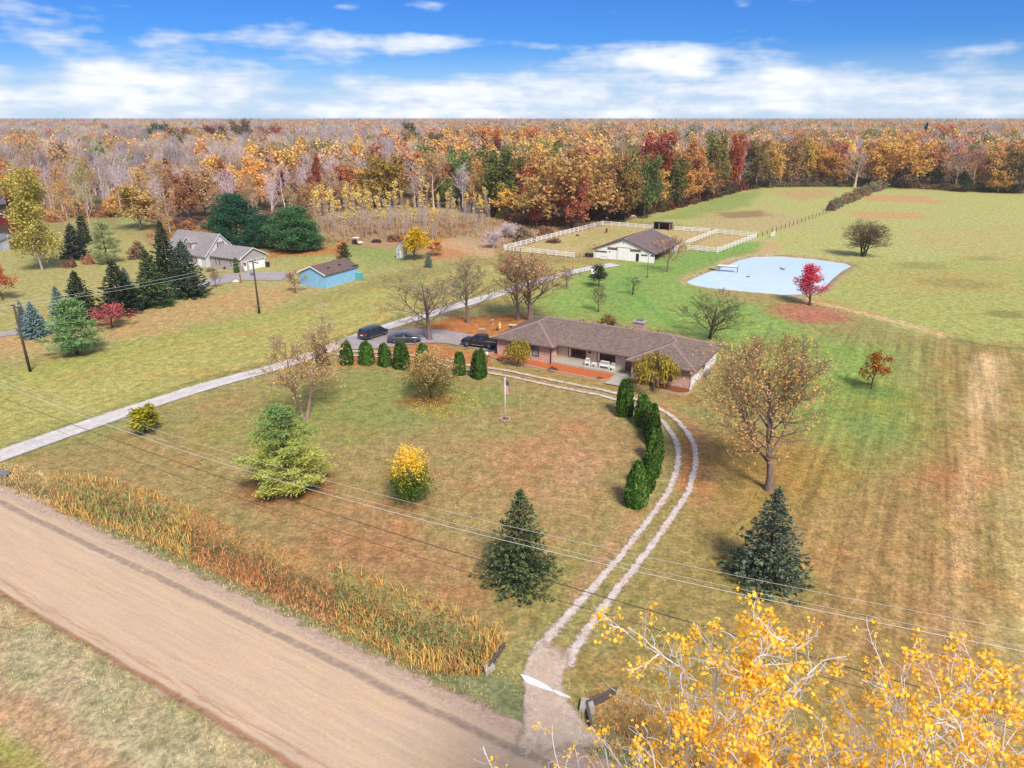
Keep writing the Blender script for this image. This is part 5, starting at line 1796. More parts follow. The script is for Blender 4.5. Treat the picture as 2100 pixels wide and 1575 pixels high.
OLIVE, GREEN, TAN, RUST, RED, ORANGE, GOLD, BROWN, LIME, DKRED, PINK, LILAC = ((164, 148, 74), (118, 136, 66), (206, 164, 92), (190, 116, 60), (178, 84, 56), (228, 148, 66), (234, 186, 76), (168, 124, 80),
                                                                      (196, 190, 88), (150, 72, 58), (208, 150, 122), (206, 190, 194))
NAMES = {OLIVE: 'olive green', GREEN: 'dark green', TAN: 'tan orange', RUST: 'rust coloured', RED: 'brick red', ORANGE: 'bright orange', GOLD: 'golden yellow', BROWN: 'russet brown', LIME: 'pale lime green',
         DKRED: 'deep red', PINK: 'pinkish tan', LILAC: 'bare lilac-grey'}
# trees of the woods that can be picked out: kind, x, foot row, top row, width, colour, where
EDGE = [
    (cone_a, 478, 432, 330, 44, RUST, 'conical tree rising left above the big green pines'), (cone_a, 588, 425, 350, 46, (170, 84, 48), 'conical tree above the gap between the big green pines'),
    (cone_a, 645, 428, 323, 42, (166, 92, 48), 'slim conical tree standing right of the big green pines'), (cone_a, 682, 420, 352, 46, (206, 92, 52), 'conical tree above left end of the yellow poplars'),
    (maple_a, 708, 420, 340, 58, (196, 112, 60), 'tree just right of a red conical one above the poplars'), (maple_a, 742, 418, 345, 50, (206, 124, 66), 'round tree above the middle of the poplar stand'),
    (oak_a, 800, 424, 318, 88, (176, 140, 44), 'broad oak above the right half of the poplar stand'), (maple_a, 735, 372, 290, 44, GOLD, 'tree top behind the orange trees above the poplars'),
    (thin_a, 762, 412, 312, 54, (150, 138, 104), 'half-bare round tree left of the olive gold oak'), (thin_a, 890, 428, 314, 78, (186, 146, 92), 'half-bare oak above the poplar stand, right end'),
    (bare_b, 965, 432, 345, 50, LILAC, 'bare tree left of the green oak in the centre'), (oak_a, 1035, 440, 302, 92, (112, 122, 52), 'oak left of the huge tan oak'),
    (oak_b, 1172, 466, 306, 175, (200, 154, 80), 'huge spreading oak behind left paddock fence'), (cone_a, 1182, 474, 356, 48, (200, 116, 74), 'conical tree in front of the huge tan oak'),
    (oak_a, 1245, 456, 312, 82, (186, 140, 84), 'oak right of the huge tan oak'), (cone_a, 1098, 470, 398, 36, (152, 74, 50), 'low shrubby tree left of the huge tan oak'),
    (oak_a, 1282, 452, 300, 66, (126, 128, 62), 'oak rising above the grazing cream horse'), (oak_c, 1280, 455, 344, 60, (164, 130, 58), 'front oak above the grazing cream horse'), (oak_a, 1336, 425, 272, 84, RED, 'oak with broad crown right of the green oaks'),
    (oak_a, 1326, 448, 318, 52, (110, 130, 66), 'oak at the pasture edge below the brick red oak'), (oak_c, 1375, 428, 324, 50, (122, 118, 56), 'narrow oak beside the golden maple at the pasture edge'),
    (maple_a, 1405, 420, 350, 44, (222, 160, 62), 'small maple at the pasture edge below the pale orange oak'), (oak_c, 1425, 414, 286, 52, (216, 152, 78), 'tall oak behind the small golden maple'),
    (oak_a, 1462, 408, 270, 62, (140, 130, 62), 'tall oak left of the red-orange oak'), (oak_c, 1494, 398, 276, 42, (190, 88, 42), 'narrow red-orange oak at the pasture corner'), (oak_a, 1452, 412, 335, 50, (176, 128, 74), 'low oak in front at the pasture edge'),
    (bare_b, 1515, 392, 300, 34, LILAC, 'bare tree right of the red-orange oak'), (oak_a, 1540, 388, 288, 54, (138, 116, 62), 'oak at the far corner of the pasture'),
    (maple_a, 1578, 386, 284, 50, (214, 166, 72), 'maple at the far corner of the pasture'), (oak_a, 1612, 382, 284, 62, (170, 128, 76), 'round oak above the far pasture hedge'), (maple_a, 1660, 379, 284, 38, (216, 172, 50), 'slim maple above the far pasture hedge'),
    (maple_a, 1682, 379, 295, 40, (222, 160, 66), 'maple right of the slim golden one'), (cone_a, 1640, 380, 330, 16, (70, 84, 50), 'dark slim juniper above the far pasture hedge'), (maple_a, 1712, 382, 314, 46, (206, 150, 58), 'low maple left of the hedge end'),
    (bare_c, 1752, 384, 306, 60, LILAC, 'bare tree above the end of the hedge row'), (maple_a, 1790, 384, 286, 48, (226, 172, 62), 'maple above the end of the hedge row'), (oak_b, 1850, 386, 284, 104, (226, 170, 66), 'big maple in the row behind the far field'),
    (oak_a, 1908, 386, 294, 62, (198, 136, 88), 'oak right of the big golden maple'), (thin_a, 1958, 390, 306, 66, (176, 146, 128), 'half-bare tree behind the far field'), (thin_a, 1992, 392, 306, 56, (186, 132, 110), 'half-bare pinkish tree at right behind the far field'),
    (oak_a, 2036, 393, 304, 64, (208, 158, 82), 'oak at the right behind the far field'), (oak_a, 2088, 396, 298, 66, (146, 122, 66), 'oak at the right edge of the picture'), (cone_a, 1982, 394, 352, 34, (64, 82, 56), 'dark juniper at the foot of the far woods'), (cone_a, 1922, 388, 330, 30, (82, 92, 62), 'dark evergreen left of the half-bare trees'),
    (maple_a, 2046, 396, 350, 40, (216, 168, 64), 'small maple low at the right behind the far field'),
    (oak_a, 1005, 330, 259, 64, (228, 152, 52), 'oak crown far up in the central woods'), (oak_a, 1085, 330, 259, 46, (226, 150, 56), 'oak crown right of the other orange crown in the central woods'), (maple_a, 1112, 365, 282, 36, LIME, 'tree in the middle of the central woods'),
    (oak_a, 1012, 362, 282, 50, (140, 70, 44), 'oak crown left of the lime green tree'), (oak_a, 890, 350, 272, 40, (128, 104, 56), 'round oak crown deep in the woods, left of centre'), (oak_a, 502, 318, 246, 50, (128, 104, 64), 'tall oak crown breaking the skyline left'),
    (oak_a, 452, 322, 258, 56, (128, 62, 48), 'oak crown left of the skyline oak'), (oak_a, 330, 318, 252, 40, (82, 104, 60), 'tall oak crown at the left skyline'), (oak_a, 372, 322, 261, 52, (164, 96, 56), 'oak crown right of the green skyline crown'), (oak_a, 560, 322, 259, 60, (176, 100, 58), 'oak crown right of the skyline oak'),
    (oak_a, 842, 312, 250, 28, (104, 100, 58), 'round dark crown on the skyline, centre'), (oak_a, 1932, 316, 256, 52, (216, 120, 48), 'oak standing out deep in the right-hand woods'), (cone_a, 1886, 310, 252, 16, (44, 62, 60), 'dark pine standing out deep in the right-hand woods'),
    (maple_a, 290, 470, 378, 84, (206, 168, 84), 'loose tree behind the neighbour\'s clearing'), (maple_a, 372, 446, 374, 34, (236, 184, 74), 'small tree behind the neighbour\'s house'), (cone_a, 352, 430, 326, 36, (174, 88, 56), 'slim tree behind the neighbour\'s tan tree'),
    (maple_a, 232, 446, 400, 30, (234, 172, 60), 'small tree left of the clearing'), (thin_a, 350, 480, 405, 60, (196, 152, 104), 'half-bare tree behind the neighbour\'s dark spruces'), (maple_a, 310, 455, 415, 26, (176, 74, 66), 'low shrubby tree beyond the clearing'),
    (oak_a, 70, 350, 275, 60, (222, 160, 76), 'tree on the left skyline'), (thin_a, 150, 505, 365, 62, (214, 156, 60), 'tall loose poplar right of the cottonwood'), (thin_a, 192, 496, 330, 48, (176, 170, 78), 'tall thin poplar behind the orange one'),
]
for (kd, px, py, tp, w_, cc_, where) in EDGE:
    nm = 'woodland_tree'
    cname = NAMES.get(cc_) if isinstance(cc_, tuple) and cc_ in NAMES else None
    if cname is None:
        r_, g_, b_ = cc_
        mxn = min(NAMES, key=lambda q: sum((a - c) ** 2 for a, c in zip(q, cc_)))
        cname = NAMES[mxn]
    tree_px(kd, nm, f'{cname} {where}', 'tree', px, py, tp, w_ * (1.25 if kd in (oak_a, oak_b, oak_c, maple_a) else 1.1), cc_, 'trees of the woods')

# the rest of the near woods, tree by tree
PAL_L = [(bare_a, LILAC, 7), (bare_b, (186, 166, 168), 6), (bare_c, (178, 150, 138), 6), (thin_a, TAN, 4), (thin_a, (196, 160, 100), 4), (cone_a, RUST, 1), (maple_a, GOLD, 2), (oak_a, BROWN, 2), (maple_a, ORANGE, 1), (oak_a, TAN, 2)]
PAL_R = [(oak_a, BROWN, 3), (oak_b, TAN, 3), (oak_c, OLIVE, 4), (maple_a, GOLD, 4), (oak_a, RUST, 2), (bare_b, LILAC, 2), (thin_a, PINK, 2), (oak_a, GREEN, 3), (maple_a, ORANGE, 2), (oak_a, RED, 1), (thin_a, TAN, 2), (oak_a, OLIVE, 2)]
FORMS = {id(oak_a): 'round oak', id(oak_b): 'spreading oak', id(oak_c): 'narrow oak', id(maple_a): 'oval maple', id(thin_a): 'half-bare tree', id(cone_a): 'conical tree', id(bare_a): 'upright leafless tree', id(bare_b): 'wide leafless tree', id(bare_c): 'slim leafless tree'}


def pick(pal, rn):
    tot = sum(p[2] for p in pal)
    q = rn.uniform(0, tot)
    for p in pal:
        q -= p[2]
        if q <= 0:
            return p
    return pal[-1]


wa = [math.atan2(w[0], w[1]) for w in WOOD]
wr = [math.hypot(*w) for w in WOOD]
rn = random.Random(21)
made = 0
taken = [tuple(at(e[1], e[2])) for e in EDGE]
FAR_R = {}
cand = []
for ai in np.arange(-0.66, 0.66, 0.026):
    rr0 = float(np.interp(ai, wa, wr)) + 3
    for k in range(9):
        r_ = rr0 + k * 9.5 + rn.uniform(-3, 3)
        a_ = ai + rn.uniform(-0.011, 0.011)
        cand.append((r_ - rr0, r_, a_))
cand.sort()
for (depth, r_, a_) in cand:
    x, y = math.sin(a_) * r_, math.cos(a_) * r_
    if any((x - t[0]) ** 2 + (y - t[1]) ** 2 < 30 for t in taken):
        continue
    if made >= 225:
        break
    pal = PAL_L if a_ < -0.10 + rn.uniform(-0.05, 0.05) else PAL_R
    kd, cc_, _ = pick(pal, rn)
    side = 'left' if a_ < -0.10 else ('central' if a_ < 0.14 else 'right-hand')
    bare = kd in (bare_a, bare_b, bare_c)
    cn = 'grey' if bare else NAMES.get(cc_, 'tan')
    jit = [min(255, max(20, c_ + rn.randint(-14, 14))) for c_ in cc_]
    h_ = rn.uniform(13, 20) * (0.82 if depth < 4 else 1.0)
    kd.place('woodland_tree', f'{cn} {FORMS[id(kd)]} among its like in the {side} woods', 'tree', (x, y), h_, h_ * rn.uniform(0.7, 0.95) if kd in (oak_a, oak_b, oak_c, maple_a) else None, rn.uniform(0, 6.28), soft(C(*jit, K_)), f'{cn} {FORMS[id(kd)]}s of the {side} woods')
    taken.append((x, y))
    made += 1

# ---- beyond: the unbroken woods to the horizon, one mass
fr = np.random.default_rng(33)
pts_l, sc_l = [], []
for (ra, rb, sp_, sm) in ((0, 260, 8.5, 1.0), (260, 900, 11, 1.1), (900, 2300, 14, 1.2), (2300, 6500, 26, 1.5)):
    base_r = 0
    for ai in np.arange(-0.80, 0.80, 0.006):
        edge_r = float(np.interp(ai, wa, wr)) + 82
        r0_, r1_ = edge_r + ra, edge_r + rb
        r_ = r0_
        da = 0.006
        n_ = int(0.5 * (r1_ ** 2 - r0_ ** 2) * da / (sp_ * sp_) + fr.random())
        if n_ <= 0:
            continue
        rr = np.sqrt(fr.uniform(r0_ ** 2, r1_ ** 2, n_))
        aa = ai + fr.uniform(0, da, n_)
        pts_l.append(np.stack([np.sin(aa) * rr, np.cos(aa) * rr, np.full(n_, -0.3)], 1))
        sc_l.append((0.72 + 0.6 * fr.random(n_) ** 1.6) * sm)
FP = np.concatenate(pts_l)
FS = np.concatenate(sc_l)
FN = vnoise(FP[:, :2], 90, 3)
FN2 = vnoise(FP[:, :2] + 500, 260, 2)
gaps = (vnoise(FP[:, :2] + 900, 420, 2) > 0.70) & (np.hypot(FP[:, 0], FP[:, 1]) > 700)
FP, FS, FN, FN2 = FP[~gaps], FS[~gaps], FN[~gaps], FN2[~gaps]
azf = np.arctan2(FP[:, 0], FP[:, 1])
bareness = np.clip(0.36 + (FN - 0.5) * 3.2 + np.where(azf < -0.12, 0.3, -0.1), 0.04, 0.9)
isbare = fr.random(len(FP)) < bareness
RAMP = [soft(C(*c_, 1.05), 0.14) for c_ in (OLIVE, (190, 146, 98), TAN, (206, 132, 84), GOLD, (214, 172, 120), (226, 160, 84), GREEN, (186, 130, 96), (206, 166, 112), GOLD, (150, 140, 88))]
RAMP_B = [C(*c_, 1.0) for c_ in ((206, 190, 190), (190, 172, 174), (216, 192, 176), (206, 174, 150), (186, 166, 166), (220, 196, 172))]
FAR_LEAF = leaf_mat('far_autumn_leaves', by_obj=True, ramp=RAMP)
FAR_TWIG = leaf_mat('far_bare_twigs', by_obj=True, ramp=RAMP_B, trans=0.2)


def far_mesh(kd, mat, leafy, seed):
    """coarse crown of the same kind for the distance"""
    rng = np.random.default_rng(seed)
    n = 620 if leafy else 420
    if leafy:
        d = nrm(rng.normal(0, 1, (n, 3)))
        lum = 1 + 0.22 * np.sin(d[:, 0] * 4 + seed) + 0.2 * np.sin(d[:, 1] * 5 + seed * 1.7) + 0.12 * np.sin(d[:, 2] * 6)
        P_ = d * (rng.uniform(0.5, 1, n) ** 0.4 * lum)[:, None] * np.array([4.6, 4.6, 6.2]) + np.array([0, 0, 10.2])
        v, f = leaves(P_, 1.1, rng, 0.8, 0.7)
    else:
        p0 = np.zeros((n, 3))
        p0[:, 2] = rng.uniform(3, 12, n)
        p0[:, :2] = rng.normal(0, 0.9, (n, 2))
        a = rng.uniform(0, 6.28, n)
        s_ = rng.uniform(0.15, 0.75, n)
        d0 = np.stack([np.cos(a) * s_, np.sin(a) * s_, np.ones(n)], 1)
        pts, dirs, rad = grow(rng, p0, d0, rng.uniform(3, 6.5, n), np.full(n, 0.09), 2, 0.1, 0.05, 0.4)
        v, f = tubes(pts, rad, 3)
    tv, tf = tubes(np.array([[[0, 0, 0], [0, 0, 5], [0, 0, 9.0]]], float), np.array([[0.35, 0.28, 0.12]]), 5)
    V_, F_ = join([(v, f), (tv, tf)])
    me_ = mesh_np('wood_mass', V_, [F_])
    me_.materials.append(mat)
    return me_


def scatter(name, pts, scl, protos, label, cat, seed=0, tilt=0.0):
    """one object: copies of a few coarse crowns on many points, by geometry nodes"""
    me_ = bpy.data.meshes.new(name)
    me_.vertices.add(len(pts))
    me_.vertices.foreach_set('co', np.asarray(pts, np.float32).ravel())
    at1 = me_.attributes.new('scl', 'FLOAT', 'POINT')
    at1.data.foreach_set('value', np.asarray(scl, np.float32))
    o = link_obj(name, me_)
    ng = bpy.data.node_groups.new(name, 'GeometryNodeTree')
    ng.interface.new_socket('Geometry', in_out='INPUT', socket_type='NodeSocketGeometry')
    ng.interface.new_socket('Geometry', in_out='OUTPUT', socket_type='NodeSocketGeometry')
    n_in = ng.nodes.new('NodeGroupInput')
    n_out = ng.nodes.new('NodeGroupOutput')
    jn = ng.nodes.new('GeometryNodeJoinGeometry')
    gi = ng.nodes.new('GeometryNodeGeometryToInstance')
    for i, pr in enumerate(protos):
        oi = ng.nodes.new('GeometryNodeObjectInfo')
        oi.inputs['Object'].default_value = pr
        oi.inputs['As Instance'].default_value = True
        ng.links.new(oi.outputs['Geometry'], jn.inputs[0])
    iop = ng.nodes.new('GeometryNodeInstanceOnPoints')
    iop.inputs['Pick Instance'].default_value = True
    ng.links.new(n_in.outputs[0], iop.inputs['Points'])
    ng.links.new(jn.outputs[0], iop.inputs['Instance'])
    ri_ = ng.nodes.new('FunctionNodeRandomValue')
    ri_.data_type = 'INT'
    ri_.inputs['Min'].default_value if False else None
    for s_ in ri_.inputs:
        if s_.type == 'INT' and s_.name == 'Min':
            s_.default_value = 0
        if s_.type == 'INT' and s_.name == 'Max':
            s_.default_value = len(protos) - 1
        if s_.name == 'Seed':
            s_.default_value = seed
    ng.links.new([s_ for s_ in ri_.outputs if s_.type == 'INT'][0], iop.inputs['Instance Index'])
    rv = ng.nodes.new('FunctionNodeRandomValue')
    rv.data_type = 'FLOAT_VECTOR'
    rv.inputs['Min'].default_value = (-tilt, -tilt, 0)
    rv.inputs['Max'].default_value = (tilt, tilt, 6.283)
    ng.links.new(rv.outputs[0], iop.inputs['Rotation'])
    na = ng.nodes.new('GeometryNodeInputNamedAttribute')
    na.data_type = 'FLOAT'
    na.inputs['Name'].default_value = 'scl'
    ng.links.new(na.outputs['Attribute'], iop.inputs['Scale'])
    ng.links.new(iop.outputs[0], n_out.inputs[0])
    md = o.modifiers.new('scatter', 'NODES')
    md.node_group = ng
    tag(o, label, cat, kind='stuff')
    return o


def proto(name, me_):
    return bpy.data.objects.new(name, me_)      # shared shape only; never linked into the scene


far_leafy = [proto('far_crown', far_mesh(None, FAR_LEAF, True, s_)) for s_ in (51, 52, 53)]
far_bare = [proto('far_bare', far_mesh(None, FAR_TWIG, False, s_)) for s_ in (61, 62, 63)]
scatter('far_woods', FP[~isbare], FS[~isbare], far_leafy, 'autumn woods stretching to the horizon', 'woods', 1)
scatter('far_bare_woods', FP[isbare], FS[isbare], far_bare, 'leafless grey woods among the autumn colour to the horizon', 'woods', 2)

# ------------------------------------------------------------------ garden trees and shrubs
def grad_leaf(name, ca_, cb_, z0, z1, trans=0.3, var=0.28):
    """foliage that turns from one colour to the other up the crown"""
    m_, N_ = new_mat(name)
    rnd = N_.n('ShaderNodeNewGeometry').outputs['Random Per Island']
    co_ = N_.n('ShaderNodeTexCoord').outputs['Object']
    zz = N_.sep(co_)[2]
    cl = N_.noise(co_, 0.9, 2, 0.5)
    t = N_.smooth(N_.math('ADD', zz, N_.math('ADD', N_.math('MULTIPLY', N_.math('SUBTRACT', cl, 0.5), (z1 - z0) * 1.6), N_.math('MULTIPLY', N_.math('SUBTRACT', rnd, 0.5), (z1 - z0) * 0.5))), z0, z1)
    c_ = N_.scale_col(N_.mix(t, ca_, cb_), N_.lin(rnd, 0, 1, 1 - var, 1 + var))
    d_ = N_.n('ShaderNodeBsdfDiffuse')
    N_.link(c_, d_.inputs[0])
    t_ = N_.n('ShaderNodeBsdfTranslucent')
    N_.link(c_, t_.inputs[0])
    mx = N_.n('ShaderNodeMixShader')
    mx.inputs[0].default_value = trans
    N_.link(d_.outputs[0], mx.inputs[1])
    N_.link(t_.outputs[0], mx.inputs[2])
    out(N_, mx.outputs[0])
    return m_


KN = 0.85
big_spruce_a = Kind(spruce(101, 7.6, 2.7, 26, 13, 26, droop=0.22, size=0.26, skirt=0.03, power=0.9), BARK_D, leaf_mat('green_spruce_needles', C(52, 78, 50, KN), C(118, 128, 84, KN), 0.15, clump=0.9, var=0.4))
big_spruce_b = Kind(spruce(102, 7.4, 2.7, 24, 13, 26, droop=0.16, size=0.27, skirt=0.03, power=0.92), BARK_D, leaf_mat('blue_green_spruce_needles', C(52, 76, 68, KN), C(122, 134, 106, KN), 0.15, clump=0.9, var=0.4))
tree_px(big_spruce_a, 'spruce_tree', 'dark green spruce on front lawn left of the two-track drive', 'tree', 1066, 1192, 1006, 168, (60, 84, 58))
tree_px(big_spruce_b, 'spruce_tree', 'dark bluish spruce right of the two-track drive', 'tree', 1571, 1188, 1003, 172, (58, 80, 70))
wp = Kind(pine(103, 8.6, 3.6, 10, 7, trunk=0.08, per=44, blade=0.28, sig=0.3, power=0.66, flat=0.28), BARK_D, grad_leaf('yellowing_pine_needles', C(184, 188, 96, 0.95), C(122, 152, 92, 0.92), 3.4, 8.8, 0.25))
tree_px(wp, 'pine_tree', 'yellow-green white pine on the front lawn beside the ditch', 'tree', 592, 1006, 834, 178, (150, 160, 80))
yb = Kind(oval(104, 1.75, 5, 6500, 0.15, 0.53, 0.5), BARK_D, grad_leaf('yellow_topped_leaves', C(84, 112, 44, 0.95), C(250, 210, 80, 1.0), 2.0, 4.6, 0.35))
tree_px(yb, 'young_maple', 'small round maple, golden above and green below, on the front lawn', 'tree', 843, 1028, 916, 98, (200, 170, 60))
birch = Kind(broad(105, 12, spread=0.36, limbs=12, subs=9, twigs=8, fine=3, leaf=4200, leaf_size=0.15, lsig=0.28, t0=0.28, ang=0.62, up=0.08, stems=2, twig_r=0.016, r=0.17, shape=0.35, leaf_sel=lambda p, g: p[:, 2] < 10.4 + g.normal(0, 1.2, len(p)), droop=0.03), bark_mat('peeling_bark', C(176, 148, 130, 0.8), C(140, 114, 100, 0.8)), leaf_mat('birch_leaves', C(238, 196, 110, 1.0), C(222, 186, 116, 1.0)))
tree_px(birch, 'river_birch', 'twin-stemmed birch with thinning yellow leaves beside the gravel drive', 'tree', 627, 860, 668, 205, (220, 180, 90), rz=0.4)
crab = Kind(oval(106, 3.2, 6.2, 6500, 0.18, 0.56, 0.46, 9, 0.5, 0.12), BARK_D, grad_leaf('crab_leaves', C(118, 112, 60, 0.9), C(192, 160, 106, 0.95), 1.8, 5.4, 0.3, 0.45))
tree_px(crab, 'crabapple_tree', 'round olive-tan crabapple above a ring of fallen yellow leaves', 'tree', 885, 815, 712, 116, (150, 130, 80))
yew = Kind(broad(107, 2.6, spread=0.5, limbs=13, subs=6, twigs=4, leaf=1700, leaf_size=0.16, lsig=0.1, t0=0.05, ang=0.8, kl=3, r=0.05), BARK_D, leaf_mat('lime_leaves', C(128, 136, 36, 0.8), C(196, 182, 52, 0.8), 0.3, clump=1.0))
tree_px(yew, 'lime_shrub', 'lone yellow-green shrub beside the gravel drive at left', 'shrub', 297, 890, 834, 66, (150, 150, 50))
# arborvitae
ARB = [Kind(arbor(s_, 4.4, 1.1, l_), BARK_D, leaf_mat(f'arborvitae_{s_}', C(40, 80, 34, k_), C(112, 142, 66, k_), 0.15, clump=1.6, var=0.4)) for s_, l_, k_ in ((111, 4, 0.85), (112, 3, 0.7), (113, 5, 0.95))]
ARB_GREY = Kind(arbor(114, 4.0, 1.0, 3), BARK_D, leaf_mat('grey_arborvitae', C(92, 84, 60, 0.8), C(136, 120, 92, 0.8), 0.12, clump=1.6, var=0.35))
left_row = [(662, 752, 706, 30, 'brownish grey-green arborvitae behind the birch, first of the row by the drive'), (713, 747, 699, 30, 'second arborvitae from the left by the drive, right of the brownish one'),
            (754, 747, 698, 33, 'third arborvitae from the left in the row by the drive, below the dark minivan'), (790, 750, 703, 29, 'fourth arborvitae from the left, left one of the touching pair'),
            (826, 755, 701, 36, 'fifth arborvitae from the left, right one of the touching pair below the sedan'), (866, 742, 704, 30, 'arborvitae partly hidden behind the crabapple, left of the bare tree trunk'),
            (942, 768, 720, 28, 'shorter arborvitae right of the crabapple'), (982, 775, 715, 34, 'arborvitae in front of the house\'s left mulch bed, last of the row')]
for i, (px, py, tp, w_, lb) in enumerate(left_row):
    kd = ARB_GREY if i == 0 else ARB[i % 3]
    tree_px(kd, 'arborvitae', lb, 'arborvitae', px, py, tp, w_ * 1.05, (60, 90, 40), 'arborvitae along the drive')
right_row = [(1279, 852, 774, 42, 'farthest and tallest arborvitae of the curved row, nearest the house steps'), (1316, 872, 807, 42, 'second arborvitae of the curved row counted from the house'),
             (1335, 890, 827, 40, 'third arborvitae of the curved row counted from the house'), (1338, 908, 846, 40, 'fourth arborvitae of the curved row counted from the house'),
             (1341, 946, 879, 46, 'fifth arborvitae of the curved row, bulging toward the two-track drive'), (1338, 976, 904, 40, 'sixth arborvitae of the curved row counted from the house'),
             (1325, 1006, 928, 42, 'seventh arborvitae of the curved row, behind the nearest one'), (1301, 1036, 947, 54, 'nearest and largest arborvitae of the curved row')]
for i, (px, py, tp, w_, lb) in enumerate(right_row):
    tree_px(ARB[(i + 1) % 3], 'arborvitae', lb, 'arborvitae', px, py, tp, w_ * 0.95, (60, 90, 40), 'arborvitae along the curved drive')
# honey locust and other loose trees
loc_l = leaf_mat('locust_leaves', C(236, 190, 98, 1.0), C(206, 162, 112, 0.95), 0.35, clump=0.5)
locust = Kind(broad(120, 14.5, spread=0.50, limbs=17, subs=10, twigs=8, fine=4, leaf=6800, leaf_size=0.145, lsig=0.34, t0=0.2, t1=0.85, ang=0.72, up=0.05, twig_r=0.013, r=0.26, shape=0.3, lead=0.72, leaf_sel=lambda p, g: (p[:, 2] < 12.2 + g.normal(0, 1.2, len(p)))), BARK, loc_l)
tree_px(locust, 'honey_locust', 'large locust with sparse gold leaves on the right lawn', 'tree', 1577, 1004, 690, 318, (220, 170, 80), rz=1.0)
bare_n1 = Kind(broad(121, 11.5, spread=0.48, limbs=16, subs=9, twigs=8, fine=3, t0=0.2, t1=0.9, ang=0.75, up=0.07, twig_r=0.012, r=0.2, shape=0.4, lead=0.8), BARK, LEAF_OBJ)
bare_n2 = Kind(broad(122, 11.5, spread=0.38, limbs=18, subs=8, twigs=8, fine=3, t0=0.25, t1=0.95, ang=0.6, up=0.1, twig_r=0.012, r=0.18, shape=0.5, lead=0.85), BARK, LEAF_OBJ)
bare_o = Kind(broad(123, 11.5, spread=0.42, limbs=17, subs=8, twigs=8, fine=3, t0=0.2, t1=0.95, ang=0.62, up=0.1, twig_r=0.012, r=0.2, shape=0.4, lead=0.85, leaf=1600, leaf_size=0.15, lsig=0.3, leaf_sel=lambda p, g: p[:, 2] > 6.0 + g.normal(0, 1.5, len(p))), BARK, LEAF_OBJ)
tree_px(bare_n1, 'bare_tree', 'bare spreading tree between the sedan and the pickup', 'tree', 881, 697, 545, 205, (120, 100, 90), rz=0.3)
tree_px(bare_n2, 'bare_tree', 'bare tree beside the drive behind the sedan', 'tree', 961, 662, 528, 118, (120, 100, 90))
tree_px(bare_o, 'bare_tree', 'nearly bare tree with orange top leaves, left of the pair behind the house', 'tree', 1062, 656, 520, 120, (230, 150, 70))
tree_px(bare_o, 'bare_tree', 'wider nearly bare orange-topped tree, right of the pair behind the house', 'tree', 1087, 659, 508, 180, (226, 156, 80))
tree_px(bare_n2, 'bare_tree', 'small lilac bare tree along the drive toward the barn', 'tree', 1163, 592, 543, 46, (150, 130, 130))
bare_low = Kind(broad(124, 8, spread=0.62, limbs=16, subs=9, twigs=8, fine=3, t0=0.10, t1=0.85, ang=0.85, up=0.09, twig_r=0.011, r=0.16, shape=0.3, lead=0.72), BARK_D, LEAF_OBJ)
tree_px(bare_low, 'bare_tree', 'wide bare tree behind the right end of the house', 'tree', 1456, 694, 598, 165, (120, 100, 90))
orange_bare = Kind(broad(125, 8, spread=0.46, limbs=14, subs=7, twigs=6, fine=2, t0=0.12, t1=0.9, ang=0.7, up=0.1, twig_r=0.011, r=0.12, shape=0.4, lead=0.8, leaf=500, leaf_size=0.2, lsig=0.3), bark_mat('russet_twigs', C(156, 120, 98), C(122, 92, 78)), LEAF_OBJ)
tree_px(orange_bare, 'bare_tree', 'russet twiggy tree beside the white end wall of the house', 'tree', 1524, 778, 690, 84, (216, 146, 76))
tree_px(orange_bare, 'bare_tree', 'russet twiggy tree between the locust and the white end wall', 'tree', 1600, 775, 680, 92, (206, 140, 80))
rusty = Kind(broad(126, 4.4, spread=0.48, limbs=12, subs=7, twigs=5, leaf=1300, leaf_size=0.19, lsig=0.16, t0=0.22, ang=0.9, up=0.02, droop=0.12, twig_r=0.012, r=0.09, kl=3), BARK_D, leaf_mat('rusty_leaves', C(176, 104, 48, 0.8), C(206, 130, 60, 0.8)))
tree_px(rusty, 'ornamental_tree', 'small rust-brown weeping tree alone on the right lawn', 'tree', 1786, 798, 722, 74, (180, 110, 50))
pear = Kind(broad(127, 7, spread=0.30, limbs=24, subs=7, twigs=5, fine=2, leaf=2600, leaf_size=0.2, lsig=0.2, t0=0.16, ang=0.72, up=0.09, shape=0.8, lmin=0.15, kl=3, twig_r=0.012), BARK_D, leaf_mat('crimson_leaves', C(214, 56, 74, 1.05), C(216, 92, 116, 1.0), 0.35))
tree_px(pear, 'pear_tree', 'crimson tree beside the pond above a patch of fallen red leaves', 'tree', 1660, 626, 547, 72, (200, 50, 70))
willow = Kind(broad(128, 8.6, spread=0.46, limbs=15, subs=8, twigs=8, fine=3, leaf=5200, leaf_size=0.18, lsig=0.3, t0=0.22, ang=0.72, up=0.05, droop=0.06, stems=3, twig_r=0.014, r=0.2, shape=0.25, lead=0.8), BARK_D, leaf_mat('willow_leaves', C(138, 122, 76, 0.8), C(170, 150, 104, 0.8)))
tree_px(willow, 'willow_tree', 'grey-olive willow standing alone beyond the pond', 'tree', 1770, 526, 453, 92, (150, 136, 90))
tree_px(Kind(broad(129, 5, spread=0.5, limbs=12, subs=7, twigs=6, leaf=520, leaf_size=0.18, lsig=0.25, t0=0.22, ang=0.85, kl=3, twig_r=0.014, r=0.09), BARK_D, LEAF_OBJ), 'fruit_tree', 'thin olive fruit tree behind the house, nearer of two', 'tree', 1227, 640, 585, 58, (150, 138, 80))
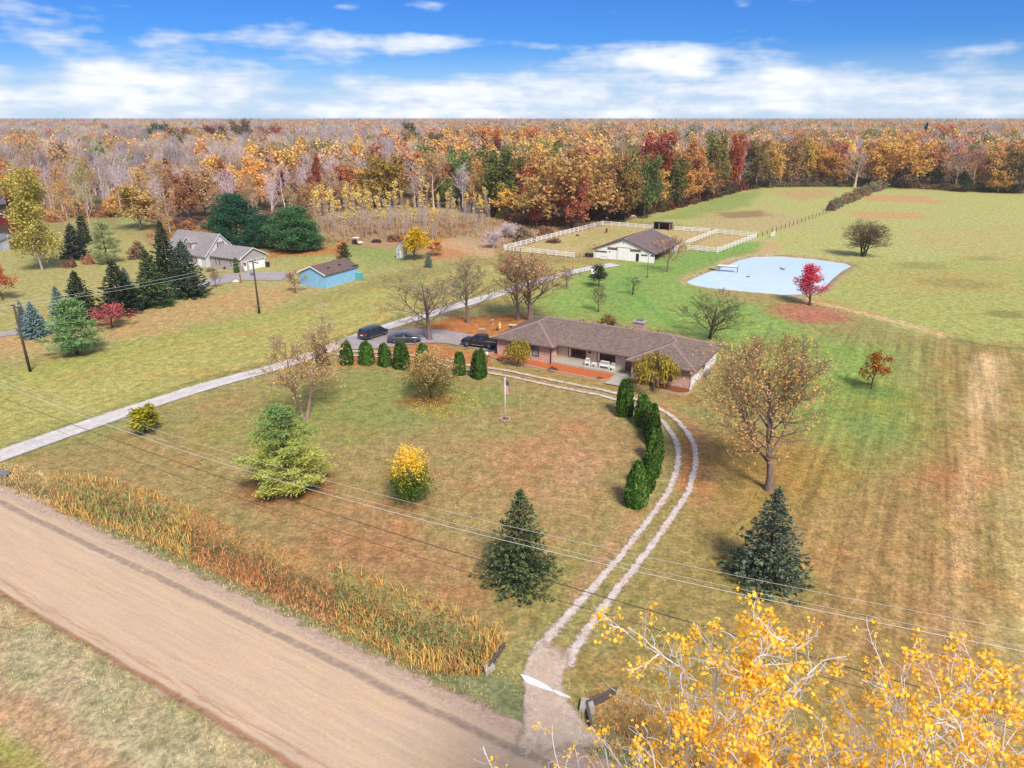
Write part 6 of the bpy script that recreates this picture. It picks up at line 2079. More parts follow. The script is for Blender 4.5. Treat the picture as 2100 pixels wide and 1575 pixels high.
tree_px(Kind(broad(130, 4, spread=0.45, limbs=12, subs=7, twigs=6, t0=0.22, ang=0.8, kl=3, twig_r=0.014, r=0.08), BARK_D, LEAF_OBJ), 'fruit_tree', 'small bare fruit tree between house and barn, farther of two', 'tree', 1298, 604, 566, 46, (150, 138, 80))
pinsap = Kind(broad(131, 5.5, spread=0.42, limbs=16, subs=6, twigs=5, leaf=1500, leaf_size=0.24, lsig=0.24, t0=0.12, ang=0.75, kl=3, r=0.09), BARK_D, leaf_mat('dark_olive_leaves', C(72, 78, 50, 0.8), C(122, 122, 84, 0.8)))
tree_px(pinsap, 'young_oak', 'dark olive tree hiding a parked white trailer by the drive', 'tree', 1228, 588, 540, 50, (90, 90, 60))
tree_px(Kind(broad(132, 7, spread=0.5, limbs=12, subs=7, twigs=6, fine=2, leaf=170, leaf_size=0.26, lsig=0.3, t0=0.22, ang=0.8, kl=3, twig_r=0.013, r=0.1, leaf_sel=lambda p, g: p[:, 2] > 4.2), BARK, LEAF_OBJ), 'bare_tree', 'bare tree with a few orange leaves before the barn\'s open side', 'tree', 1368, 558, 482, 84, (230, 160, 70))
def weeping(seed, h, R, strands=170, per=20, size=0.2):
    """umbrella of hanging leafy strands over a short trunk"""
    rng = np.random.default_rng(seed)
    a = rng.uniform(0, 6.283, strands)
    rr = R * np.sqrt(rng.uniform(0.02, 1, strands)) * (1 + 0.12 * np.sin(a * 3 + seed))
    zt = h * (0.98 - 0.30 * (rr / R) ** 2) + rng.normal(0, 0.06, strands)
    zb = np.maximum(h * rng.uniform(0.26, 0.5, strands), zt - h * rng.uniform(0.35, 0.75, strands))
    t = rng.uniform(0, 1, (strands, per)) ** 0.8
    x = (np.cos(a) * rr)[:, None] * (1 + 0.16 * t) + rng.normal(0, 0.05, (strands, per))
    y = (np.sin(a) * rr)[:, None] * (1 + 0.16 * t) + rng.normal(0, 0.05, (strands, per))
    z_ = zt[:, None] + (zb - zt)[:, None] * t
    P_ = np.stack([x, y, z_], -1).reshape(-1, 3)
    D2 = np.stack([np.repeat(np.cos(a) * 0.4, per), np.repeat(np.sin(a) * 0.4, per), np.full(strands * per, -1.0)], 1)
    lf = leaves(P_, size, rng, 0.45, 0.3, D2)
    trunk_ = tubes(np.array([[[0, 0, 0], [0.03, 0, h * 0.35], [0, 0, h * 0.62]]], float), np.array([[0.11, 0.09, 0.06]]), 7)
    m_ = 10
    aa = np.arange(m_) * 6.283 / m_
    p0 = np.tile([0, 0, h * 0.58], (m_, 1))
    pts, dirs, rad = grow(rng, p0, np.stack([np.cos(aa), np.sin(aa), np.full(m_, 0.9)], 1), np.full(m_, R * 1.0), np.full(m_, 0.045), 5, 0.12, -0.12, 0.3)
    return join([trunk_, tubes(pts, rad, 5)]), lf


weep = Kind(weeping(133, 3.2, 1.5), BARK, leaf_mat('weeping_leaves', C(128, 122, 44, 0.8), C(198, 172, 76, 0.8), 0.3, clump=1.2))
tree_px(weep, 'weeping_mulberry', 'yellow-green weeping tree in the bed before the left brick wing', 'tree', 1063, 748, 697, 62, (170, 150, 60))
tree_px(weep, 'weeping_mulberry', 'larger weeping tree in the bed before the right brick wing', 'tree', 1340, 801, 724, 98, (150, 140, 60), rz=2.0)
tree_px(bush_a, 'round_shrub', 'round olive-brown shrub on the lawn behind the house ridge', 'shrub', 1247, 668, 645, 42, (140, 116, 52))
tree_px(bush_b, 'low_shrub', 'low dark red shrub in the orange mulch bed', 'shrub', 1134, 760, 752, 26, (106, 62, 46))
tree_px(bush_b, 'low_shrub', 'low green mound in the front corner of orange mulch bed', 'shrub', 1230, 779, 770, 22, (136, 126, 60))
tree_px(bush_b, 'low_shrub', 'low reddish shrub at left corner of the brick house', 'shrub', 1026, 738, 731, 22, (150, 84, 56))
# neighbour's garden
DKG, BLU = (56, 78, 52), (112, 142, 142)
for (kd, nm, lb, px, py, tp, w_, cc_) in (
        (spr_a, 'spruce_tree', 'tallest dark spruce beside the neighbour\'s dormer house', 348, 584, 456, 66, (44, 66, 46)), (spr_b, 'spruce_tree', 'broad green spruce left of the neighbour\'s drive, front of the tall one', 317, 628, 514, 72, (66, 92, 50)),
        (spr_a, 'spruce_tree', 'broad dark spruce nearest the neighbour\'s house front', 388, 608, 496, 74, (58, 80, 56)), (spr_a, 'spruce_tree', 'dark spruce in the middle of the neighbour\'s roadside row', 250, 642, 538, 80, (42, 62, 44)),
        (spr_b, 'spruce_tree', 'blue-tinged spruce behind the red crabapple, partly hidden', 268, 632, 550, 44, (84, 112, 108)), (spr_a, 'spruce_tree', 'dark spruce left of the red crabapple', 172, 660, 558, 74, (44, 64, 44)),
        (spr_b, 'blue_spruce', 'slim blue spruce left of the dark spruces', 125, 648, 588, 36, (96, 126, 130)), (spr_b, 'blue_spruce', 'pale blue spruce beside the neighbour\'s lane', 76, 690, 620, 52, BLU), (spr_b, 'blue_spruce', 'small blue spruce hidden behind the pale blue one', 54, 684, 617, 28, (96, 124, 126)),
        (pine_a, 'pine_tree', 'bright green pine with bare foot near the left utility pole', 159, 728, 612, 96, (112, 146, 84)), (pine_c, 'pine_tree', 'pale green pine behind the neighbour\'s spruces', 222, 541, 454, 56, (136, 150, 92)),
        (spr_b, 'spruce_tree', 'dark blue-green spruce at the foot of the cottonwood', 157, 530, 460, 56, (48, 66, 60)), (spr_a, 'spruce_tree', 'slim dark cedar behind the orange poplar', 176, 500, 418, 26, (60, 74, 46)),
        (spr_b, 'small_spruce', 'little blue-green spruce below the yellow tree', 879, 548, 516, 18, (112, 138, 116)), (pine_c, 'pine_tree', 'small dark pine growing beside the blue shed', 709, 543, 498, 26, (64, 72, 44))):
    tree_px(kd, nm, lb, 'tree', px, py, tp, w_ * 1.14, cc_, k=1.2)
for (px, py, tp, w_, cc_, lb, rz_) in ((488, 506, 398, 116, (46, 96, 66), 'big dark green pine left of two behind the garage', 0.5), (606, 515, 424, 118, (72, 116, 66), 'big green pine right of two behind the garage', 2.1),
                                       (545, 508, 440, 80, (54, 98, 68), 'pine filling the gap between the two big ones', 1.0), (632, 514, 462, 74, (80, 122, 70), 'lower pine at the right foot of the big green one', 4.0)):
    tree_px(pine_b, 'white_pine', lb, 'tree', px, py, tp, w_, cc_, 'big pines behind the garage', rz=rz_, k=1.05)
redl = leaf_mat('red_crab_leaves', C(206, 112, 100, 0.95), C(180, 100, 112, 0.9))
rc = Kind(broad(140, 4.4, spread=0.7, limbs=13, subs=7, twigs=5, leaf=1900, leaf_size=0.22, lsig=0.22, t0=0.2, ang=1.05, up=0.05, kl=3, twig_r=0.014, r=0.11, lead=0.75), BARK_D, redl)
tree_px(rc, 'red_crabapple', 'low pinkish red crabapple in front of the neighbour\'s dark spruces', 'tree', 230, 672, 622, 92, (200, 80, 70))
tree_px(Kind(broad(141, 6, spread=0.6, limbs=13, subs=7, twigs=5, leaf=2400, leaf_size=0.24, lsig=0.24, t0=0.2, ang=0.95, kl=3, twig_r=0.014, r=0.12), BARK_D, leaf_mat('salmon_leaves', C(226, 104, 78, 0.8), C(206, 128, 92, 0.8))), 'orange_tree', 'salmon-red round tree at the left edge of the picture', 'tree', 6, 614, 544, 108, (220, 110, 80))
cot = Kind(broad(142, 21, spread=0.24, limbs=26, subs=7, twigs=5, leaf=9500, leaf_size=0.42, lsig=0.6, t0=0.07, t1=0.98, ang=0.85, up=0.03, shape=0.25, kl=3, twig_r=0.018, r=0.2, lead=0.97), bark_mat('cottonwood_bark', C(206, 194, 180, 0.7), C(160, 148, 136, 0.7)), leaf_mat('cottonwood_leaves', C(168, 156, 74, 0.95), C(204, 190, 104, 0.95), clump=0.25))
tree_px(cot, 'cottonwood_tree', 'tall yellow-green cottonwood with pale trunk at far left', 'tree', 88, 555, 344, 92, (190, 170, 80))
ylw = Kind(broad(143, 6, spread=0.5, limbs=14, subs=7, twigs=5, leaf=2400, leaf_size=0.27, lsig=0.26, t0=0.15, ang=0.85, kl=3, r=0.12), BARK_D, leaf_mat('bright_yellow_leaves', C(226, 182, 26, 0.85), C(232, 200, 60, 0.85)))
tree_px(ylw, 'yellow_tree', 'bright yellow tree beside the white garden shed', 'tree', 850, 533, 468, 68, (230, 190, 40))
tree_px(maple_a, 'small_tree', 'small orange tree right of the bright yellow one', 'tree', 893, 524, 490, 36, (226, 156, 70))
tree_px(maple_a, 'small_tree', 'small peach-orange tree behind the blue shed', 'tree', 700, 538, 494, 34, (230, 150, 92))
tree_px(Kind(broad(144, 4.6, spread=0.6, limbs=12, subs=7, twigs=6, leaf=520, leaf_size=0.2, lsig=0.25, t0=0.2, ang=0.95, kl=3, twig_r=0.014, r=0.09), BARK, LEAF_OBJ), 'crabapple_tree', 'sparse pinkish crabapple in front of the blue shed', 'tree', 606, 600, 553, 58, (190, 140, 96))
tree_px(bare_n2, 'bare_sapling', 'bare sapling on the neighbour\'s lawn beside the drive', 'tree', 444, 591, 549, 30, (150, 140, 140))
tree_px(ARB[1], 'columnar_juniper', 'dark columnar evergreen at the garage corner', 'shrub', 486, 560, 528, 12, (40, 70, 40))
for (px, py, tp, w_, cc_, lb) in ((145, 548, 524, 30, (140, 96, 74), 'brown twiggy shrub right of the cottonwood'), (183, 541, 518, 30, (186, 122, 84), 'orange-brown shrub beside the brown twiggy one'), (285, 530, 495, 40, (140, 108, 80), 'brown brushy shrub left of the tall dark spruce'),
                                  (464, 552, 543, 14, (60, 66, 44), 'dark low shrub against the garage side wall'), (205, 535, 522, 16, (150, 110, 80), 'small tan shrub below the pale green pine'), (432, 556, 547, 22, (130, 130, 66), 'olive groundcover mound at the neighbour\'s door'),
                                  (1072, 496, 462, 50, (164, 136, 104), 'tan bushy shrub beyond the left paddock fence'), (1120, 482, 462, 40, (172, 122, 88), 'russet shrub beyond the left paddock fence'),
                                  (1136, 497, 488, 36, (150, 106, 80), 'low reddish brush inside the paddock'), (1184, 484, 479, 8, (110, 116, 70), 'tiny green tuft in the paddock'), (772, 497, 489, 26, (70, 54, 48), 'dark brush pile at the edge of the tall grass'), (810, 494, 478, 44, (176, 122, 84), 'russet brush beyond the pink soil patch'),
                                  (215, 438, 424, 40, (110, 76, 70), 'dark reddish brush beyond the clearing')):
    tree_px(bush_a if w_ > 30 else bush_b, 'shrub', lb, 'shrub', px, py, tp, w_, cc_)
twig_bush = Kind(broad(151, 4, spread=0.5, limbs=14, subs=7, twigs=6, t0=0.05, ang=0.7, stems=4, kl=3, twig_r=0.018, r=0.05), TWIG_L, LEAF_OBJ, ('stems', 'foliage'))
tree_px(twig_bush, 'shrub', 'pale twiggy shrub at the left end of the paddock fence', 'shrub', 1012, 508, 470, 52, (190, 170, 160))
tree_px(twig_bush, 'shrub', 'pale leafless thicket beyond the paddock fence corner', 'shrub', 1040, 488, 455, 60, (190, 170, 160))
# hedge rows
rn = random.Random(5)
for i in range(17):
    t = i / 16
    px, py = 1702 + (1806 - 1702) * t + rn.uniform(-3, 3), 432 + (386 - 432) * t ** 0.85
    w_ = 24 if i > 1 else 17
    cc_ = [c_ + rn.randint(-12, 12) for c_ in ((156, 140, 100) if i % 3 else (142, 112, 90))]
    tree_px(bush_a, 'hedge_shrub', 'grey-tan shrub in the hedge row dividing the two fields', 'shrub', px, py, py - rn.uniform(15, 22), w_ * rn.uniform(0.9, 1.3), cc_, 'hedge row between the fields')
for i in range(46):
    px = 1548 + i * 13.2 + rn.uniform(-4, 4)
    py = float(np.interp(px, [p[0] for p in WOOD_EDGE], [p[1] for p in WOOD_EDGE])) + 3
    cc_ = rn.choice([(132, 126, 72), (150, 134, 84), (118, 112, 66), (160, 122, 84), (126, 104, 74)])
    tree_px(bush_a, 'hedge_shrub', 'olive shrub in the brushy strip at the foot of the far woods', 'shrub', px, py, py - rn.uniform(9, 18), rn.uniform(20, 32), cc_, 'brush along the far woods')
for i in range(40):
    px = 1012 + i * 13.4 + rn.uniform(-4, 4)
    py = float(np.interp(px, [p[0] for p in WOOD_EDGE], [p[1] for p in WOOD_EDGE])) + 1
    if 1270 < px < 1330:
        py -= 2
    cc_ = rn.choice([(120, 84, 62), (110, 92, 56), (142, 98, 66), (96, 72, 60), (150, 84, 60)])
    tree_px(bush_a, 'understory_shrub', 'dark brown shrub under the oaks along the paddock side', 'shrub', px, py, py - rn.uniform(14, 30), rn.uniform(24, 40), cc_, 'understory below the central woods')
for i in range(34):
    px = 20 + i * 19 + rn.uniform(-6, 6)
    py = float(np.interp(px, [p[0] for p in WOOD_EDGE], [p[1] for p in WOOD_EDGE])) + rn.uniform(0, 10)
    if 225 < px < 300:
        continue
    cc_ = rn.choice([(196, 146, 92), (170, 120, 90), (206, 160, 90), (150, 106, 86), (190, 130, 80)])
    tree_px(bush_a, 'understory_shrub', 'tan-orange brush at the foot of the left woods', 'shrub', px, py, py - rn.uniform(14, 30), rn.uniform(26, 44), cc_, 'understory below the left woods')
# young poplars
for i in range(96):
    px = 642 + (i % 48) * 7.6 + rn.uniform(-6, 6)
    py = (484 if i < 48 else 464) + rn.uniform(-9, 9) - (10 if px > 900 else 0)
    kd = pop_b if rn.random() < (0.65 if px < 800 else 0.3) else pop_a
    cc_ = rn.choice([(246, 208, 84), (240, 196, 76), (232, 204, 104), (226, 190, 84)])
    top = py - rn.uniform(50, 94) * (0.78 if px > 880 else 1.0)
    pt_ = tree_px(kd, 'young_poplar', 'thin young poplar of the dense stand with yellow tops' if kd is pop_b else 'nearly leafless young poplar of the dense pale stand', 'tree', px, py, top, None, cc_, 'yellow-topped young poplars' if kd is pop_b else 'nearly leafless young poplars')
    pt_.rotation_euler.x, pt_.rotation_euler.y = rn.uniform(-0.1, 0.1), rn.uniform(-0.1, 0.1)

# ------------------------------------------------------------------ foreground poplar tops
def hexleaf(P_, size, rng):
    n = len(P_)
    nn = nrm(rng.normal(0, 1, (n, 3)) + np.array([0, -0.2, 0.5]))
    a = nrm(np.cross(nn, rng.normal(0, 1, (n, 3))))
    b_ = np.cross(nn, a)
    s = (size * rng.uniform(0.7, 1.25, n))[:, None] * 0.5
    prof = [(1.05, 0), (0.45, 0.78), (-0.45, 0.9), (-0.85, 0.0), (-0.45, -0.9), (0.45, -0.78)]
    V_ = np.stack([P_ + a * s * u_ + b_ * s * v_ + nn * s * 0.25 * (abs(v_) - 0.4) for u_, v_ in prof], 1).reshape(-1, 3)
    return V_, np.arange(6 * n).reshape(n, 6)


m, N = new_mat('golden_poplar_leaves')
rnd = N.n('ShaderNodeNewGeometry').outputs['Random Per Island']
rp = N.n('ShaderNodeValToRGB')
els = rp.color_ramp.elements
els[0].position, els[0].color = 0.0, (*C(252, 204, 74, 1.05), 1)
els[1].position, els[1].color = 1.0, (*C(244, 186, 84, 1.0), 1)
for q, cc_ in ((0.35, C(255, 212, 76, 1.05)), (0.7, C(252, 200, 80, 1.0)), (0.85, C(244, 176, 66, 0.95))):
    e_ = els.new(q)
    e_.color = (*cc_, 1)
N.link(rnd, rp.inputs[0])
d_ = N.n('ShaderNodeBsdfDiffuse')
N.link(rp.outputs[0], d_.inputs[0])
t_ = N.n('ShaderNodeBsdfTranslucent')
N.link(rp.outputs[0], t_.inputs[0])
mx = N.n('ShaderNodeMixShader')
mx.inputs[0].default_value = 0.4
N.link(d_.outputs[0], mx.inputs[1])
N.link(t_.outputs[0], mx.inputs[2])
out(N, mx.outputs[0])
GOLD_LEAF = m


def poplar_top(seed, base, h, label, limbs=26, leafn=7500, r=0.2, t0=0.5, spread=0.29, lsize=0.08):
    rng = np.random.default_rng(seed)
    L0 = np.array([h])
    pts, dirs, rad = grow(rng, np.zeros((1, 3)), np.array([[0, 0, 1.0]]), L0, np.array([r]), 16, 0.035, 0.06, 0.06)
    parts = [tubes(pts, rad, 9)]
    lv = (pts, dirs, rad, L0)
    p, d, L, rr = offspring(rng, lv, limbs, t0, 0.985, 0.78, 0.16, spread, 0.62, 0.6)
    pts, dirs, rad = grow(rng, p, d, L, rr, 8, 0.16, 0.075, 0.25)
    parts.append(tubes(pts, rad, 6))
    l1 = (pts, dirs, rad, L)
    p, d, L, rr = offspring(rng, l1, 7, 0.2, 1.0, 0.72, 0.25, 0.5, 0.45, 0.6)
    pts, dirs, rad = grow(rng, p, d, L, np.maximum(rr, 0.017), 6, 0.22, 0.06, 0.4)
    parts.append(tubes(pts, np.maximum(rad, 0.010), 5))
    l2 = (pts, dirs, rad, L)
    p, d, L, rr = offspring(rng, l2, 5, 0.25, 1.0, 0.8, 0.3, 0.45, 0.4, 0.6)
    pts, dirs, rad = grow(rng, p, d, np.maximum(L, 0.12), np.maximum(rr, 0.008), 4, 0.3, 0.03, 0.5)
    parts.append(tubes(pts, np.maximum(rad, 0.005), 4))
    V_, F_ = join(parts)
    drop = np.percentile(V_[:, 2], 99.9) - h
    B = len(pts)
    # leaves hang in loose bunches near the twig ends
    nb = leafn // 7
    ids = rng.integers(0, B, nb)
    c_ = pts[ids, -1] * 0.75 + pts[ids, 2] * 0.25
    P_ = np.repeat(c_, 7, 0) + rng.normal(0, 1, (nb * 7, 3)) * np.array([0.085, 0.085, 0.075])
    lv_, lf_ = hexleaf(P_, lsize, rng)
    base = (base[0], base[1], base[2] - drop - 0.85)
    r_ = thing('poplar_tree', label, 'tree', base)
    me_ = mesh_np('trunk', V_, [F_], smooth=True)
    link_obj('trunk', me_, r_, BARK_W)
    link_obj('crown', mesh_np('crown', lv_, [lf_]), r_, GOLD_LEAF)


def fg(px, row, dist):
    """spot whose crown tip shows at this picture point at the given forward distance -> (x, y), tip height"""
    u, v = (px - 1050) / FOC, (row - 787.5) / FOC
    t = dist / (CP - v * SP)
    return u * t, dist, CAM_H + (-SP - v * CP) * t


for s_, px, row, dist, lb, kw in ((201, 1560, 1180, 11.2, 'golden poplar whose pale top rises highest, left of the foreground group', {}), (202, 1745, 1215, 11.6, 'golden poplar in the middle of the foreground group', dict(limbs=20, leafn=7500)),
                                  (203, 2010, 1335, 11.0, 'golden poplar at the lower right corner', dict(limbs=22, leafn=6500)), (204, 1490, 1345, 10.8, 'low golden poplar at the bottom edge, below the highest poplar top', dict(limbs=22, leafn=9500, spread=0.17)),
                                  (205, 2160, 1290, 11.5, 'golden poplar cut by the right edge of the picture', dict(limbs=20, leafn=7500))):
    x, y, zt = fg(px, row, dist)
    poplar_top(s_, (x, y, -0.7), zt + 0.7, lb, **kw)

# ------------------------------------------------------------------ vehicles
TYRE = plain('tyre_rubber', (0.018, 0.018, 0.018), 0.85)
RIM = plain('alloy_rim', C(224, 226, 230, 0.8), 0.35, 0.0)
TAIL = plain('tail_lamp', (0.45, 0.02, 0.025), 0.25)
HEADL = plain('head_lamp', (0.6, 0.62, 0.64), 0.15)
CHROME = plain('chrome', (0.6, 0.61, 0.62), 0.2, 0.9)
CARGLASS = glass_mat('car_glass', (0.02, 0.026, 0.03), 0.05)


def paint_mat(name, c_):
    return plain(name, c_, 0.28, 0.0, 0.04, 2.0, 0.5, coat=0.8)


def loft(sections, close=True):
    """sections: list of equally long point lists -> MB"""
    b_ = MB()
    n = len(sections[0])
    v_ = [p for s_ in sections for p in s_]
    f_ = [(i * n + j, i * n + (j + 1) % n, (i + 1) * n + (j + 1) % n, (i + 1) * n + j) for i in range(len(sections) - 1) for j in range(n)]
    if close:
        f_ += [tuple(range(n - 1, -1, -1)), tuple((len(sections) - 1) * n + j for j in range(n))]
    return b_.add(v_, f_)


def body_sec(x, zb, zt, w):
    return [(x, -w * 0.9, zb), (x, -w, zb + 0.18), (x, -w, (zb + zt) / 2 + 0.05), (x, -w * 0.965, zt - 0.06), (x, -w * 0.88, zt), (x, 0, zt + 0.02),
            (x, w * 0.88, zt), (x, w * 0.965, zt - 0.06), (x, w, (zb + zt) / 2 + 0.05), (x, w, zb + 0.18), (x, w * 0.9, zb)]


def cab_sec(x, z0, z1, w0, w1):
    return [(x, -w0, z0), (x, -w1, z1 - 0.07), (x, -w1 + 0.12, z1), (x, 0, z1 + 0.02), (x, w1 - 0.12, z1), (x, w1, z1 - 0.07), (x, w0, z0)]


def wheel(root, x, y, r_, w_=0.24):
    t_ = MB().lathe([(r_ * 0.62, -w_ / 2), (r_ * 0.94, -w_ / 2), (r_, -w_ / 2 + 0.04), (r_, w_ / 2 - 0.04), (r_ * 0.94, w_ / 2), (r_ * 0.62, w_ / 2)], 20, (0, 0, 0), 'y').build('wheel', TYRE, root, True)
    t_.location = (x, y, r_)
    s_ = -1 if y < 0 else 1
    b_ = MB().lathe([(r_ * 0.64, w_ / 2 - 0.02), (r_ * 0.64, w_ / 2 + 0.005), (r_ * 0.56, w_ / 2 - 0.01), (r_ * 0.15, w_ / 2 + 0.0), (0.02, w_ / 2 + 0.012)], 20, (0, 0, 0), 'y') if s_ > 0 else \
        MB().lathe([(r_ * 0.64, -w_ / 2 + 0.02), (r_ * 0.64, -w_ / 2 - 0.005), (r_ * 0.56, -w_ / 2 + 0.01), (r_ * 0.15, -w_ / 2), (0.02, -w_ / 2 - 0.012)], 20, (0, 0, 0), 'y')
    b_.build('rim', RIM, t_, True)


def vehicle(name, label, cat, loc, rz, paint, body, cab, wheels, r_, side_w, lights, extra=None):
    root = thing(name, label, cat, (loc[0], loc[1], 0.11), rz)
    bo = loft([body_sec(*s_) for s_ in body]).mesh('body', True)
    o = link_obj('body', bo, root, paint)
    md = o.modifiers.new('edges', 'EDGE_SPLIT')
    md.split_angle = math.radians(50)
    o2 = link_obj('cabin', loft([cab_sec(*s_) for s_ in cab]).mesh('cabin', True), root, paint)
    md = o2.modifiers.new('edges', 'EDGE_SPLIT')
    md.split_angle = math.radians(40)
    for (x0, x1, x2, x3, z0, z1, w0, w1) in side_w:          # bottom-front, bottom-rear, top-rear, top-front
        for s_ in (-1, 1):
            a0, a1 = w0 + 0.012, w1 + 0.012
            MB().add([(x0, s_ * a0, z0), (x1, s_ * a0, z0), (x2, s_ * a1, z1), (x3, s_ * a1, z1), (x0, s_ * (a0 - 0.03), z0), (x1, s_ * (a0 - 0.03), z0), (x2, s_ * (a1 - 0.03), z1), (x3, s_ * (a1 - 0.03), z1)],
                     [(0, 1, 2, 3), (7, 6, 5, 4), (0, 4, 5, 1), (1, 5, 6, 2), (2, 6, 7, 3), (3, 7, 4, 0)]).build('side_window', CARGLASS, root)
    for (x0, z0, x1, z1, w0, w1, nm) in extra or []:          # wind and rear screens
        d_ = Vector((z1 - z0, 0, -(x1 - x0))).normalized() * 0.012
        if nm == 'rear_window':
            d_ = -d_
        if d_.z < 0 and nm == 'windscreen':
            d_ = -d_
        p = [Vector((x0, -w0, z0)), Vector((x0, w0, z0)), Vector((x1, w1, z1)), Vector((x1, -w1, z1))]
        if d_.z < 0:
            d_ = -d_
        MB().add([q + d_ for q in p] + [q - d_ for q in p], [(0, 1, 2, 3), (7, 6, 5, 4), (0, 4, 5, 1), (1, 5, 6, 2), (2, 6, 7, 3), (3, 7, 4, 0)]).build(nm, CARGLASS, root)
    for (x, y) in wheels:
        wheel(root, x, y, r_)
    for (x, y, z_, sx, sy, sz_, mt, nm) in lights:
        MB().obox((x, y, z_), sx, sy, sz_).build(nm, mt, root)
    return root


def two(x, y, z_, sx, sy, sz_, mt, nm):
    return [(x, y, z_, sx, sy, sz_, mt, nm), (x, -y, z_, sx, sy, sz_, mt, nm)]


BLUEBLK = paint_mat('midnight_paint', (0.012, 0.016, 0.026))
SLATE = paint_mat('slate_paint', (0.05, 0.052, 0.066))
BLACKP = paint_mat('black_paint', (0.008, 0.009, 0.012))
van = vehicle('minivan', 'dark blue-black minivan parked on the gravel left of the sedan', 'car', (-21.6, 106.6), math.radians(56), BLUEBLK,
              [(-2.55, 0.42, 0.95, 0.90), (-2.5, 0.3, 1.06, 0.97), (-1.9, 0.24, 1.08, 1.0), (0, 0.22, 1.06, 1.0), (1.2, 0.24, 1.02, 0.99), (1.9, 0.28, 0.92, 0.96), (2.4, 0.3, 0.78, 0.86), (2.58, 0.42, 0.62, 0.7)],
              [(-2.48, 1.0, 1.2, 0.92, 0.84), (-2.3, 1.0, 1.66, 0.93, 0.78), (-1.9, 1.0, 1.74, 0.94, 0.76), (0, 1.0, 1.76, 0.94, 0.76), (0.7, 1.0, 1.7, 0.93, 0.74), (1.55, 0.95, 1.1, 0.9, 0.86)],
              [(-1.5, -0.92), (-1.5, 0.92), (1.55, -0.92), (1.55, 0.92)], 0.36,
              [(1.3, 0.42, 0.3, 0.78, 1.12, 1.6, 0.935, 0.79), (0.34, -0.8, -0.75, 0.24, 1.12, 1.62, 0.938, 0.80), (-0.9, -2.05, -1.95, -0.84, 1.12, 1.6, 0.938, 0.80)],
              two(-2.5, 0.8, 0.95, 0.2, 0.3, 0.22, TAIL, 'tail_light') + two(2.4, 0.62, 0.7, 0.2, 0.3, 0.12, HEADL, 'headlight') + [(-2.56, 0, 0.78, 0.05, 0.5, 0.14, WHITE, 'number_plate'), (-2.5, 0, 0.42, 0.2, 1.7, 0.12, SLATE, 'bumper')]
              + two(0.1, 1.0, 0.34, 2.4, 0.03, 0.05, CHROME, 'side_trim') + two(-0.3, 0.805, 1.655, 2.9, 0.02, 0.035, CHROME, 'window_trim') + two(1.25, 1.05, 1.12, 0.12, 0.18, 0.14, BLUEBLK, 'mirror'),
              [(1.5, 1.12, 0.75, 1.68, 0.84, 0.7, 'windscreen'), (-2.49, 1.16, -2.33, 1.6, 0.82, 0.72, 'rear_window')])
sedan = vehicle('sedan', 'slate grey sedan parked on gravel between minivan and bare tree', 'car', (-16.4, 103.8), math.radians(6), SLATE,
                [(-2.5, 0.45, 0.92, 0.84), (-2.4, 0.3, 1.0, 0.92), (-1.6, 0.22, 1.0, 0.95), (0, 0.2, 0.96, 0.95), (1.0, 0.22, 0.95, 0.95), (1.9, 0.26, 0.86, 0.92), (2.4, 0.3, 0.76, 0.84), (2.52, 0.42, 0.62, 0.72)],
                [(-2.05, 0.95, 1.0, 0.84, 0.8), (-1.2, 0.93, 1.34, 0.86, 0.66), (-0.5, 0.93, 1.44, 0.87, 0.64), (0.15, 0.93, 1.43, 0.87, 0.64), (1.15, 0.93, 0.98, 0.85, 0.8)],
                [(-1.5, -0.86), (-1.5, 0.86), (1.55, -0.86), (1.55, 0.86)], 0.35,
                [(0.85, 0.0, -0.05, 0.25, 1.0, 1.34, 0.868, 0.70), (-0.08, -1.5, -1.1, -0.12, 1.0, 1.32, 0.868, 0.70)],
                two(-2.44, 0.62, 0.82, 0.14, 0.4, 0.14, TAIL, 'tail_light') + two(2.38, 0.62, 0.68, 0.2, 0.34, 0.12, HEADL, 'headlight') + two(0.8, 1.0, 1.0, 0.12, 0.18, 0.12, SLATE, 'mirror') + [(2.46, 0, 0.5, 0.12, 1.0, 0.2, DARK, 'grille')],
                [(1.12, 1.0, 0.2, 1.41, 0.8, 0.6, 'windscreen'), (-1.98, 1.02, -1.2, 1.33, 0.76, 0.6, 'rear_window')])
